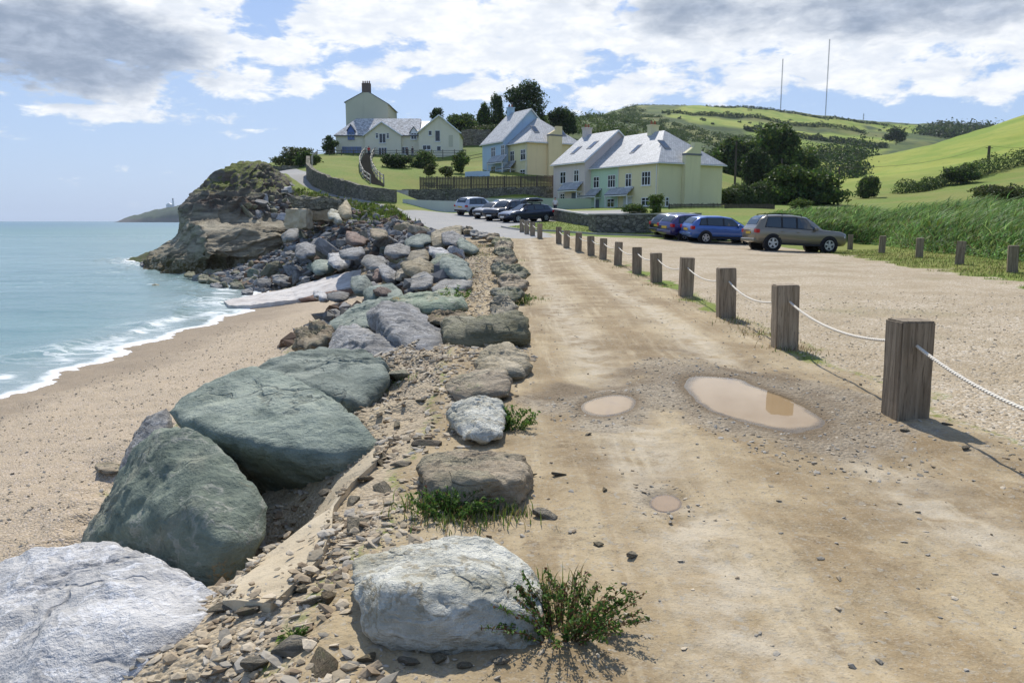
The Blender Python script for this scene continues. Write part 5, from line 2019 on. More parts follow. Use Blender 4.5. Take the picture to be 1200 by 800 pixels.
wall_px('stone_wall', [(362, 205), (361.5, 211), (369, 218.5), (385, 225.5), (407, 231), (430, 235), (464, 238)], [183, 192, 199, 206, 212.5, 218, 222.3], .5, M_STONE2,
        'long curved stone wall with plants on top, holding up the lawn beside the lane', jag=.05)
_wb = [P(472, 238, 99), P(520, 236, 101), P(600, 234, 104), P(655, 234, 106)]
ribbon_wall('stone_wall', _wb, [P(472, 222, 99).z, P(520, 221.5, 101).z, P(600, 219.5, 104).z, P(655, 218, 106).z], .5, M_STONE, 'tall dark straight stone retaining wall under the close-boarded fence', jag=.03)
_pb = [P(472, 246, 84.5), P(520, 247, 85), P(560, 246, 87)]
M_PALEW = render_mat('pale_render', (.62, .62, .56))
ribbon_wall('rendered_wall', _pb, [P(472, 233.5, 84.5).z, P(520, 235.5, 85).z, P(560, 236, 87).z], .3, M_PALEW, 'low pale rendered wall behind the silver car', jag=0)
_pg = [P(560, 246, 87.06), P(620, 245, 89), P(692, 245, 93)]
ribbon_wall('rendered_wall', _pg, [P(560, 232.5, 87).z, P(620, 232, 89).z, P(692, 233, 93).z], .3, render_mat('green_render', (.40, .47, .36)), 'low pale green rendered wall in front of the pink house', jag=0)
wall_px('stone_wall', [(640, 256.5), (655, 259), (675, 262.5), (697, 266)], [243.5, 245.3, 248.5, 251.5], .45, M_STONE, 'low curved stone wall with a pale coping behind the small lawn', cap=M_CAP, jag=.01)
wall_px('stone_wall', [(694, 266), (694, 270.5), (700, 272.4), (735, 273), (764, 272.6), (771, 271.0), (790, 267.5), (818, 262.5)], [250.5, 250.5, 250.5, 250.2, 250.2, 250.0, 250, 249.5], .5, M_STONE, 'thick stone wall enclosure with rounded corners beside the parked hatchbacks', cap=M_CAP, cap_h=.08, jag=.01)

# kerb round the small lawn
kb = [hit(*p) for p in [(588, 266.5), (600, 268.8), (616, 270.7), (652, 271.7), (700, 275.2), (760, 277.2), (830, 278)]]
ribbon_wall('kerb', kb, [p.z + .11 for p in kb], .14, M_CAP, 'stone kerb edging the small lawn', cat='kerb', jag=0, sub=1.5)


def board_fence(name, a, b, za, zb, h, label, board=.14, gap=.015, mat=None, ragged=.03, seed=2, post=2.2):
    r = np.random.default_rng(seed)
    t_ = thing(name, label, 'fence', a)
    L = (Vector((b.x, b.y, 0)) - Vector((a.x, a.y, 0))).length
    dr = (Vector((b.x, b.y, 0)) - Vector((a.x, a.y, 0))) / L
    mb = MB()
    an = math.atan2(dr.y, dr.x)
    n = int(L / (board + gap))
    for i in range(n):
        u = i * (board + gap)
        z = (zb - za) * u / L
        mb.box(u, u + board, -.012, .012, z + .04, z + h + r.normal(0, ragged))
    o1 = mb.build('boards', mat or M_WOOD, t_, (0, 0, za - a.z), (0, 0, an))
    for i in range(int(L / post) + 1):
        u = min(i * post, L - .1)
        z = (zb - za) * u / L
        MB().box(u, u + .1, .015, .115, z - .4, z + h + .04).build('post', mat or M_WOOD, t_, (0, 0, za - a.z), (0, 0, an))
    for f in (.25, .8):
        mr = MB()
        vs = [(0, .0145, f * h), (L, .0145, (zb - za) + f * h), (L, .06, (zb - za) + f * h), (0, .06, f * h)]
        vs += [(x, y, z + .08) for x, y, z in vs]
        mr.add(vs, [(0, 3, 2, 1), (4, 5, 6, 7), (0, 1, 5, 4), (1, 2, 6, 5), (2, 3, 7, 6), (3, 0, 4, 7)])
        mr.build('rail', mat or M_WOOD, t_, (0, 0, za - a.z), (0, 0, an))
    return t_


fa, fb_ = P(492, 221, 100.3), P(654, 218.4, 106)
board_fence('board_fence', fa, fb_, fa.z - .1, fb_.z - .1, 1.5, 'brown close-boarded fence standing on top of the retaining wall', .16, .04, wood_mat('brown_timber', (.075, .06, .045), (.135, .11, .085), (5, 5, .6)))
fa, fb_ = P(783, 249, 82), P(850, 248.5, 80)
board_fence('picket_fence', fa, fb_, fa.z, fb_.z, .85, 'dark picket fence in front of the end wall of the pastel terrace', .08, .05, M_DARKWOOD)
fa, fb_ = P(850, 248, 80), P(908, 248, 84)
board_fence('picket_fence', fa, fb_, fa.z, fb_.z, .75, 'dark slatted fence running from the pastel terrace to the hedge', .08, .03, M_DARKWOOD)


def rail_fence(name, pts, label, h=1.1, rails=3, step=1.9, mat=None, seed=1, lean=0.0):
    r = np.random.default_rng(seed)
    t_ = thing(name, label, 'fence', pts[0])
    base = Vector(pts[0])
    L = [0]
    for i in range(len(pts) - 1):
        L.append(L[-1] + (pts[i + 1] - pts[i]).length)
    n = max(2, int(L[-1] / step) + 1)

    def at(s_):
        for i in range(len(pts) - 1):
            if s_ <= L[i + 1] + 1e-6:
                return pts[i].lerp(pts[i + 1], (s_ - L[i]) / (L[i + 1] - L[i]))
        return pts[-1]
    ps = [at(L[-1] * k / (n - 1)) for k in range(n)]
    mat = mat or M_WOOD
    for p in ps:
        m = MB().box(-.06, .06, -.06, .06, -.3, h + .08)
        m.build('post', mat, t_, p - base, (r.normal(0, .03), r.normal(0, .03), 0))
    for k in range(rails):
        m = MB()
        for i in range(n - 1):
            z = h * (k + .7) / (rails - .15) * .95
            a, b = ps[i] - base + Vector((0, -.075, z)), ps[i + 1] - base + Vector((0, -.075, z))
            m.tube([a, b], .045, 5)
        m.build('rail', mat, t_)
    return t_


# fence before the white house
rail_fence('rail_fence', [P(x, 184.3, 143.5 + (x - 440) * .01) for x in (437.5, 470, 500, 528, 546)], 'timber post and rail fence in front of the white house, beside the steps', 1.25, 3)
rail_fence('rail_fence', [P(x, 184.5, 143) for x in (372, 384, 400, 415, 428.5)], 'timber post and rail fence at the seaward end of the white house', 1.25, 3, seed=4)
rail_fence('rail_fence', [P(x, y, d) for x, y, d in ((366, 197, 112), (365.5, 191, 118), (368, 187, 126), (372, 184, 134))], 'pale gnarled rail fence at the top of the curved wall', .9, 2, 1.4, M_PALEWOOD, 5)
rail_fence('rail_fence', [P(546, 190, 140), P(556, 188, 141), P(570, 185, 143)], 'thin rail fence on the slope beside the blue house', 1.0, 2, 2.5, M_WOOD, 6)


# steps down the lawn, railed on both sides
def steps():
    mid = [hit(*p) for p in [(434.5, 184), (430.5, 189), (428, 196), (429.5, 203), (434, 210), (443, 217.5)]]
    t_ = thing('garden_steps', 'flight of earth steps curving down the lawn between pale timber railings', 'steps', mid[0])
    base = Vector(mid[0])
    path = []
    for i in range(len(mid) - 1):
        for k in range(9):
            path.append(mid[i].lerp(mid[i + 1], k / 9))
    path.append(mid[-1])
    m = MB()
    for i in range(len(path) - 1):
        d = path[i + 1] - path[i]
        an = math.atan2(d.y, d.x)
        M_ = Matrix.Translation(path[i] - base) @ Matrix.Rotation(an, 4, 'Z')
        m.box(0, Vector((d.x, d.y, 0)).length + .05, -.75, .75, -.5, .10, 0, M_)
    m.build('treads', plain('earth_steps', (.16, .13, .09), .95, .1), t_)
    for s_, nm in ((-1, 'railing'), (1, 'railing')):
        side = []
        for i, p in enumerate(path):
            d = path[min(i + 1, len(path) - 1)] - path[max(i - 1, 0)]
            n = Vector((-d.y, d.x, 0)).normalized()
            side.append(p - base + n * .85 * s_)
        m = MB()
        for p in side[::4]:
            m.tube([p + Vector((0, 0, -.4)), p + Vector((random.uniform(-.05, .05), 0, 1.25))], .09, 5)
        for z in (.6, 1.12):
            m.tube([p + Vector((0, 0, z + random.uniform(-.06, .06))) for p in side[::2]], .075, 5)
        m.build(nm, M_PALEWOOD, t_)


steps()
# short flight of stone steps up through the wall
t_ = thing('stone_steps', 'short flight of stone steps between the curved wall and the straight wall', 'steps', P(467.5, 240, 92))
mb = MB()
for i in range(9):
    mb.box(-.75, .75, i * .32, i * .32 + .35, -.6, .15 + i * .2)
mb.build('treads', M_CAP, t_)


# ------------------------------------------------------------------ broken old wall by the cliff
def block(name, px0, px1, ytop, ybot, d, depth, mat, label, cat='wall', amp=.12, seed=1, turn=0.0, slope=0.0):
    a, b, c = P(px0, ybot, d), P(px1, ybot, d), P(px0, ytop, d)
    w_, h_ = (b - a).length, c.z - a.z
    bm = bmesh.new()
    bmesh.ops.create_grid(bm, x_segments=2, y_segments=2, size=.5)
    bm.free()
    bm = bmesh.new()
    bmesh.ops.create_cube(bm, size=1)
    bmesh.ops.subdivide_edges(bm, edges=bm.edges, cuts=14, use_grid_fill=True)
    V = np.array([v.co[:] for v in bm.verts])
    q = V * np.array([w_, depth, h_])
    q[:, 2] += q[:, 0] * slope
    dd = np.stack([fbm(q * .9 + seed, 4, .5), fbm(q * .9 + seed + 7, 4, .5), fbm(q * .9 + seed + 13, 4, .5)], 1) * amp
    q = q + dd
    for v, c_ in zip(bm.verts, q):
        v.co = c_
    me = bpy.data.meshes.new(name)
    bm.to_mesh(me)
    bm.free()
    me.materials.append(mat)
    o = link(name, me, None, ((a.x + b.x) / 2, d + depth / 2, (a.z + c.z) / 2), (0, 0, turn))
    return tag(o, label, cat)


block('broken_wall', 340, 398, 232.5, 246, 70, 3.0, M_STONE2, 'long piece of broken stone wall slumped below the lane, grassy on top', amp=.3, seed=3, slope=-.05)
block('broken_wall', 334, 360, 246, 268, 68, 2.6, M_CONC, 'square block of old concrete sea wall beside the cliff', amp=.22, seed=5)
block('broken_wall', 358, 388, 246.5, 259, 69.5, 2.4, concrete('concrete_rusty', (.30, .22, .13), (.42, .33, .21)), 'ochre-stained concrete face under the broken stone wall', amp=.16, seed=8)


# ------------------------------------------------------------------ houses
class Face:
    """an upright wall plane: picture points turn into distances along it"""
    def __init__(self, o, d):
        self.o, self.d = Vector(o), Vector((d[0], d[1], 0)).normalized()
        self.n = Vector((self.d.y, -self.d.x, 0))
        if self.n.dot(self.o - Vector((0, 0, EYE))) > 0:
            self.n = -self.n

    def sz(self, px, py):
        a, b = ray(px, py)
        r = Vector((a, 1, b))
        t_ = self.n.dot(self.o - Vector((0, 0, EYE))) / self.n.dot(r)
        p = Vector((0, 0, EYE)) + r * t_
        return (p - self.o).dot(self.d), p.z

    def mat(self):
        """x along the wall, y outwards, z up"""
        m = Matrix.Identity(4)
        m.col[0] = (*self.d, 0)
        m.col[1] = (*self.n, 0)
        m.col[2] = (0, 0, 1, 0)
        m.col[3] = (self.o.x, self.o.y, 0, 1)
        return m


def window(face, box, parent, cols=2, rows=2, frame=None, glass=None, sill=True, name='window', origin=None, transom=True):
    (x0, z1), (x1, z0) = face.sz(box[0], box[1]), face.sz(box[2], box[3])
    x0, x1 = min(x0, x1), max(x0, x1)
    M_ = face.mat()
    inv = Matrix.Translation(-origin)
    T = inv @ M_
    fw = .07
    m = MB()
    m.box(x0, x1, .004, .07, z1 - fw, z1, 0, T).box(x0, x1, .004, .07, z0, z0 + fw, 0, T)
    m.box(x0, x0 + fw, .004, .068, z0 + fw + .002, z1 - fw - .002, 0, T).box(x1 - fw, x1, .004, .068, z0 + fw + .002, z1 - fw - .002, 0, T)
    for k in range(1, cols):
        xc = x0 + (x1 - x0) * k / cols
        m.box(xc - .045, xc + .045, .02, .06, z0 + fw + .002, z1 - fw - .002, 0, T)
    for k in range(1, rows):
        zc = z0 + (z1 - z0) * k / rows + (.12 * (z1 - z0) if rows == 2 else 0)
        m.box(x0 + fw + .002, x1 - fw - .002, .022, .058, zc - .03, zc + .03, 0, T)
    if sill:
        m.box(x0 - .08, x1 + .08, .002, .14, z0 - .09, z0 - .004, 0, T)
    o = m.build(name, frame or M_WHITE, parent)
    g = MB().box(x0 + .03, x1 - .03, .006, .03, z0 + .03, z1 - .03, 0, T)
    g.build('pane', glass or M_GLASS, o)
    return o


def sheet_roof(mb_list, name, polys, mat, parent, thick=.14):
    """sloping slabs with slate courses; polys are lists of corners, first edge along the eaves"""
    V, F, UV = [], [], []
    for poly in polys:
        poly = [Vector(p) for p in poly]
        e = (poly[1] - poly[0]).normalized()
        n = (poly[1] - poly[0]).cross(poly[-1] - poly[0]).normalized()
        if n.z < 0:
            n = -n
        up = n.cross(e)
        if up.z < 0:
            up = -up
        b = len(V)
        k = len(poly)
        V += [tuple(p) for p in poly] + [tuple(p - Vector((0, 0, thick))) for p in poly]
        loops = [tuple(b + i for i in range(k)), tuple(b + k + i for i in range(k - 1, -1, -1))]
        loops += [(b + i, b + k + i, b + k + (i + 1) % k, b + (i + 1) % k) for i in range(k)]
        F += loops
        uvp = [((p - poly[0]).dot(e), (p - poly[0]).dot(up)) for p in poly]
        uvp = uvp + uvp
        for lp in loops:
            for i in lp:
                UV.append(uvp[i - b])
    me = bpy.data.meshes.new(name)
    me.from_pydata(V, [], F)
    uv = me.uv_layers.new(name='UVMap')
    uv.data.foreach_set('uv', np.array(UV, np.float32).ravel())
    me.materials.append(mat)
    me.update()
    o = link(name, me, parent)
    bm = bmesh.new()
    bm.from_mesh(me)
    bmesh.ops.recalc_face_normals(bm, faces=bm.faces)
    bm.to_mesh(me)
    bm.free()
    return o


def chimney(parent, c, w_, d_, z0, z1, mat, an, pots=2, potmat=None):
    M_ = Matrix.Translation(c) @ Matrix.Rotation(an, 4, 'Z')
    m = MB().box(-w_ / 2, w_ / 2, -d_ / 2, d_ / 2, z0, z1 - .25, 0, M_)
    m.box(-w_ / 2 - .08, w_ / 2 + .08, -d_ / 2 - .08, d_ / 2 + .08, z1 - .248, z1 - .1, 0, M_)
    o = m.build('chimney', mat, parent)
    p = MB()
    for k in range(pots):
        x = (k - (pots - 1) / 2) * w_ / max(pots, 1) * .9
        p.tube([M_ @ Vector((x, 0, z1 - .098)), M_ @ Vector((x, 0, z1 + .35))], .15, 8, 0, False, .11)
    p.build('chimney_pot', potmat or plain('terracotta', (.30, .12, .07), .8, .2), o)
    return o


def canopy(face, box, parent, origin, drop):
    """small lean-to porch roof on white brackets"""
    (x0, z1), (x1, z0) = face.sz(box[0], box[1]), face.sz(box[2], box[3])
    x0, x1 = min(x0, x1), max(x0, x1)
    T = Matrix.Translation(-origin) @ face.mat()
    out = 1.0
    pr = [T @ Vector(p) for p in ((x0, out, z0 + .1), (x1, out, z0 + .1), (x1, .003, z1), (x0, .003, z1))]
    r = sheet_roof(None, 'porch_roof', [pr], M_SLATE, parent, .1)
    m = MB()
    m.box(x0, x1, out - .06, out - .002, z0 - .12, z0 - .005, 0, T)
    for x in (x0 + .08, x1 - .16):
        m.box(x, x + .09, out - .16, out - .07, z0 - drop, z0 - .13, 0, T)
        m.box(x, x + .09, .01, out - .17, z0 - .2, z0 - .125, 0, T)
    m.build('porch_frame', M_WHITE, r)
    return r


def terrace(name, label, C0, zb, ze, zr, u1, u2, fwd, ze2, zr2, zb2, mats, near_wins, far_wins, end_wins, near_can, far_can, depth, stack, sky, near_label, doors, u_split=None):
    """two houses joined: a hipped one with its end wall towards us and a taller gabled one stepped forward behind it"""
    a = Vector((-.5, .866, 0)).normalized()
    b = Vector((.866, .5, 0)).normalized()
    root = thing(name, label, 'houses', C0)
    O = Vector(C0)
    an = math.atan2(a.y, a.x)

    def W(u, v, z):
        return Vector((a.x * u + b.x * v, a.y * u + b.y * v, z - O.z))
    mw, me_, mf = mats
    hip = depth / 2
    # near house walls: facade (front strip of the block), end wall part
    def blockpart(nm, u0, u1_, v0, v1, z0, z1, mat):
        vs = [W(u, v, z) for z in (z0, z1) for u, v in ((u0, v0), (u1_, v0), (u1_, v1), (u0, v1))]
        m = MB()
        m.add(vs, [(0, 3, 2, 1), (4, 5, 6, 7), (0, 1, 5, 4), (1, 2, 6, 5), (2, 3, 7, 6), (3, 0, 4, 7)])
        return m.build(nm, mat, root)
    if u_split:
        blockpart('wall', .002, u_split, 0, depth, zb - 2, ze, mw)
        blockpart('wall', u_split + .002, u1, 0.004, depth - .004, zb - 2, ze, mf[0])
    else:
        blockpart('wall', .002, u1, 0, depth, zb - 2, ze, mw)
    # the end wall takes a separate material
    vs = [W(-.05, v, z) for z in (zb - 2, ze - .01) for v in (-.01, depth + .01)] + [W(0, v, z) for z in (zb - 2, ze - .01) for v in (-.01, depth + .01)]
    m = MB()
    m.add(vs, [(0, 1, 3, 2), (4, 6, 7, 5), (0, 2, 6, 4), (1, 5, 7, 3), (2, 3, 7, 6), (0, 4, 5, 1)])
    m.build('end_wall', me_, root)
    # hipped roof
    ov = .35
    zo = ze - .02
    drop = ov * (zr - ze) / hip
    e0, e1, e2, e3 = W(-ov, -ov, zo - drop + .1), W(u1 - .01, -ov, zo - drop + .1), W(u1 - .01, depth + ov, zo - drop + .1), W(-ov, depth + ov, zo - drop + .1)
    r0, r1 = W(hip, depth / 2, zr + .1), W(u1 - .01, depth / 2, zr + .1)
    roof = sheet_roof(None, 'roof', [[e0, e1, r1, r0], [e3, e0, r0], [e2, e3, r0, r1]], M_SLATE, root)
    g = MB()
    g.tube([W(-ov - .05, -ov - .05, ze - drop - .02), W(u1 - .02, -ov - .05, ze - drop - .02)], .06, 6)
    g.tube([W(-ov - .05, -ov - .06, ze - drop - .02), W(-ov - .05, depth + ov, ze - drop - .02)], .06, 6)
    g.tube([W(.25, -.07, ze - drop), W(.25, -.07, zb - .5)], .045, 6)
    if u_split:
        g.tube([W(u_split, -.07, ze - drop), W(u_split, -.07, zb - .5)], .045, 6)
    g.build('gutter', M_WHITE, root)
    # taller gabled house
    v0 = -fwd
    vs = [W(u, v, z) for u in (u1, u1 + u2) for v, z in ((v0, zb2 - 2.5), (v0 + depth + .3, zb2 - 2.5), (v0 + depth + .3, ze2), (v0 + (depth + .3) / 2, zr2), (v0, ze2))]
    m = MB()
    m.add(vs, [(0, 1, 2, 3, 4), (9, 8, 7, 6, 5), (0, 4, 9, 5), (4, 3, 8, 9), (3, 2, 7, 8), (2, 1, 6, 7), (1, 0, 5, 6)])
    m.build('wall', mf[-1], root)
    hw = (depth + .3) / 2
    dr2 = ov * (zr2 - ze2) / hw
    polys = []
    ua, ub = u1 - .22, u1 + u2 + .2
    rz_ = zr2 + .14
    polys.append([W(ua, v0 - ov, ze2 - dr2 + .12), W(ub, v0 - ov, ze2 - dr2 + .12), W(ub, v0 + hw, rz_), W(ua, v0 + hw, rz_)])
    polys.append([W(ub, v0 + 2 * hw + ov, ze2 - dr2 + .12), W(ua, v0 + 2 * hw + ov, ze2 - dr2 + .12), W(ua, v0 + hw, rz_), W(ub, v0 + hw, rz_)])
    sheet_roof(None, 'roof', polys, M_SLATE, root)
    g = MB()
    g.tube([W(ua, v0 - ov - .05, ze2 - dr2), W(ub, v0 - ov - .05, ze2 - dr2)], .06, 6)
    for s_ in (0, 1):   # barge boards on the gable
        q0 = W(ua - .03, v0 - ov + s_ * (2 * hw + 2 * ov), ze2 - dr2 - .02)
        q1 = W(ua - .03, v0 + hw, rz_ - .12)
        g.tube([q0, q1], .09, 4)
    g.build('barge_board', M_WHITE, root)
    # windows
    f1 = Face(Vector(C0), a)
    f2 = Face(Vector(C0) + a * u1 - b * fwd, a)
    f3 = Face(Vector(C0) - a * .05, b)
    for f, ws in ((f1, near_wins), (f2, far_wins), (f3, end_wins)):
        for w_ in ws:
            window(f, w_[:4], root, w_[4], w_[5], origin=O)
    for f, cs in ((f1, near_can), (f2, far_can)):
        for c_ in cs:
            canopy(f, c_, root, O, 2.2)
    for f, bx, cm in doors:
        (x0, z1), (x1, z0) = (f1, f2)[f].sz(bx[0], bx[1]), (f1, f2)[f].sz(bx[2], bx[3])
        T = Matrix.Translation(-O) @ (f1, f2)[f].mat()
        MB().box(min(x0, x1), max(x0, x1), .004, .07, z0, z1, 0, T).build('door', cm, root)
    # chimney breast on the end wall with sloping shoulders
    if stack:
        s0, s1, zsh, zt, t0, t1 = stack
        m = MB()
        poly = [(s0, zb - 2), (s1, zb - 2), (s1, zsh), (t1, zsh + .002), (t1, zt), (t0, zt), (t0, zsh + .75), (s0, zsh)]
        vs = [W(-.053, v, z) for v, z in poly] + [W(-.60, v, z) for v, z in poly]
        n = len(poly)
        m.add(vs, [tuple(range(n)), tuple(range(2 * n - 1, n - 1, -1))] + [(i, n + i, n + (i + 1) % n, (i + 1) % n) for i in range(n)])
        cb = m.build('chimney_breast', me_, root)
        vs = []
        m = MB()
        for du, z in ((0, zsh - .25), (0, zsh - .02)):
            pass
        q = [W(-.66, s0 - .05, zsh - .22), W(-.66, s1 + .05, zsh - .22), W(-.045, s1 + .05, zsh - .22), W(-.045, s0 - .05, zsh - .22)]
        q += [p + Vector((0, 0, .2)) for p in q]
        m.add(q, [(0, 3, 2, 1), (4, 5, 6, 7), (0, 1, 5, 4), (1, 2, 6, 5), (2, 3, 7, 6), (3, 0, 4, 7)])
        m.build('flashing', M_FLASH, cb)
    if near_label:
        c_ = W(near_label[0], depth / 2, 0)
        chimney(root, Vector((c_.x, c_.y, 0)), 1.1, .75, zr - .9 - O.z, zr + near_label[1] - O.z, mw, an + PI / 2)
    c_ = W(u1 + u2 - .5, v0 + hw, 0)
    chimney(root, Vector((c_.x, c_.y, 0)), 1.0, .75, zr2 - .9 - O.z, zr2 + 1.1 - O.z, mf[-1], an + PI / 2)
    # roof windows
    for which, u, v, wu, wv in sky:
        if which == 'front':
            s_ = (zr - ze) / hip
            pt = lambda u_, v_: W(u_, v_, ze + v_ * s_ + .16)
        elif which == 'tall':
            s_ = (zr2 - ze2) / hw
            pt = lambda u_, v_: W(u_, v0 + v_, ze2 + v_ * s_ + .20)
        else:
            s_ = (zr - ze) / hip
            pt = lambda u_, v_: W(v_, u_, ze + v_ * s_ + .16)
        q = [pt(u - wu / 2, v - wv / 2), pt(u + wu / 2, v - wv / 2), pt(u + wu / 2, v + wv / 2), pt(u - wu / 2, v + wv / 2)]
        m = MB()
        qq = q + [p - Vector((0, 0, .12)) for p in q]
        m.add(qq, [(0, 1, 2, 3), (7, 6, 5, 4), (0, 4, 5, 1), (1, 5, 6, 2), (2, 6, 7, 3), (3, 7, 4, 0)])
        fo = m.build('roof_window', M_FLASH, root)
        c_ = sum(q, Vector()) / 4
        n_ = (q[1] - q[0]).cross(q[3] - q[0]).normalized()
        if n_.z < 0:
            n_ = -n_
        q2 = [c_ + (p - c_) * .78 + n_ * .015 for p in q]
        qq = q2 + [p - n_ * .03 for p in q2]
        m = MB()
        m.add(qq, [(0, 1, 2, 3), (7, 6, 5, 4), (0, 4, 5, 1), (1, 5, 6, 2), (2, 6, 7, 3), (3, 7, 4, 0)])
        m.build('pane', M_SKYGL, fo)
    return root


M_SKYGL = plain('roof_glass', (.06, .09, .13), .05, .8, 0, 2, .1)
M_YEL = render_mat('cream_yellow_render', (.78, .69, .42))
M_YELSHADE = render_mat('shaded_yellow_render', (.72, .665, .41))  # yellow render again, the end wall's dimmer light put into its colour
M_GRN = render_mat('mint_render', (.52, .66, .49))
M_PINK = render_mat('pink_render', (.72, .61, .555))
M_BLUE = render_mat('blue_render', (.47, .60, .74))
M_ORA = render_mat('peach_render', (.76, .63, .38))
M_DOOR = plain('door_dark', (.10, .12, .16), .5, .4)
M_DOORW = plain('door_white', (.62, .62, .58), .5, .4)


def zz(x, y, ox, oy, k):
    return ox + x / k, oy + y / k


def zb(b, ox, oy, k):
    return (ox + b[0] / k, oy + b[1] / k, ox + b[2] / k, oy + b[3] / k)


K1 = (640, 140, 5.4545)
C0 = P(770.5, 243, 88)
terrace('terraced_houses', 'terrace of rendered houses, cream-yellow, mint green and taller pink, with slate roofs', C0, C0.z, P(771, 188, 88).z, P(776.6, 153.5, 94).z, 12.5, 7.0, .9,
        P(684, 188, 98.35).z, P(719.2, 153.5, 100.7).z, P(684, 236, 98.35).z, (M_YEL, M_YELSHADE, (M_GRN, M_PINK)),
        [(*zb((305, 368, 340, 438), *K1), 2, 2), (*zb((397, 357, 443, 435), *K1), 3, 2), (*zb((392, 508, 437, 563), *K1), 2, 2), (*zb((510, 348, 546, 430), *K1), 2, 2), (*zb((614, 335, 668, 420), *K1), 3, 2), (*zb((612, 500, 661, 552), *K1), 2, 2)],
        [(*zb((92, 337, 127, 410), *K1), 2, 2), (*zb((180, 325, 210, 398), *K1), 2, 2), (*zb((92, 475, 120, 523), *K1), 2, 2), (*zb((207, 470, 219, 518), *K1), 1, 2)],
        [(*zb((762, 497, 781, 557), *K1), 1, 2)],
        [zb((237, 447, 355, 492), *K1), zb((415, 437, 560, 482), *K1)], [zb((115, 405, 236, 452), *K1)], 9.35,
        (3.3, 5.5, P(800, 181, 91).z, P(810, 168, 91).z, 4.5, 5.5),
        [('front', 6.6, 2.1, .8, 1.3), ('end', 2.7, 2.3, .9, 1.3), ('end', 6.9, 1.7, .8, 1.2), ('tall', 17.2, 1.9, .9, 1.3), ('tall', 14.5, 2.5, .9, 1.3)], (6.7, 1.0),
        [(0, zb((312, 512, 338, 566), *K1), M_DOOR), (0, zb((497, 492, 548, 560), *K1), M_DOORW), (1, zb((165, 470, 198, 526), *K1), M_DOOR)], 7.0)
K2 = (560, 100, 5.714)
C1 = P(618, 206, 118)
terrace('terraced_houses', 'pair of rendered houses on the slope, yellow in front and taller pale blue behind', C1, C1.z, P(618.6, 164.4, 118).z, P(631.8, 138, 123).z, 5.6, 6.6, .9,
        P(595, 168, 122).z - .0 + .55, P(627.4, 129.5, 126).z, P(595, 205, 122).z, (M_YEL, M_ORA, (M_BLUE,)),
        [(*zb((218, 443, 245, 508), *K2), 2, 2), (*zb((288, 432, 320, 500), *K2), 2, 2), (*zb((285, 567, 318, 614), *K2), 2, 2)],
        [(*zb((90, 418, 119, 480), *K2), 2, 2), (*zb((157, 402, 181, 468), *K2), 2, 2), (*zb((90, 545, 118, 592), *K2), 2, 2)], [],
        [zb((160, 515, 255, 556), *K2)], [zb((97, 475, 200, 514), *K2)], 9.35,
        (3.3, 5.6, P(650, 158, 120).z, P(655, 148, 120).z, 4.6, 5.6), [('end', 2.6, 2.2, .9, 1.3), ('end', 7.2, 1.8, .8, 1.2)], None,
        [(0, zb((222, 575, 246, 615), *K2), M_DOOR)], None)


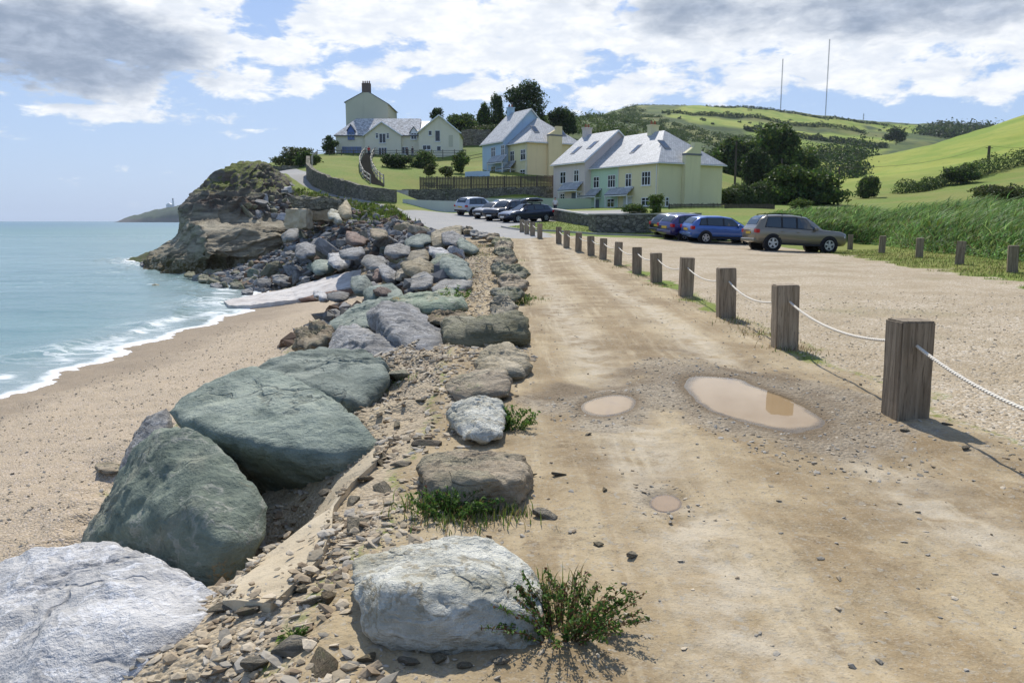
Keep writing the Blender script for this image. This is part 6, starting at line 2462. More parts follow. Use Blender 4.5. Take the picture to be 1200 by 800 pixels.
# ------------------------------------------------------------------ the white house on the rise
def white_house():
    D = 150.0
    O = P(448, 184, D)
    t_ = thing('white_house', 'rambling cream house with a tall gabled block behind low slate-roofed wings', 'house', O)
    M_CR = render_mat('cream_render', (.76, .70, .54))
    M_CRT = render_mat('drab_cream_render', (.56, .53, .40))
    M_BLUEP = plain('blue_paint', (.10, .17, .42), .5, .4)
    K = (385, 90, 7.475)
    f = Face(P(448, 184, D), (1, 0))

    def q(x, y):          # zoomed picture point -> (local x, local z)
        s_, z = f.sz(*zz(x, y, *K))
        return s_, z - O.z

    def gable(pts, y0, y1, mat, nm='wall'):
        MB().prism([q(*p) if not isinstance(p[0], str) else p[1:] for p in pts], y0, y1, 0, 'y').build(nm, mat, t_)
    low = -3.0
    def poly(*p):
        return [q(*k) for k in p]
    # low wing
    a, b = q(62, 510), q(800, 515)
    MB().prism([(a[0], low), (b[0], low), (b[0], b[1]), (a[0], a[1])], 0.0, 7.0, 0, 'y').build('wall', M_CR, t_)
    rz_ = q(300, 400)[1] + 1.1
    e = a[1]
    sheet_roof(None, 'roof', [[(a[0] - .3, -.35, e - .1), (b[0] - .1, -.35, e - .1), (b[0] - .1, 3.5, rz_), (a[0] + 3.2, 3.5, rz_)], [(a[0] - .3, 7.35, e - .1), (a[0] - .3, -.35, e - .1), (a[0] + 3.2, 3.5, rz_)],
                              [(b[0] - .1, 7.35, e - .1), (a[0] - .3, 7.35, e - .1), (a[0] + 3.2, 3.5, rz_), (b[0] - .1, 3.5, rz_)]], M_SLATE2, t_)
    # middle gable, proud of the wing
    g0, g1, g2 = q(322, 512), q(638, 516), q(470, 402)
    MB().prism([(g0[0], low), (g1[0], low), (g1[0], g0[1]), (g2[0], g2[1]), (g0[0], g0[1])], -.6, 6.0, 0, 'y').build('gable_wall', M_CR, t_)
    sl = (g2[1] - g0[1]) / (g2[0] - g0[0])
    for s_ in (-1, 1):
        gx = g0[0] if s_ < 0 else g1[0]
        sheet_roof(None, 'gable_roof', [[(gx + s_ * .3, -.9, g0[1] - .3 * sl + .1), (gx + s_ * .3, 4.6, g0[1] - .3 * sl + .1), (g2[0], 4.6, g2[1] + .12), (g2[0], -.9, g2[1] + .12)]], M_SLATE2, t_)
        MB().tube([(gx + s_ * .3, -.95, g0[1] - .3 * sl - .02), (g2[0], -.95, g2[1])], .12, 4).build('barge_board', M_WHITE, t_)
    # right wing, gable towards us
    h0, h1, h2 = q(797, 492), q(1150, 500), q(974, 348)
    MB().prism([(h0[0], low), (h1[0], low), (h1[0], h0[1]), (h2[0], h2[1]), (h0[0], h0[1])], -1.5, 9.0, 0, 'y').build('gable_wall', M_CR, t_)
    sl = (h2[1] - h0[1]) / (h2[0] - h0[0])
    for s_ in (-1, 1):
        gx = h0[0] if s_ < 0 else h1[0]
        sheet_roof(None, 'gable_roof', [[(gx + s_ * .35, -1.85, h0[1] - .35 * sl + .1), (gx + s_ * .35, 9.3, h0[1] - .35 * sl + .1), (h2[0], 9.3, h2[1] + .12), (h2[0], -1.85, h2[1] + .12)]], M_SLATE2, t_)
        MB().tube([(gx + s_ * .35, -1.9, h0[1] - .35 * sl - .02), (h2[0], -1.9, h2[1])], .12, 4).build('barge_board', M_WHITE, t_)
    # cross roof joining the wings
    c0, c1 = q(768, 520), q(935, 360)
    MB().prism([(.2, low), (9.8, low), (9.8, c0[1] + .9), (5.0, c1[1] - .15), (.2, c0[1] + .9)], c0[0], h2[0] + .5, 0, 'x').build('wall', M_CR, t_)
    sheet_roof(None, 'roof', [[(c0[0] - .2, -.1, c0[1] + .72), (h2[0], -.1, c0[1] + .72), (h2[0], 5, c1[1]), (c0[0] - .2, 5, c1[1])], [(h2[0], 10.1, c0[1] + .72), (c0[0] - .2, 10.1, c0[1] + .72), (c0[0] - .2, 5, c1[1]), (h2[0], 5, c1[1])]], M_SLATE2, t_)
    # tall block behind
    k0, k1, k2 = q(148, 222), q(520, 240), q(328, 138)
    sc = 158.0 / 150
    def far(p):
        x, z = p
        return (x + O.x) * sc - O.x, (z + O.z - EYE) * sc + EYE - O.z
    k0, k1, k2 = far(k0), far(k1), far(k2)
    MB().prism([(k0[0], low), (k1[0], low), (k1[0], k1[1]), (k2[0] + .5, k2[1]), (k2[0] - .5, k2[1]), (k0[0], k0[1])], 8.0, 20.0, 0, 'y').build('tall_wall', M_CRT, t_)
    for s_ in (-1, 1):
        gx, gz = (k0 if s_ < 0 else k1)
        sheet_roof(None, 'tall_roof', [[(gx + s_ * .25, 7.9, gz), (gx + s_ * .25, 20.2, gz), (k2[0] + s_ * .5, 20.2, k2[1] + .16), (k2[0] + s_ * .5, 7.9, k2[1] + .16)]], M_FLASH, t_)
    ch = MB().box(k2[0] - .8, k2[0] + .8, 8.1, 9.2, k2[1] - .6, k2[1] + 1.75).build('chimney', plain('brick_dark', (.16, .12, .10), .9, .1), t_)
    pm = MB()
    for i in range(4):
        pm.tube([(k2[0] - .6 + i * .4, 8.6, k2[1] + 1.753), (k2[0] - .6 + i * .4, 8.6, k2[1] + 2.2)], .13, 7)
    pm.build('chimney_pot', plain('chimney_pot', (.20, .13, .10), .8, .2), ch)
    MB().box(k0[0] + 2.3, k1[0] - .2, 7.75, 7.99, q(300, 398)[1] + .4, q(300, 380)[1] + .75).build('lead_flashing', M_FLASH, t_)
    l0, l1 = far(q(522, 345)), far(q(612, 412))
    MB().prism([(l0[0], low), (l1[0], low), (l1[0], l1[1]), (l0[0], l0[1])], 8.5, 16, 0, 'y').build('lean_to', M_CRT, t_)
    # dormers
    for nm, x0, x1, ya, yb, yt, mat in (('dormer', 158, 234, 548, 470, 422, M_BLUEP), ('dormer', 708, 784, 550, 487, 440, M_WHITE)):
        p0, p1, p2, p3 = q(x0, yb), q(x1, yb), q((x0 + x1) / 2, yt), q(x0 + 14, ya)
        d_ = MB().prism([(p0[0] + .2, p3[1]), (p1[0] - .2, p3[1]), (p1[0] - .2, p0[1]), (p2[0], p2[1] - .1), (p0[0] + .2, p0[1])], -.12, 2.8, 0, 'y').build(nm, mat, t_)
        for s_ in (-1, 1):
            gx = p0[0] if s_ < 0 else p1[0]
            sheet_roof(None, 'dormer_roof', [[(gx, -.3, p0[1]), (gx, 2.9, p0[1]), (p2[0], 2.9, p2[1] + .1), (p2[0], -.3, p2[1] + .1)]], M_FLASH, d_)
    fr = Face(P(448, 184, D) + Vector((0, -.12, 0)), (1, 0))
    frg = Face(P(448, 184, D) + Vector((0, -.6, 0)), (1, 0))
    frw = Face(P(448, 184, D) + Vector((0, -1.5, 0)), (1, 0))
    f0 = Face(P(448, 184, D), (1, 0))
    for fc, bx, c_, r_, fm in ((fr, (172, 480, 225, 548), 2, 2, M_BLUEP), (fr, (722, 492, 772, 550), 2, 2, M_WHITE), (frg, (412, 493, 437, 540), 1, 2, M_WHITE), (frg, (442, 497, 503, 582), 2, 1, M_WHITE), (frg, (508, 493, 532, 542), 1, 2, M_WHITE),
                               (f0, (120, 614, 290, 706), 4, 2, M_BLUEP), (frg, (438, 620, 512, 690), 3, 1, M_WHITE), (frw, (875, 472, 906, 516), 1, 1, M_WHITE), (frw, (932, 470, 979, 568), 1, 1, M_WHITE),
                               (frw, (824, 600, 896, 642), 2, 1, M_WHITE), (frw, (948, 608, 986, 650), 1, 1, M_WHITE), (f0, (640, 615, 700, 680), 2, 1, M_WHITE)):
        window(fc, zb(bx, *K), t_, c_, r_, fm, plain('blue_glass', (.10, .14, .22), .12, .6) if fm is M_BLUEP else M_GLASS, True, 'window', O)
    (x0, z1), (x1, z0) = frw.sz(*zz(1052, 512, *K)), frw.sz(*zz(1090, 612, *K))
    MB().box(x0, x1, -1.56, -1.504, z0 - O.z, z1 - O.z).build('door', M_CRT, t_)


white_house()
# terrace ground walls on the slope by the white house
block('stone_wall', 541, 575, 152, 171, 165, 1.5, M_STONE, 'dark stone wall and sheds on the slope behind the white house', amp=.15, seed=12)
_g = [P(x, y, d) for x, y, d in ((545, 207, 117), (560, 206, 117), (574, 206, 117))]
ribbon_wall('rendered_wall', _g, [p.z + .65 for p in _g], .3, M_BLUE, 'low pale blue garden wall beside the blue house', jag=0)


# ------------------------------------------------------------------ poles, masts, lighthouse
def pole(px, y0, y1, d, r0, label, arm=True):
    a, b = P(px, y1, d), P(px, y0, d)
    t_ = thing('utility_pole', label, 'pole', a, 0, 'wooden poles in the valley')
    MB().tube([(0, 0, -2), (0, 0, b.z - a.z)], r0, 8, 0, False, r0 * .75).build('pole_shaft', M_DARKWOOD, t_)
    if arm:
        MB().box(-.9, .9, -.07, .07, b.z - a.z - .6, b.z - a.z - .45).build('cross_arm', M_DARKWOOD, t_)
    return a, b


pl = [pole(861, 165, 218, 128, .19, 'dark wooden pole beyond the pastel terrace, against the scrub', False), pole(914, 186, 236, 112, .17, 'dark wooden pole in front of the rounded tree in the valley', False),
      pole(981.5, 196, 236, 125, .17, 'dark wooden pole at the foot of the near hill', False), pole(1157, 171, 200, 205, .42, 'dark ivy-covered pole among the hedge on the near hill')]
MB().tube([pl[2][1] + (pl[3][1] - pl[2][1]) * u + Vector((0, 0, -6 * u * (1 - u))) for u in np.linspace(0, 1, 14)], .025, 4).build('overhead_wire', M_DARKWOOD)
tag(bpy.data.objects['overhead_wire'], 'thin overhead wire strung across the near hill between two poles', 'wire')
far_ = P(1260, 168, 205)
w2 = MB().tube([pl[3][1] + (far_ - pl[3][1]) * u + Vector((0, 0, -3 * u * (1 - u))) for u in np.linspace(0, 1, 10)], .025, 4).build('overhead_wire', M_DARKWOOD)
tag(w2, 'thin overhead wire running from the ivy-covered pole out of the photo', 'wire')
M_STEEL = plain('mast_steel', (.22, .24, .28), .6, .4, 0)


def mast(px, y0, y1, d, label):
    a, b = P(px, y1, d), P(px, y0, d)
    h = b.z - a.z
    t_ = thing('radio_mast', label, 'mast', a, 0, 'radio masts on the hill')
    m = MB()
    w_ = .55
    for k in range(3):
        an = k * 2 * PI / 3
        m.tube([(w_ * math.cos(an), w_ * math.sin(an), -8), (w_ * math.cos(an), w_ * math.sin(an), h)], .13, 4)
    n = int(h / 3)
    for i in range(n):
        for k in range(3):
            a0, a1 = k * 2 * PI / 3, (k + 1) * 2 * PI / 3
            z = i * h / n
            m.tube([(w_ * math.cos(a0), w_ * math.sin(a0), z), (w_ * math.cos(a1), w_ * math.sin(a1), z + h / n)], .07, 3)
    m.build('lattice', M_STEEL, t_)


mast(914.5, 69, 131, 960, 'slender lattice radio mast on the far hill, the shorter of the two')
mast(967, 46, 140, 970, 'slender lattice radio mast on the far hill, the taller of the two')
mast(1011.5, 133, 144, 985, 'tiny radio mast on the skyline near the dark tree')


def headland():
    D = 2800.0
    prof = [(140, 259.4), (146, 257), (152, 254.5), (160, 252), (170, 249.5), (178, 247), (185, 245), (192, 243.5), (200, 242), (210, 240), (225, 237), (245, 236), (260, 240)]
    nx, ny = 120, 24
    xs = np.linspace(140, 262, nx)
    top = np.interp(xs, [p[0] for p in prof], [p[1] for p in prof])
    V = []
    for i in range(nx):
        pt = P(xs[i], top[i], D)
        for j in range(ny):
            u = j / (ny - 1)
            hh = (pt.z - SEA_Z) * math.sin(u * PI) ** .55 + SEA_Z - 1.0
            V.append((pt.x * (1 + (u - .5) * .08), D + (u - .5) * 320, hh))
    V = np.array(V)
    V[:, 2] += fbm2(V[:, 0], V[:, 1], .02, 4, .55, 3) * 5 * np.clip((V[:, 2] + 3) / 15, 0, 1)
    i = (np.arange(nx - 1)[:, None] * ny + np.arange(ny - 1)[None]).ravel()
    F = np.stack([i, i + ny, i + ny + 1, i + 1], 1)
    t = material('headland')
    p = t.pos()
    n = t.noise(p, .02, 5, .6)
    z = t.sep(p)[2]
    c = t.mix(t.ramp(n, .4, .6), (.04, .06, .04), (.07, .095, .055))
    c = t.mix(t.ramp(t.math('ADD', z, t.math('MULTIPLY', n, 25)), 18, 26, 1, 0), c, (.085, .08, .075))
    setp(t, c, .95, .1)
    tag(link('headland', mesh_np('headland', V, F, t.m, True)), 'far wooded headland beyond the sea', None, None, 'structure')
    b = P(203, 241.5, D)
    h = P(203, 232.5, D).z - b.z
    l = thing('lighthouse', 'tiny pale lighthouse tower on the far headland', 'lighthouse', b)
    MB().tube([(0, 0, -8), (0, 0, h * .78)], 4.2, 12, 0, False, 3.0).build('tower', M_WHITE, l)
    MB().tube([(0, 0, h * .79), (0, 0, h)], 2.2, 10).build('lantern', M_FLASH, l)
    k = P(198.5, 242, D)
    k = thing('cottage', 'tiny pale building beside the lighthouse on the far headland', 'building', k)
    MB().prism([(-9, -6), (9, -6), (9, 7), (0, 12), (-9, 7)], -5, 5, 0, 'y').build('wall', M_WHITE, k)


headland()

# ------------------------------------------------------------------ cars
def paint(name, col, rough=.28):
    t = material(name)
    n = t.noise(t.obj(), 3, 4, .6)
    setp(t, t.mix(t.ramp(n, .4, .7, 0, .12), col, tuple(k * .8 + .02 for k in col)), rough, .5, .25)
    t.b.inputs['Coat Weight'].default_value = .8
    t.b.inputs['Coat Roughness'].default_value = .05
    return t.m


M_TYRE = plain('tyre', (.018, .018, .019), .85, .2)
M_ALLOY = plain('alloy', (.55, .56, .58), .35, .5, .6)
M_TRIM = plain('black_trim', (.02, .02, .022), .6, .3)
M_CARGL = plain('car_glass', (.03, .04, .045), .04, .8, 0, 2, .1)
M_TAIL = plain('tail_light', (.42, .015, .02), .2, .5)
M_HEAD = plain('head_light', (.72, .75, .78), .12, .6)
M_PLATE_Y = plain('plate_yellow', (.62, .42, .05), .5, .3, 0, 2, .05)
M_PLATE_W = plain('plate_white', (.72, .72, .68), .5, .3, 0, 2, .05)
M_CHROME = plain('chrome', (.6, .6, .6), .2, .5, .9)

# profiles: stations along the length (0 rear .. 1 front): floor, waist, roof heights; half widths at waist and roof
CARS = {
    'suv': dict(L=4.67, W=1.87, H=1.72, wheel=.37, ax=(.185, .79), st=[
        (0.0, .52, .98, 1.02, .74, .70), (.015, .40, 1.02, 1.10, .83, .74), (.06, .34, 1.06, 1.50, .89, .70), (.12, .33, 1.07, 1.66, .92, .69), (.25, .31, 1.06, 1.71, .935, .69), (.42, .30, 1.05, 1.72, .935, .69),
        (.55, .30, 1.03, 1.66, .93, .67), (.64, .30, 1.03, 1.42, .92, .68), (.72, .31, 1.05, 1.09, .915, .78), (.82, .33, 1.03, 1.06, .91, .80), (.92, .34, .99, 1.03, .89, .78), (.972, .36, .91, .95, .84, .73), (.99, .40, .82, .86, .78, .68), (1.0, .46, .70, .74, .70, .60)],
        side=[(.105, .265, .22), (.285, .425, .0), (.445, .655, -.3)]),
    'hatch': dict(L=4.25, W=1.79, H=1.46, wheel=.315, ax=(.19, .80), st=[
        (0.0, .48, .82, .86, .70, .64), (.012, .34, .90, .95, .79, .68), (.05, .28, .93, 1.16, .85, .66), (.11, .26, .94, 1.36, .875, .62), (.22, .25, .94, 1.44, .89, .61), (.42, .24, .93, 1.46, .895, .61),
        (.55, .24, .92, 1.40, .89, .59), (.66, .24, .92, 1.16, .885, .62), (.74, .25, .93, .96, .875, .74), (.85, .27, .88, .90, .86, .73), (.94, .30, .78, .80, .81, .68), (.985, .34, .66, .69, .72, .60), (1.0, .40, .56, .6, .62, .5)],
        side=[(.11, .20, .25), (.215, .42, .0), (.44, .685, -.3)]),
    'estate': dict(L=4.72, W=1.82, H=1.46, wheel=.325, ax=(.195, .80), st=[
        (0.0, .48, .86, .90, .70, .64), (.012, .34, .93, .98, .80, .68), (.05, .28, .95, 1.20, .86, .66), (.10, .26, .96, 1.36, .88, .63), (.22, .25, .96, 1.43, .90, .62), (.42, .24, .94, 1.46, .91, .62),
        (.54, .24, .92, 1.41, .905, .60), (.645, .24, .92, 1.15, .90, .63), (.72, .25, .93, .96, .89, .75), (.84, .27, .88, .90, .87, .74), (.93, .30, .78, .80, .82, .69), (.98, .34, .66, .69, .73, .61), (1.0, .40, .56, .6, .63, .5)],
        side=[(.095, .21, .25), (.225, .42, .0), (.44, .665, -.3)]),
}


class CarShape:
    def __init__(self, kind):
        self.c = CARS[kind]
        s = np.array(self.c['st'])
        self.t = s[:, 0]
        self.s = s

    def at(self, t_):
        return [float(np.interp(t_, self.t, self.s[:, k])) for k in range(1, 6)]

    def sec(self, t_):
        """half cross-section, floor middle to roof middle: list of (y, z)"""
        zf, zw, zr, hw, hr = self.at(t_)
        g = max(zr - zw, .0)
        return [(0, zf), (hw * .80, zf), (hw * .955, zf + .10), (hw, zf + (zw - zf) * .45), (hw * .995, zf + (zw - zf) * .78), (hw * .965, zw), (hw * .93, zw + min(.02, g)),
                (hr + (hw * .93 - hr) * .12, zw + g * .86), (hr * .86, zw + g * .97), (hr * .5, zr + .012), (0, zr + .018)]

    def side(self, t_, v):
        """point on the glass part of the side: v 0 waist .. 1 roof edge"""
        zf, zw, zr, hw, hr = self.at(t_)
        g = zr - zw
        a = (hw * .93, zw + .02)
        b = (hr + (hw * .93 - hr) * .12, zw + g * .86)
        return a[0] + (b[0] - a[0]) * v, a[1] + (b[1] - a[1]) * v


def make_car(kind, label, col, loc, heading, roof_box=None, rails=False, plate_rear=True, extra=None, wheelcol=None, lower=None):
    sh = CarShape(kind)
    c = sh.c
    L, W, Hh = c['L'], c['W'], c['H']
    root = thing('parked_car', label, 'car', loc, heading, 'parked cars')
    X = lambda t_: (t_ - .5) * L
    ts = []
    for i in range(len(sh.t) - 1):
        n = max(2, int((sh.t[i + 1] - sh.t[i]) * 34))
        ts += list(np.linspace(sh.t[i], sh.t[i + 1], n, endpoint=False))
    ts.append(1.0)
    mb = MB()
    V, F = [], []
    k = 11
    ring = 2 * k - 2
    for t_ in ts:
        s = sh.sec(t_)
        V += [(X(t_), y, z) for y, z in s] + [(X(t_), -y, z) for y, z in s[-2:0:-1]]
    for i in range(len(ts) - 1):
        for j in range(ring):
            F.append((i * ring + j, i * ring + (j + 1) % ring, (i + 1) * ring + (j + 1) % ring, (i + 1) * ring + j))
    F.append(tuple(range(ring)))
    F.append(tuple((len(ts) - 1) * ring + j for j in range(ring - 1, -1, -1)))
    mb.add(V, F)
    body = mb.build('body', col, root, smooth=True)
    # glass: patches lying just outside the body
    def patch(name, rows, mat, off=.007):
        rows = [[Vector(p) for p in r] for r in rows]
        n, m = len(rows), len(rows[0])
        V = [p for r in rows for p in r]
        ce = Vector((0, 0, Hh * .55))
        F = [(i * m + j, i * m + j + 1, (i + 1) * m + j + 1, (i + 1) * m + j) for i in range(n - 1) for j in range(m - 1)]
        nr = (V[1] - V[0]).cross(V[m] - V[0]).normalized()
        if nr.dot(V[0] - ce) < 0:
            nr = -nr
        V2 = [p + nr * off for p in V]
        V0 = [p - nr * .02 for p in V]
        mb = MB()
        b = len(V2)
        per = [j for j in range(m)] + [i * m + m - 1 for i in range(1, n)] + [(n - 1) * m + j for j in range(m - 2, -1, -1)] + [i * m for i in range(n - 2, 0, -1)]
        rim = [(per[q], per[(q + 1) % len(per)], b + per[(q + 1) % len(per)], b + per[q]) for q in range(len(per))]
        mb.add(V2 + V0, F + [tuple(b + q for q in f[::-1]) for f in F] + rim)
        return mb.build(name, mat, root, smooth=False)
    for s_ in (-1, 1):
        ta, tb, sb = c['side'][0][0], c['side'][-1][1], c['side'][-1][2]
        rows = []
        for v in (.0, .5, 1.0):
            rows.append([(X(t_), s_ * sh.side(t_, v)[0], sh.side(t_, v)[1]) for t_ in np.linspace(ta - .012 + v * .035, tb + .008 + v * sb * .42, 16)])
        patch('window_trim', rows, M_TRIM, .003)
        for t0, t1, sl in c['side']:
            rows = []
            for v in (.06, .5, .95):
                a, b_ = t0, t1
                if sl > 0:
                    a = t0 + v * sl * .14
                if sl < 0:
                    zr_ = t1
                    b_ = t1 + v * sl * .42
                rows.append([(X(t_), s_ * sh.side(t_, v)[0], sh.side(t_, v)[1]) for t_ in np.linspace(a, b_, 7)])
            patch('side_window', rows, M_CARGL, .011)
    def endglass(t0, t1, name, w0=.86):
        rows = []
        for t_ in np.linspace(t0, t1, 5):
            zf, zw, zr, hw, hr = sh.at(t_)
            yy = hr * .80
            rows.append([(X(t_), yy * q, zr + .013 + .004 * (1 - q * q)) for q in np.linspace(-1, 1, 7)])
        return patch(name, rows, M_CARGL, .012)
    i0 = [q for q in range(len(sh.t)) if sh.s[q, 3] > sh.s[q, 2] + .12]
    tr0, tr1 = sh.t[i0[0]], sh.t[i0[-1]]
    endglass(sh.t[1] + .012, sh.t[3] - .012, 'rear_window')
    ns = len(sh.t)
    wi = [q for q in range(ns) if sh.s[q, 3] > sh.c['H'] * .93][-1]
    endglass(sh.t[wi] + .015, sh.t[wi + 2] - .012, 'windscreen')
    # lamps, plates, bumper
    for s_ in (-1, 1):
        z = .92 if kind == 'suv' else .84
        w_ = sh.at(.02)[3]
        m = MB().box(X(0) - .005, X(.045), s_ * (w_ - .20), s_ * (w_ + .045), z - .10, z + .08)
        m.build('tail_light', M_TAIL, root, bevel=.02)
        zh = .74 if kind == 'suv' else .66
        w_ = sh.at(.95)[3]
        MB().box(X(.925), X(.968), s_ * (w_ - .24), s_ * (w_ - .005), zh - .02, zh + .10).build('headlight', M_HEAD, root, bevel=.025)
    pz = .82 if kind == 'suv' else .72
    bm_ = MB().box(X(0) - .028, X(0) + .05, -.26, .26, pz - .06, pz + .06)
    bm_.build('number_plate', M_PLATE_Y, root)
    MB().box(X(1) - .06, X(1) + .028, -.26, .26, .42, .53).build('number_plate', M_PLATE_W, root)
    MB().box(X(0) - .05, X(.05), -W * .43, W * .43, .40, .56).build('bumper', lower or M_TRIM if kind == 'suv' else col, root, bevel=.03)
    MB().box(X(.985), X(1) + .012, -.45, .45, .55, .66).build('grille', M_TRIM, root)
    for s_ in (-1, 1):
        MB().box(X(.245), X(.735), s_ * (W * .485), s_ * (W * .5 + .008), .30, .39).build('sill', M_TRIM, root)
        zf, zw, zr, hw, hr = sh.at(.635)
        MB().box(X(.615), X(.645), s_ * (hw - .04), s_ * (hw + .17), zw - .0, zw + .14).build('mirror', col, root, bevel=.03)
        for t_ in (.43, .262):
            zf, zw, zr, hw, hr = sh.at(t_)
            MB().box(X(t_), X(t_ + .032), s_ * (hw - .01), s_ * (hw + .022), zw - .15, zw - .12).build('door_handle', col, root)
    # wheels
    wr = c['wheel']
    prof = [(wr * .62, .105), (wr * .93, .115), (wr, .08), (wr, -.08), (wr * .93, -.115), (wr * .62, -.105)]
    for t_ in c['ax']:
        for s_ in (-1, 1):
            yw = sh.at(t_)[3] - .095
            cx = X(t_)
            # arch liner, a dark disc set in the body side
            m = MB().tube([(cx, s_ * (yw - .12), wr + .005), (cx, s_ * (sh.at(t_)[3] + .006), wr + .005)], wr + .075, 24)
            m.build('wheel_arch', M_TRIM, root)
            wh = link('wheel', None, root, (cx, s_ * (yw + .035), wr))
            V, F = [], []
            n = 28
            for q in range(n):
                a = 2 * PI * q / n
                for r_, y in prof:
                    V.append((r_ * math.cos(a), s_ * y, r_ * math.sin(a)))
            kk = len(prof)
            for q in range(n):
                for j in range(kk):
                    F.append((q * kk + j, q * kk + (j + 1) % kk, ((q + 1) % n) * kk + (j + 1) % kk, ((q + 1) % n) * kk + j))
            m = MB()
            m.add(V, F)
            m.build('tyre', M_TYRE, wh, smooth=True)
            m = MB()
            ring_ = []
            for q in range(n):
                a = 2 * PI * q / n
                ring_.append((a, wr * .66))
            m.tube([(0, s_ * .02, 0), (0, s_ * .05, 0)], wr * .60, 24, 1)
            V, F = [], []
            for q in range(n):
                a = 2 * PI * q / n
                for r_, y in ((wr * .655, .112), (wr * .655, .06), (wr * .58, .06), (wr * .58, .112)):
                    V.append((r_ * math.cos(a), s_ * y, r_ * math.sin(a)))
            for q in range(n):
                for j in range(4):
                    F.append((q * 4 + j, q * 4 + (j + 1) % 4, ((q + 1) % n) * 4 + (j + 1) % 4, ((q + 1) % n) * 4 + j))
            m.add(V, F)
            for q in range(5):
                a = 2 * PI * q / 5 + .3
                Mx = Matrix.Rotation(-a, 4, 'Y')
                m.box(.02, wr * .6, min(s_ * .055, s_ * .1), max(s_ * .055, s_ * .1), -wr * .12, wr * .12, 0, Mx)
            m.tube([(0, s_ * .05, 0), (0, s_ * .115, 0)], wr * .16, 12)
            m.build('rim', [wheelcol or M_ALLOY, M_TRIM], wh)
    if rails:
        for s_ in (-1, 1):
            hr = sh.at(.3)[4]
            pts = [(X(t_), s_ * hr * .86, sh.at(t_)[2] + .05) for t_ in np.linspace(.13, .5, 8)]
            m = MB().tube(pts, .022, 6)
            for q in (0, 3, 7):
                m.tube([Vector(pts[q]), Vector(pts[q]) - Vector((0, 0, .1))], .02, 5)
            m.build('roof_rail', M_TRIM, root)
    if roof_box:
        Z = sh.at(.35)[2]
        m = MB()
        secs = [(-.95, .30, .08), (-.85, .38, .26), (-.4, .40, .34), (.4, .40, .33), (.85, .36, .22), (1.05, .22, .06)]
        V, F = [], []
        for x, hw, hh in secs:
            for q in range(10):
                a = 2 * PI * q / 10
                V.append((X(.36) + x, hw * np.sign(math.cos(a)) * abs(math.cos(a)) ** .6, Z + .16 + hh / 2 + hh / 2 * np.sign(math.sin(a)) * abs(math.sin(a)) ** .6))
        for i in range(len(secs) - 1):
            for q in range(10):
                F.append((i * 10 + q, i * 10 + (q + 1) % 10, (i + 1) * 10 + (q + 1) % 10, (i + 1) * 10 + q))
        F += [tuple(range(10)), tuple(50 + q for q in range(9, -1, -1))]
        m.add(V, F)
        m.build('roof_box', roof_box, root, smooth=True)
        m = MB()
        for x in (-.45, .45):
            m.box(X(.36) + x - .03, X(.36) + x + .03, -.6, .6, Z + .06, Z + .13)
            for s_ in (-1, 1):
                m.box(X(.36) + x - .03, X(.36) + x + .03, s_ * .58, s_ * .63, Z - .06, Z + .1)
        m.build('roof_bars', M_TRIM, root)
    return root


def car_at(px, py, **kw):
    p = hit(px, py)
    kw['loc'] = p
    return make_car(**kw)


def ground_fit(root, L=2.6):
    """sit the car on the slope under it"""
    x, y = root.location.x, root.location.y
    a = root.rotation_euler.z
    dx_, dy_ = math.cos(a) * L / 2, math.sin(a) * L / 2
    zf, zr = hz(x + dx_, y + dy_), hz(x - dx_, y - dy_)
    zl, zr2 = hz(x - math.sin(a) * .75, y + math.cos(a) * .75), hz(x + math.sin(a) * .75, y - math.cos(a) * .75)
    root.location.z = (zf + zr) / 2
    root.rotation_euler = Euler((math.atan2(zl - zr2, 1.5), -math.atan2(zf - zr, L), a), 'XYZ')


CARLIST = [
    dict(px=929, py=294.6, kind='suv', label='brownish-grey estate-style off-roader parked side-on, with five-spoke wheels', col=paint('paint_bronze', (.21, .182, .132)), heading=R(6), rails=True, lower=paint('paint_bronze_bumper', (.17, .148, .11), .45)),
    dict(px=845, py=284.6, kind='hatch', label='bright blue hatchback parked behind the brownish-grey car', col=paint('paint_blue', (.04, .115, .36)), heading=R(10)),
    dict(px=815, py=281.0, kind='hatch', label='dark violet-blue hatchback between the bright blue one and the black one', col=paint('paint_violet', (.025, .022, .13)), heading=R(20)),
    dict(px=803, py=278.0, kind='hatch', label='black hatchback beside the end of the stone enclosure', col=paint('paint_black', (.012, .012, .014)), heading=R(24)),
    dict(px=616, py=260.0, kind='estate', label='dark blue estate car with a black roof box', col=paint('paint_navy', (.012, .018, .038)), heading=R(180 + 36), roof_box=paint('box_black', (.01, .01, .011), .2)),
    dict(px=594, py=258.2, kind='suv', label='black tall car between the roof-box estate and the other black car', col=paint('paint_black_tall', (.012, .013, .018)), heading=R(180 + 50), rails=True),
    dict(px=578, py=256.0, kind='hatch', label='black car between the silver car and the tall black car', col=paint('paint_charcoal', (.014, .017, .017)), heading=R(180 + 52)),
    dict(px=560, py=252.4, kind='suv', label='silver off-roader with a dark roof parked at the end of the row', col=paint('paint_silver', (.42, .45, .50)), heading=R(46), wheelcol=M_TRIM),
    dict(px=586, py=251.2, kind='estate', label='pale-roofed car half hidden behind the two black cars', col=paint('paint_cream', (.45, .44, .38)), heading=R(200)),
]
for kw in CARLIST:
    px, py = kw.pop('px'), kw.pop('py')
    ground_fit(car_at(px, py, **kw))

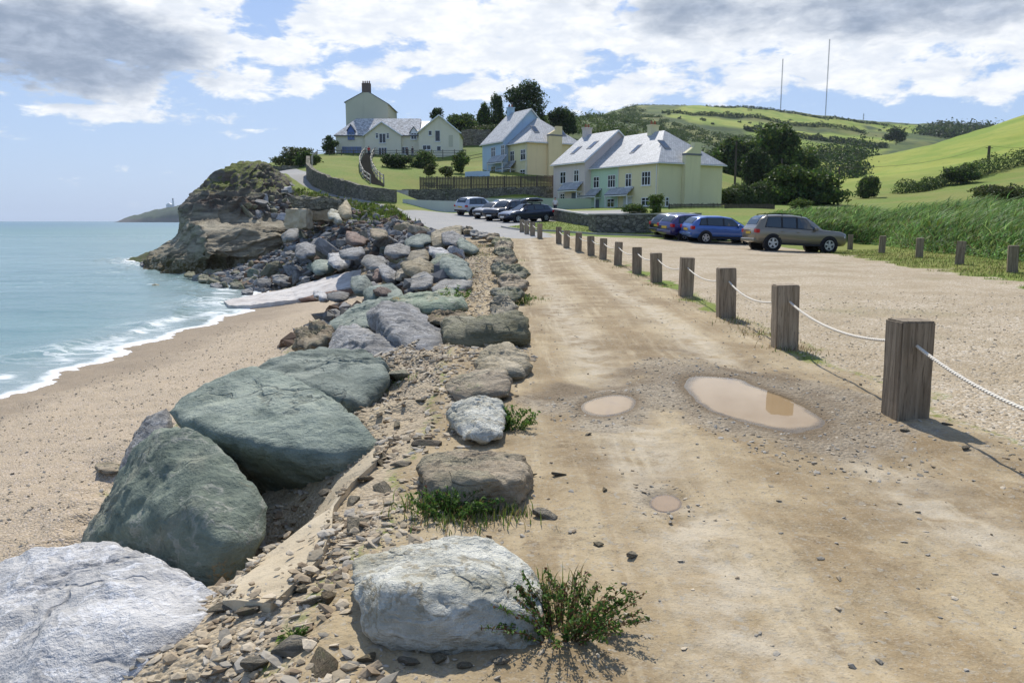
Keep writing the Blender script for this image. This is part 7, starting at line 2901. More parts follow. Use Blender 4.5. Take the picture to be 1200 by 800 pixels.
# ------------------------------------------------------------------ foliage
def leaf_material(name, a, b, trans=.35, hue=0.03, vary=.35):
    t = material(name)
    i = t.island()
    n = t.noise(t.pos(), .35, 3, .5)
    c = t.mix(i, a, b)
    c = t.mix(t.ramp(n, .38, .62, 0, .6), c, tuple(k * .7 for k in a))
    c = t.hsv(c, t.mixf(t.math('FRACT', t.math('MULTIPLY', i, 13.7)), .5 - hue, .5 + hue), 1.0, t.mixf(t.math('FRACT', t.math('MULTIPLY', i, 5.1)), 1 - vary, 1 + vary))
    setp(t, c, .6, .25)
    tr = t.node('ShaderNodeBsdfTranslucent')
    t.put(tr.inputs['Color'], t.vmath('SCALE', c, 1.3))
    mx = t.node('ShaderNodeMixShader')
    mx.inputs[0].default_value = trans
    t.l.new(t.b.outputs[0], mx.inputs[1])
    t.l.new(tr.outputs[0], mx.inputs[2])
    t.l.new(mx.outputs[0], t.out.inputs['Surface'])
    return t.m


LF = {
    'dark': leaf_material('leaf_dark', (.028, .052, .016), (.068, .105, .027)),
    'mid': leaf_material('leaf_mid', (.04, .075, .018), (.095, .14, .03)),
    'bright': leaf_material('leaf_bright', (.075, .13, .02), (.16, .215, .04)),
    'olive': leaf_material('leaf_olive', (.06, .075, .025), (.13, .14, .045)),
    'scrub': leaf_material('leaf_scrub', (.055, .088, .024), (.105, .145, .038), .3, .02, .18),
    'reed': leaf_material('leaf_reed', (.105, .20, .05), (.25, .38, .12), .45),
    'grass': leaf_material('leaf_grass', (.075, .125, .02), (.19, .225, .05), .3),
    'dry': leaf_material('leaf_dry', (.22, .17, .075), (.36, .29, .14), .3),
    'weed': leaf_material('leaf_weed', (.05, .11, .02), (.15, .235, .05), .4),
    'weedred': leaf_material('leaf_reddish', (.13, .065, .035), (.20, .13, .05), .3),
}


def leaf_cloud(c, n_, size, r, up=.25, aspect=1.7):
    """n_ small bent leaf sprays (two quads folded along the middle) at places c (n,3) with outward directions n_"""
    n = len(c)
    d = n_ + r.normal(0, .75, (n, 3)) + np.array([0, 0, up])
    d /= np.linalg.norm(d, axis=1)[:, None]
    a = np.cross(d, r.normal(size=(n, 3)))
    a /= np.linalg.norm(a, axis=1)[:, None] + 1e-9
    b = np.cross(d, a)
    s = (size * r.uniform(.55, 1.35, n))[:, None]
    w_ = s / aspect * .5
    p0 = c - a * s * .5
    p1 = c + a * s * .5
    m1 = c + b * w_ + d * s * .12
    m2 = c - b * w_ + d * s * .12
    V = np.stack([p0, m1, p1, m2], 1).reshape(-1, 3)
    i = np.arange(n) * 4
    F = np.concatenate([np.stack([i, i + 1, i + 2], 1), np.stack([i, i + 2, i + 3], 1)])
    return V, F


def crown_points(blobs, n, r, lump=.38):
    """points through the outer part of overlapping lobes"""
    vol = np.array([b[3] * b[4] * b[5] for b in blobs]) ** .67
    k = r.choice(len(blobs), n, p=vol / vol.sum())
    B = np.array(blobs)[k]
    d = r.normal(size=(n, 3))
    d /= np.linalg.norm(d, axis=1)[:, None]
    rad = r.random(n) ** .28
    q = fbm(d * 2.1 + k[:, None] * 3.1, 3, .55)
    rad = rad * (1 + lump * q * 1.3)
    c = B[:, :3] + d * B[:, 3:] * rad[:, None]
    # clumps: pull towards a coarse cluster field so gaps open up
    cl = fbm(c / (B[:, 3:].mean(1)[:, None] * .42) + 5, 2, .5)
    keep = cl > -.30 - .25 * (1 - rad)
    return c[keep], d[keep]


def lobes(w_, h, n, r, z0=.25, flat=.8):
    """a handful of lobes filling a crown of width w_ and height h standing on 0"""
    out = [(0, 0, h * .55, w_ * .36, w_ * .36, h * .42)]
    for i in range(n):
        a = r.uniform(0, 2 * PI)
        z = r.uniform(z0, .92)
        wd = math.sin(min(1, max(.0, (z - z0 * .6) / (1 - z0 * .6))) * PI) ** .6 if z < .99 else .2
        q = r.uniform(.35, .85) * wd
        s = r.uniform(.15, .28)
        out.append((math.cos(a) * w_ * .5 * q, math.sin(a) * w_ * .5 * q, h * z, w_ * s, w_ * s, h * s * flat))
    return out


def plant(name, label, cat, base, w_, h, kind, n, leaf, group=None, trunk=True, seed=1, conifer=False, zlow=.25, lob=9, wide=None):
    r = np.random.default_rng(seed)
    t_ = thing(name, label, cat, base, r.uniform(0, 6) if not wide else 0, group)
    if conifer:
        B = []
        for i in range(lob + 6):
            z = r.uniform(.18, .95)
            q = (1 - z) * .62 + .10
            a = r.uniform(0, 2 * PI)
            B.append((math.cos(a) * w_ * .5 * q, math.sin(a) * w_ * .5 * q, h * z, w_ * .2 * (1.15 - z * .5), w_ * .2 * (1.15 - z * .5), h * .09))
    else:
        B = lobes(w_, h, lob, r, zlow)
    if wide:
        B = [(x * wide, y, z, rx * (1 + (wide - 1) * .4), ry, rz) for x, y, z, rx, ry, rz in B]
    c, d = crown_points(B, int(n * 2.0), r)
    V, F = leaf_cloud(c, d, leaf, r)
    lite = {'dark': 'mid', 'mid': 'bright', 'olive': 'mid', 'bright': 'mid'}[kind]
    cl = fbm(c / (w_ * .16) + seed, 2, .5) + r.normal(0, .22, len(c)) > .22
    link('crown' if trunk else 'foliage', mesh_np('crown', V, F, [LF[kind], LF[lite]], False, np.tile(cl.astype(int), 2)), t_)
    if trunk:
        m = MB()
        hh = h * (.85 if conifer else .62)
        m.tube([(0, 0, -.6), (w_ * .01, 0, hh * .4), (0, w_ * .012, hh)], max(.1, h * .026), 7, 0, False, h * .008)
        for i in range(6 if not conifer else 0):
            a = r.uniform(0, 2 * PI)
            z = hh * r.uniform(.35, .8)
            L_ = w_ * r.uniform(.2, .36)
            m.tube([(0, 0, z), (math.cos(a) * L_ * .5, math.sin(a) * L_ * .5, z + L_ * .35), (math.cos(a) * L_, math.sin(a) * L_, z + L_ * .85)], h * .011, 5, 0, False, h * .004)
        m.build('trunk', M_DARKWOOD, t_, smooth=True)
    return t_


def plant_px(name, label, cat, x0, y0, x1, y1, d, kind, n, leaf, seed=1, **kw):
    """a plant that fills the picture box x0..x1, y0 (top) .. y1 (foot) at distance d"""
    b = P((x0 + x1) / 2, y1, d)
    tp = P((x0 + x1) / 2, y0, d)
    w_ = (x1 - x0) / FPX * d
    return plant(name, label, cat, b, w_, tp.z - b.z, kind, n, leaf, seed=seed, **kw)


TREES = [
    ('tree', 'tall dark tree with a pointed crown standing in the valley', 'tree', 886, 146, 946, 240, 165, 'mid', 9000, .75, dict(lob=13)),
    ('tree', 'wide rounded dark tree in the valley in front of the tall pointed one', 'tree', 893, 197, 985, 248, 108, 'mid', 8000, .5, dict(lob=12, zlow=.15)),
    ('tree', 'broad dark tree in the valley directly behind the pastel terrace hedge', 'tree', 838, 163, 892, 226, 185, 'mid', 5000, .8, dict(lob=11)),
    ('tree', 'dark tree rising behind the wide rounded tree, seaward of the tall one', 'tree', 868, 175, 906, 234, 150, 'dark', 4000, .6, dict(lob=9)),
    ('tree', 'big broad-leaved tree on the skyline behind the pale blue house', 'tree', 590, 101, 648, 160, 195, 'dark', 8000, .6, dict(lob=12, zlow=.1)),
    ('tree', 'slim dark tree on the skyline, nearer the white house of two side by side', 'tree', 559, 120, 578, 162, 190, 'mid', 2500, .5, dict(lob=8)),
    ('tree', 'slim dark tree on the skyline, beside the big broad-leaved one', 'tree', 574, 114, 593, 162, 192, 'mid', 2500, .5, dict(lob=8)),
    ('tree', 'small bare-edged tree peeping over the roof of the white house', 'tree', 504, 127, 522, 152, 172, 'dark', 900, .4, dict(lob=7)),
    ('tree', 'low bushy tree on the skyline to the inland side of the broad-leaved one', 'tree', 640, 128, 676, 160, 200, 'dark', 3500, .6, dict(lob=9, zlow=.1)),
    ('tree', 'dark round tree on the skyline between the near hill and the far wood', 'tree', 1038, 151, 1062, 169, 610, 'dark', 1200, 1.4, dict(lob=7)),
]
for i, (nm, lab, cat, x0, y0, x1, y1, d, kd, n, lf, kw) in enumerate(TREES):
    plant_px(nm, lab, cat, x0, y0, x1, y1, d, kd, n, lf, seed=300 + i, **kw)

BUSH = [
    ('round dark bush at the seaward corner of the white house', 375, 160, 396, 181, 148, 'dark', 1500, .35),
    ('wide green thicket on the knoll above the lane', 321, 172, 372, 200, 128, 'olive', 3800, .38),
    ('bright scrubby bush beside the top of the lane', 345, 176, 372, 198, 122, 'mid', 1800, .35),
    ('dark bush on the lawn, next to the garden steps', 444, 180, 482, 206, 124, 'dark', 3000, .30),
    ('tall dark bush on the lawn, middle one of the lawn bushes', 478, 175, 516, 204, 127, 'mid', 3000, .30),
    ('rounded bush on the lawn, the one by the blue house', 527, 178, 549, 203, 122, 'mid', 1700, .28),
    ('small spiky shrub at the foot of the lawn under the middle bush', 496, 194, 512, 209, 112, 'olive', 700, .26),
    ('small dark shrub at the foot of the lawn above the fence end', 516, 195, 534, 210, 112, 'olive', 800, .26),
    ('bushy green shrub at the corner of the pastel terrace', 756, 229, 781, 251, 77, 'bright', 1900, .17),
    ('low shrub under the yellow house windows', 728, 238, 760, 251, 78, 'mid', 1600, .16),
    ('lone round bush on the near hill', 1003, 207, 1034, 233, 150, 'mid', 2200, .42),
    ('dark bush at the end of the hedge on the near hill', 1106, 194, 1148, 217, 165, 'mid', 2200, .45),
    ('pale green bush in front of the wide rounded tree', 922, 232, 952, 252, 92, 'bright', 1600, .22),
    ('leafy thicket on the skyline behind the white house', 524, 134, 564, 158, 195, 'mid', 2800, .5),
    ('dark thicket on the skyline between the slim trees', 548, 146, 600, 168, 180, 'olive', 2800, .45),
    ('olive bush at the far end of the reeds, above the photo edge posts', 1140, 216, 1215, 250, 62, 'olive', 3500, .22),
]
for i, (lab, x0, y0, x1, y1, d, kd, n, lf) in enumerate(BUSH):
    plant_px('bush', lab, 'bush', x0, y0, x1, y1, d, kd, n, lf, seed=400 + i, trunk=False, zlow=.05, lob=8)


def hedge(label, pts, h, w_, kd, n, leaf, seed, name='hedge'):
    """leafy hedge along places on the ground"""
    r = np.random.default_rng(seed)
    pts = [Vector(p) for p in pts]
    L = np.cumsum([0] + [(pts[i + 1] - pts[i]).length for i in range(len(pts) - 1)])
    u = r.uniform(0, L[-1], n)
    A = np.array([tuple(p) for p in pts])
    c = np.stack([np.interp(u, L, A[:, k]) for k in range(3)], 1)
    hh = h * (1 + .55 * fbm(np.stack([u / (h * 1.6), np.zeros(n), np.zeros(n) + seed], 1), 3, .5))
    a = r.uniform(0, PI, n)
    rad = r.random(n) ** .35
    off = np.cos(a) * rad * w_ / 2
    dx_ = np.gradient(A[:, 0]); dy_ = np.gradient(A[:, 1])
    ang = np.interp(u, L, np.arctan2(dy_, dx_))
    c[:, 0] += -np.sin(ang) * off
    c[:, 1] += np.cos(ang) * off
    g = height(c[:, 0], c[:, 1])
    c[:, 2] = g + np.sin(a) * rad * hh
    d = np.stack([-np.sin(ang) * np.cos(a), np.cos(ang) * np.cos(a), np.sin(a)], 1)
    V, F = leaf_cloud(c, d, leaf, r)
    o = link(name, mesh_np(name, V, F, LF[kd], False))
    return tag(o, label, 'hedge')


hedge('dense green hedge between the pastel terrace and the valley trees', [P(850, 240, 103), P(870, 240, 105), P(890, 240, 106), P(908, 241, 106)], 2.4, 5.0, 'scrub', 9000, .32, 1)
hedge('low leafy hedge along the field edge on the near hill', [P(x, y, d) for x, y, d in ((1052, 224, 158), (1075, 219, 160), (1100, 214, 165), (1120, 211, 168))], 2.3, 4, 'mid', 3500, .4, 2)
hedge('hedge climbing the near hill behind the ivy-covered pole', [P(x, y, d) for x, y, d in ((1130, 207, 172), (1160, 203, 180), (1200, 196, 185), (1240, 190, 190))], 3.6, 4, 'mid', 4500, .45, 3)
hedge('dark hedgerow across the far hill, below the skyline field', [P(x, y, 790) for x, y in ((775, 138), (830, 140), (870, 142.5), (930, 148), (985, 152), (1015, 154))], 3.2, 6, 'dark', 3200, 1.5, 4, 'hedgerow')
hedge('thick dark hedgerow halfway up the far hill', [P(x, y, 675) for x, y in ((872, 157), (920, 159), (980, 161), (1040, 166))], 4.5, 8, 'dark', 3600, 1.6, 5, 'hedgerow')
hedge('hedgerow along the skyline of the far hill', [P(x, y, 945) for x, y in ((740, 127), (790, 126), (850, 128), (905, 132), (960, 138), (1010, 143.5), (1050, 148))], 2.6, 6, 'dark', 3200, 1.7, 6, 'hedgerow')


def mass(name, label, spots, kd, leaf, seed, per=60):
    """a wood or scrub that reads as one mass: many clumps in one object"""
    r = np.random.default_rng(seed)
    C, D = [], []
    for x, y, w_, h in spots:
        n = per
        d = r.normal(size=(n, 3))
        d[:, 2] = np.abs(d[:, 2])
        d /= np.linalg.norm(d, axis=1)[:, None]
        rad = r.random(n) ** .35 * (1 + .35 * r.normal(size=n) * .5)
        z = hz0(x, y)
        C.append(np.array([x, y, z]) + d * np.array([w_ / 2, w_ / 2, h]) * rad[:, None])
        D.append(d)
    V, F = leaf_cloud(np.concatenate(C), np.concatenate(D), leaf, r)
    return tag(link(name, mesh_np(name, V, F, LF[kd], False)), label, None, None, 'stuff')


_cache = {}


def hz0(x, y):
    return _cache.get((x, y)) if (x, y) in _cache else hz(x, y)


def spots_in(poly, n, w0, w1, h0, h1, seed, edge=None):
    r = np.random.default_rng(seed)
    poly = np.asarray(poly)
    lo, hi = poly.min(0), poly.max(0)
    p = r.uniform(lo, hi, (n * 6, 2))
    p = p[poly_sd(p[:, 0], p[:, 1], poly) > 0][:n]
    z = height(p[:, 0], p[:, 1])
    out = []
    for (x, y), zz_ in zip(p, z):
        k = r.uniform(0, 1)
        _cache[(x, y)] = zz_
        out.append((x, y, w0 + (w1 - w0) * k, h0 + (h1 - h0) * k))
    return out


def pw(pts):
    return np.array([tuple(P(*p)[:2]) for p in pts])


mass('valley_wood', 'belt of trees filling the valley floor behind the tall dark tree', spots_in(pw([(935, 196, 240), (1010, 196, 250), (1030, 186, 420), (940, 186, 420), (830, 188, 330), (820, 200, 240)]), 80, 8, 14, 6, 10, 1), 'dark', 1.05, 11, 330)
mass('hill_wood', 'distant wood along the skyline beyond the near hill', spots_in(pw([(1078, 160, 800), (1180, 160, 800), (1210, 150, 1000), (1085, 150, 1000)]), 70, 20, 34, 7, 11, 2), 'dark', 3.2, 12, 90)
mass('hill_scrub', 'dark scrub and gorse covering the steep seaward flank of the far hill', spots_in(pw([(672, 160, 360), (735, 150, 420), (800, 160, 480), (870, 175, 520), (890, 160, 640), (800, 150, 650), (765, 140, 740), (742, 129, 880), (715, 134, 830), (690, 144, 700)]), 420, 5, 13, 1.5, 4, 3), 'scrub', 1.3, 13, 60)
_r = np.random.default_rng(8)
sp_ = []
for F_ in FIELDS:
    sp_ += spots_in(F_, 12, 3, 6, 1.5, 3, int(_r.integers(0, 99)))
mass('field_bushes', 'scattered little bushes dotted over the far pasture', sp_, 'dark', 1.5, 14, 40)
mass('hill_thicket', 'olive scrub on the slope behind the yellow and pink houses', spots_in(pw([(650, 170, 190), (735, 180, 220), (800, 195, 230), (850, 205, 220), (850, 190, 330), (740, 165, 330), (650, 152, 260)]), 150, 4, 9, 1.5, 4, 5), 'scrub', .8, 15, 70)
mass('slope_scrub', 'rough scrub on the hillside behind the white house', spots_in(pw([(535, 170, 180), (600, 165, 180), (650, 165, 185), (660, 145, 245), (600, 140, 240), (540, 148, 230)]), 110, 3, 7, 1.5, 3.5, 6), 'mid', .55, 16, 60)


# ------------------------------------------------------------------ reeds, grass
def blades(name, pos, h, w_, lean, mats, mi, seed, label, segs=3, curve=.6):
    """bent blades of grass or reed"""
    r = np.random.default_rng(seed)
    n = len(pos)
    a = r.uniform(0, 2 * PI, n)
    sx, sy = np.cos(a), np.sin(a)
    le = np.stack([lean[0] + r.normal(0, .5, n), lean[1] + r.normal(0, .5, n)], 1)
    V = []
    for k in range(segs + 1):
        u = k / segs
        ww = w_ * (1 - u ** 1.5) * .5 + w_ * .03
        z = h * (u - .18 * curve * u * u)
        ox = le[:, 0] * h * curve * u * u
        oy = le[:, 1] * h * curve * u * u
        cx, cy, cz = pos[:, 0] + ox, pos[:, 1] + oy, pos[:, 2] + z
        V.append(np.stack([cx - sx * ww, cy - sy * ww, cz], 1))
        V.append(np.stack([cx + sx * ww, cy + sy * ww, cz], 1))
    m = 2 * (segs + 1)
    V = np.stack(V, 1).reshape(-1, 3)
    i = np.arange(n) * m
    F = np.concatenate([np.stack([i + 2 * k, i + 2 * k + 1, i + 2 * k + 3, i + 2 * k + 2], 1) for k in range(segs)])
    M = np.tile(mi, segs)
    me = mesh_np(name, V, F, mats, True, M)
    o = link(name, me)
    return tag(o, label, None, None, 'stuff')


def reeds():
    r = np.random.default_rng(9)
    front = np.array([tuple(hit(*p)[:2]) for p in [(1260, 322), (1200, 308), (1150, 302), (1100, 297), (1060, 292), (1020, 287), (990, 283), (950, 277), (900, 270)]])
    back = np.array([tuple(P(*p)[:2]) for p in [(880, 262, 62), (960, 262, 60), (1050, 262, 56), (1150, 262, 52), (1260, 262, 48)]])
    poly = np.concatenate([front, back])
    n = 34000
    lo, hi = poly.min(0), poly.max(0)
    p = r.uniform(lo, hi, (n * 5, 2))
    sd = poly_sd(p[:, 0], p[:, 1], poly)
    k = sd > 0
    p, sd = p[k], sd[k]
    wgt = np.exp(-sd / 3.5) + .25
    k = r.random(len(p)) < wgt
    p, sd = p[k][:n], sd[k][:n]
    z = height(p[:, 0], p[:, 1])
    px = 600 + p[:, 0] / p[:, 1] * FPX
    tall = np.interp(px, [880, 940, 1000, 1060, 1200], [.5, .7, 1.0, 1.2, 1.25])
    h = tall * sstep(-.3, 1.4, sd) * r.uniform(.6, 1.1, len(p)) * (1 + .35 * fbm2(p[:, 0], p[:, 1], .35, 3, .5, 2))
    mi = r.choice([0, 0, 0, 0, 1, 2], len(p))
    blades('reeds', np.stack([p[:, 0], p[:, 1], z], 1), h, .045 + .02 * r.random(len(p)), (.22, -.12), [LF['reed'], LF['mid'], LF['dry']], mi, 1, 'bank of tall green reeds bending over behind the grass', 4, .8)
    # leaves drooping from the stems
    q = np.repeat(np.arange(len(p)), 1)
    q = q[r.random(len(q)) < .8]
    pos = np.stack([p[q, 0] + r.normal(0, .12, len(q)), p[q, 1] + r.normal(0, .12, len(q)), z[q] + h[q] * r.uniform(.3, .8, len(q))], 1)
    blades('reed_leaves', pos, h[q] * .42, .06, (.75, -.3), [LF['reed'], LF['bright']], r.choice([0, 0, 1], len(q)), 2, 'drooping leaves of the reed bank', 3, 1.3)


reeds()


def grasses():
    r = np.random.default_rng(19)
    # grass strip beyond the gravel
    n = 26000
    px = r.uniform(960, 1290, n)
    y = r.uniform(17, 42, n)
    x = (px - 600) / FPX * y
    A, B = zones(x, y)
    k = (A[:, 3] + .4 * fbm2(x, y, .8, 3, .5, 3) > .55)
    x, y = x[k], y[k]
    blades('verge_grass', np.stack([x, y, height(x, y)], 1), r.uniform(.03, .12, len(x)), .016, (.2, -.1), [LF['grass'], LF['dry']], r.choice([0, 0, 0, 1], len(x)), 3, 'short grass of the verge beyond the gravel', 2)
    # rough grass by the feet of the roped posts
    P_, H_ = [], []
    for (px, py) in [(921, 412), (853, 378), (805, 352), (770, 335), (747, 324), (724, 314), (707, 307), (880, 392), (693, 302)]:
        c = hit(px, py)
        m = 140
        q = r.normal(0, 1, (m, 2)) * np.array([.16, .3])
        P_.append(np.stack([c.x + q[:, 0] + .1, c.y + q[:, 1], np.zeros(m)], 1))
        H_.append(r.uniform(.02, .09, m))
    p = np.concatenate(P_)
    p[:, 2] = height(p[:, 0], p[:, 1])
    blades('post_grass', p, np.concatenate(H_), .010, (.2, .1), [LF['grass'], LF['dry']], r.choice([0, 1, 1], len(p)), 4, 'dry wisps of grass round the feet of the roped posts', 2)
    # tufts among the bank stones
    P_, H_ = [], []
    for (px, py, sp, hh, m) in [(540, 614, .13, .09, 240), (505, 595, .10, .10, 160), (590, 606, .08, .09, 120), (604, 357, .16, .14, 160), (621, 352, .22, .10, 160), (575, 470, .05, .05, 60), (565, 290, .5, .2, 200), (548, 300, .5, .2, 200), (592, 330, .2, .1, 100),
                                 (600, 318, .25, .12, 120), (530, 345, .25, .16, 120), (583, 372, .2, .1, 100), (640, 700, .12, .10, 150), (572, 300, .4, .15, 150), (603, 306, .3, .12, 100), (470, 446, .12, .05, 90), (436, 440, .1, .05, 60)]:
        c = hit(px, py)
        q = r.normal(0, sp, (m, 2))
        P_.append(np.stack([c.x + q[:, 0], c.y + q[:, 1] * .8, np.zeros(m)], 1))
        H_.append(hh * r.uniform(.4, 1.1, m))
    p = np.concatenate(P_)
    p[:, 2] = height(p[:, 0], p[:, 1])
    blades('bank_grass', p, np.concatenate(H_), .007, (.1, -.1), [LF['grass'], LF['weed'], LF['dry']], r.choice([0, 0, 1, 2], len(p)), 5, 'tufts of grass among the stones of the bank', 3)
    # grassy lip of the lane above the rock heap
    P_, H_ = [], []
    for (px, py, sp, m) in [(405, 250, 1.6, 1200), (430, 254, 1.6, 1200), (455, 256, 1.6, 1200), (400, 243, 2.0, 900), (425, 247, 2.0, 900), (450, 250, 2.0, 900), (470, 255, 1.8, 700), (490, 258, 1.6, 600), (508, 262, 1.3, 400), (370, 232, 1.5, 500), (355, 225, 1.2, 400), (522, 266, 1.0, 200), (445, 258, 1.2, 300), (410, 252, 1.2, 300)]:
        c = hit(px, py)
        q = r.normal(0, sp, (m, 2))
        P_.append(np.stack([c.x + q[:, 0] * .7, c.y + q[:, 1], np.zeros(m)], 1))
        H_.append(r.uniform(.12, .45, m))
    p = np.concatenate(P_)
    s = coast_s(p[:, 0], p[:, 1])
    k = s > .3
    p, hh = p[k], np.concatenate(H_)[k]
    p[:, 2] = height(p[:, 0], p[:, 1]) + .15
    blades('lane_grass', p, hh, .10, (.2, -.2), [LF['bright'], LF['olive'], LF['grass']], r.choice([0, 0, 1, 2, 2], len(p)), 6, 'rough grass and weeds on the lip of the lane above the rocks', 3)
    # lawn round the island and beyond the wall
    n = 9000
    c0 = np.array([tuple(hit(*q)[:2]) for q in [(616, 271), (652, 272), (700, 275.2), (760, 277), (840, 278), (880, 268), (840, 262)]])
    lo, hi = _isl.min(0), _isl.max(0)
    p = r.uniform(lo, hi, (n, 2))
    p = p[poly_sd(p[:, 0], p[:, 1], _isl) > .2]
    blades('lawn_grass', np.stack([p[:, 0], p[:, 1], height(p[:, 0], p[:, 1])], 1), r.uniform(.04, .10, len(p)), .03, (.1, -.1), [LF['grass'], LF['bright']], r.choice([0, 1], len(p)), 7, 'mown grass of the small lawn', 2)


grasses()


# ------------------------------------------------------------------ weeds close by: each plant a thing
def weed(label, px, py, w_, h, n, leaf, seed, red=.2, name='weed_plant', stems=26, lean=(0, 0)):
    r = np.random.default_rng(seed)
    c = hit(px, py)
    t_ = thing(name, label, 'plant', c)
    m = MB()
    C, D = [], []
    per = max(4, n // stems)
    for i in range(stems):
        a = r.uniform(0, 2 * PI)
        q = math.sqrt(r.random())
        b = Vector((math.cos(a) * q * w_ * .22, math.sin(a) * q * w_ * .16, 0))
        hh = h * (1 - .45 * q * q) * r.uniform(.65, 1.1)
        tip = Vector((b.x + math.cos(a) * q * w_ * .42 + lean[0] * hh + r.normal(0, .03), b.y + math.sin(a) * q * w_ * .34 + lean[1] * hh + r.normal(0, .03), hh))
        mid = b.lerp(tip, .5) + Vector((0, 0, hh * .12))
        g = hz(c.x + b.x, c.y + b.y) - c.z
        b.z = g - .01
        m.tube([b, mid, tip], .0028, 4, 0, False, .0012)
        for k in range(per):
            u = r.uniform(.12, 1.0)
            p = (b.lerp(mid, u * 2) if u < .5 else mid.lerp(tip, u * 2 - 1))
            dd = r.normal(size=3) * np.array([1, 1, .6])
            dd /= np.linalg.norm(dd)
            C.append(np.array(p) + dd * leaf * .55)
            D.append(dd)
    C, D = np.array(C), np.array(D)
    V, F = leaf_cloud(C, D, leaf, r, .5, 2.1)
    mi = np.tile((r.random(len(C)) < red).astype(int), 2)
    link('leaves', mesh_np('leaves', V, F, [LF['weed'], LF['weedred']], False, mi), t_)
    m.build('stems', LF['weedred'] if red > .15 else LF['weed'], t_)
    return t_


weed('big straggling weed with reddish tips beside the white-faced boulder', 658, 742, .56, .21, 3400, .021, 1, .28, stems=72)
weed('bright green leafy plant beside the rounded cream-coloured stone', 600, 503, .34, .17, 560, .034, 2, .0, stems=22)
weed('tiny bright green seedling on the bank below the sloping concrete', 349, 742, .10, .05, 90, .024, 3, .0, stems=9)
weed('low green weed in front of the tan block', 522, 606, .46, .15, 900, .028, 4, .05, stems=34)
weed('leafy weed growing beside the long grey-green rock', 533, 357, .55, .4, 420, .06, 5, .0, stems=18)
weed('small weed at the track edge by the mossy edge stones', 612, 356, .45, .22, 300, .045, 6, .0, stems=14)


# ------------------------------------------------------------------ people
def person(label, base, h, pose, shirt, legs, seed=1, face=0.0, bag=None, hair=(.05, .035, .02)):
    """one continuous skinned figure; clothes are shells over it"""
    t_ = thing('person', label, 'person', base, face)
    skin = plain('skin', (.45, .28, .20), .6, .3)
    s = h / 1.72
    J = {'pel': (0, 0, .92), 'wai': (0, .0, 1.08), 'che': (0, .0, 1.32), 'nek': (0, 0, 1.47), 'hed': (0, .01, 1.57), 'top': (0, .01, 1.70)}
    st = .16 if pose == 'walk' else .04
    for sg, nm in ((-1, 'l'), (1, 'r')):
        k = sg * st
        J['hip' + nm] = (sg * .09, 0, .86)
        J['kne' + nm] = (sg * .10, k * .8 + .02, .48)
        J['ank' + nm] = (sg * .10, k * 1.2 - (.05 if k < 0 else 0), .09)
        J['toe' + nm] = (sg * .11, k * 1.2 + .16, .03)
        J['sho' + nm] = (sg * .17, 0, 1.40)
        J['elb' + nm] = (sg * .24, -k * .6, 1.14)
        J['wri' + nm] = (sg * .25, -k * .9 + .10, .92)
        J['han' + nm] = (sg * .245, -k * .9 + .15, .83)
    rad = {'pel': .145, 'wai': .125, 'che': .15, 'nek': .055, 'hed': .095, 'top': .07, 'hip': .085, 'kne': .058, 'ank': .042, 'toe': .035, 'sho': .06, 'elb': .042, 'wri': .032, 'han': .028}
    E = [('pel', 'wai'), ('wai', 'che'), ('che', 'nek'), ('nek', 'hed'), ('hed', 'top')]
    for nm in 'lr':
        E += [('pel', 'hip' + nm), ('hip' + nm, 'kne' + nm), ('kne' + nm, 'ank' + nm), ('ank' + nm, 'toe' + nm), ('che', 'sho' + nm), ('sho' + nm, 'elb' + nm), ('elb' + nm, 'wri' + nm), ('wri' + nm, 'han' + nm)]
    names = list(J)

    def skinned(nm, keep, grow, mat, par):
        ks = [k for k in names if k in keep]
        ed = [(ks.index(a), ks.index(b)) for a, b in E if a in keep and b in keep]
        me = bpy.data.meshes.new(nm)
        me.from_pydata([tuple(c * s for c in J[k]) for k in ks], ed, [])
        o = link(nm, me, par)
        md = o.modifiers.new('skin', 'SKIN')
        for i, k in enumerate(ks):
            q = rad.get(k, rad.get(k[:3])) * s * grow
            me.skin_vertices[0].data[i].radius = (q, q * (.75 if k in ('pel', 'wai', 'che') else 1))
        me.skin_vertices[0].data[0].use_root = True
        sb = o.modifiers.new('sub', 'SUBSURF')
        sb.levels = sb.render_levels = 2
        me2 = bpy.data.meshes.new_from_object(o.evaluated_get(bpy.context.evaluated_depsgraph_get()))
        o.modifiers.clear()
        o.data = me2
        me2.materials.clear()
        me2.materials.append(mat)
        me2.polygons.foreach_set('use_smooth', np.full(len(me2.polygons), True))
        return o
    skinned('body', set(names), 1.0, skin, t_)
    skinned('shirt', {'pel', 'wai', 'che', 'shol', 'shor', 'elbl', 'elbr'}, 1.22, shirt, t_)
    skinned('trousers', {'pel', 'hipl', 'hipr', 'knel', 'kner', 'ankl', 'ankr'}, 1.2, legs, t_)
    v, f = ICO[3]
    q = v * np.array([.098, .108, .095]) * s
    q[:, 2] = np.where(v[:, 2] < -.1, q[:, 2] * .3, q[:, 2])
    link('hair', mesh_np('hair', q + np.array([0, -.015, 1.635]) * s, f, plain('hair', hair, .7, .3), True), t_)
    if bag:
        q = v * np.array([.16, .10, .22]) * s
        link('backpack', mesh_np('backpack', np.sign(q) * np.abs(q) ** .9 * .9 + np.array([0, -.2, 1.22]) * s, f, bag, True), t_)
    return t_


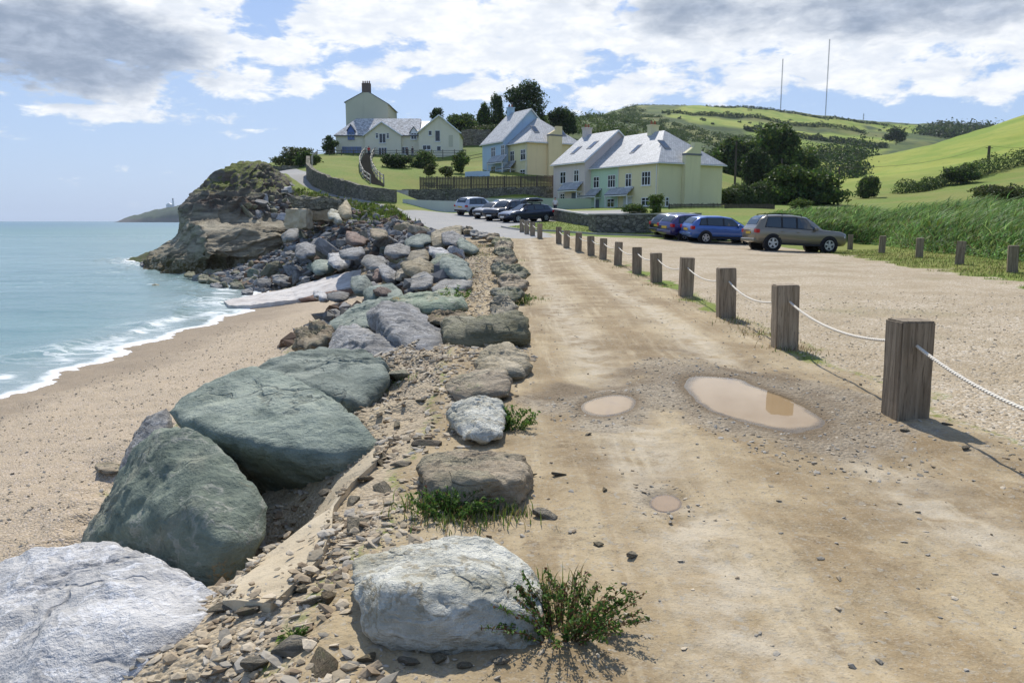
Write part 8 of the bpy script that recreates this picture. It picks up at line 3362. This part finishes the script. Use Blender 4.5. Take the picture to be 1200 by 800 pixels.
M_RED = plain('cloth_red', (.50, .05, .05), .9, .1)
M_NAVY = plain('cloth_dark', (.03, .035, .05), .9, .1)
M_WH = plain('cloth_white', (.6, .6, .58), .9, .1)
M_DENIM = plain('cloth_denim', (.07, .10, .18), .9, .1)
person('person in a red top with a red bag at the head of the garden steps', hit(432.5, 186.5) + Vector((0, 0, .1)), 1.72, 'walk', M_RED, M_NAVY, face=R(10), bag=M_RED)
person('person in dark clothes standing at the fence, closer to the garden steps', P(477, 184, 145), 1.68, 'stand', M_NAVY, M_NAVY, face=R(170))
person('taller person in dark clothes standing at the fence, near the white house dormer', P(483.5, 184, 145.5), 1.82, 'stand', plain('cloth_grey', (.06, .06, .065), .9, .1), M_DENIM, face=R(150))
b_ = hit(651.5, 252)
person('person in a white top behind the low curved wall', Vector((b_.x, b_.y + 1.5, hz(b_.x, b_.y + 1.5))), 1.66, 'stand', M_WH, M_NAVY, face=R(190))


# a slatted bench seen above the cars, by the retaining wall
bn = P(563.5, 237.5, 97)
t_ = thing('bench', 'weathered wooden bench back standing against the dark retaining wall', 'bench', bn)
MB().box(-.85, .85, -.05, .02, .75, .85).box(-.85, .85, -.05, .02, .62, .72).box(-.85, .85, -.05, .02, .49, .59).build('backrest', M_WOOD, t_)
MB().box(-.85, .85, -.55, -.08, .40, .45).build('seat', M_WOOD, t_)
for x in (-.8, .72):
    MB().box(x, x + .08, -.13, -.055, -.6, .9).build('leg', M_WOOD, t_)
    MB().box(x, x + .08, -.54, -.46, -.6, .398).build('leg', M_WOOD, t_)


ribbon_wall('stone_wall', [P(313, 200, 124), P(330, 200, 124), P(350, 200, 123), P(361, 200, 121)], [P(313, 196, 124).z, P(330, 194.5, 124).z, P(350, 194.5, 123).z, P(361, 194, 121).z], .6, M_STONE2, 'low overgrown stone wall across the top of the lane', jag=.1)
hedge('rough hedge growing over the low wall at the top of the lane', [P(314, 199, 126), P(330, 198, 126), P(350, 198, 125), P(362, 198, 123)], 1.2, 1.6, 'olive', 1500, .22, 21)


# ------------------------------------------------------------------ thin sea air
hzm = bpy.data.materials.new('haze')
hzm.use_nodes = True
nt_ = hzm.node_tree
nt_.nodes.remove(nt_.nodes['Principled BSDF'])
pv_ = nt_.nodes.new('ShaderNodeVolumePrincipled')
pv_.inputs['Color'].default_value = (.72, .82, .95, 1)
pv_.inputs['Density'].default_value = 6.5e-5
pv_.inputs['Anisotropy'].default_value = .2
nt_.links.new(pv_.outputs[0], nt_.nodes['Material Output'].inputs['Volume'])
hm = MB().box(-31000, 6000, -8000, 31000, -420, 330).mesh('haze', hzm)
tag(link('haze', hm), 'thin pale haze over the sea and the far headland', None, None, 'stuff')
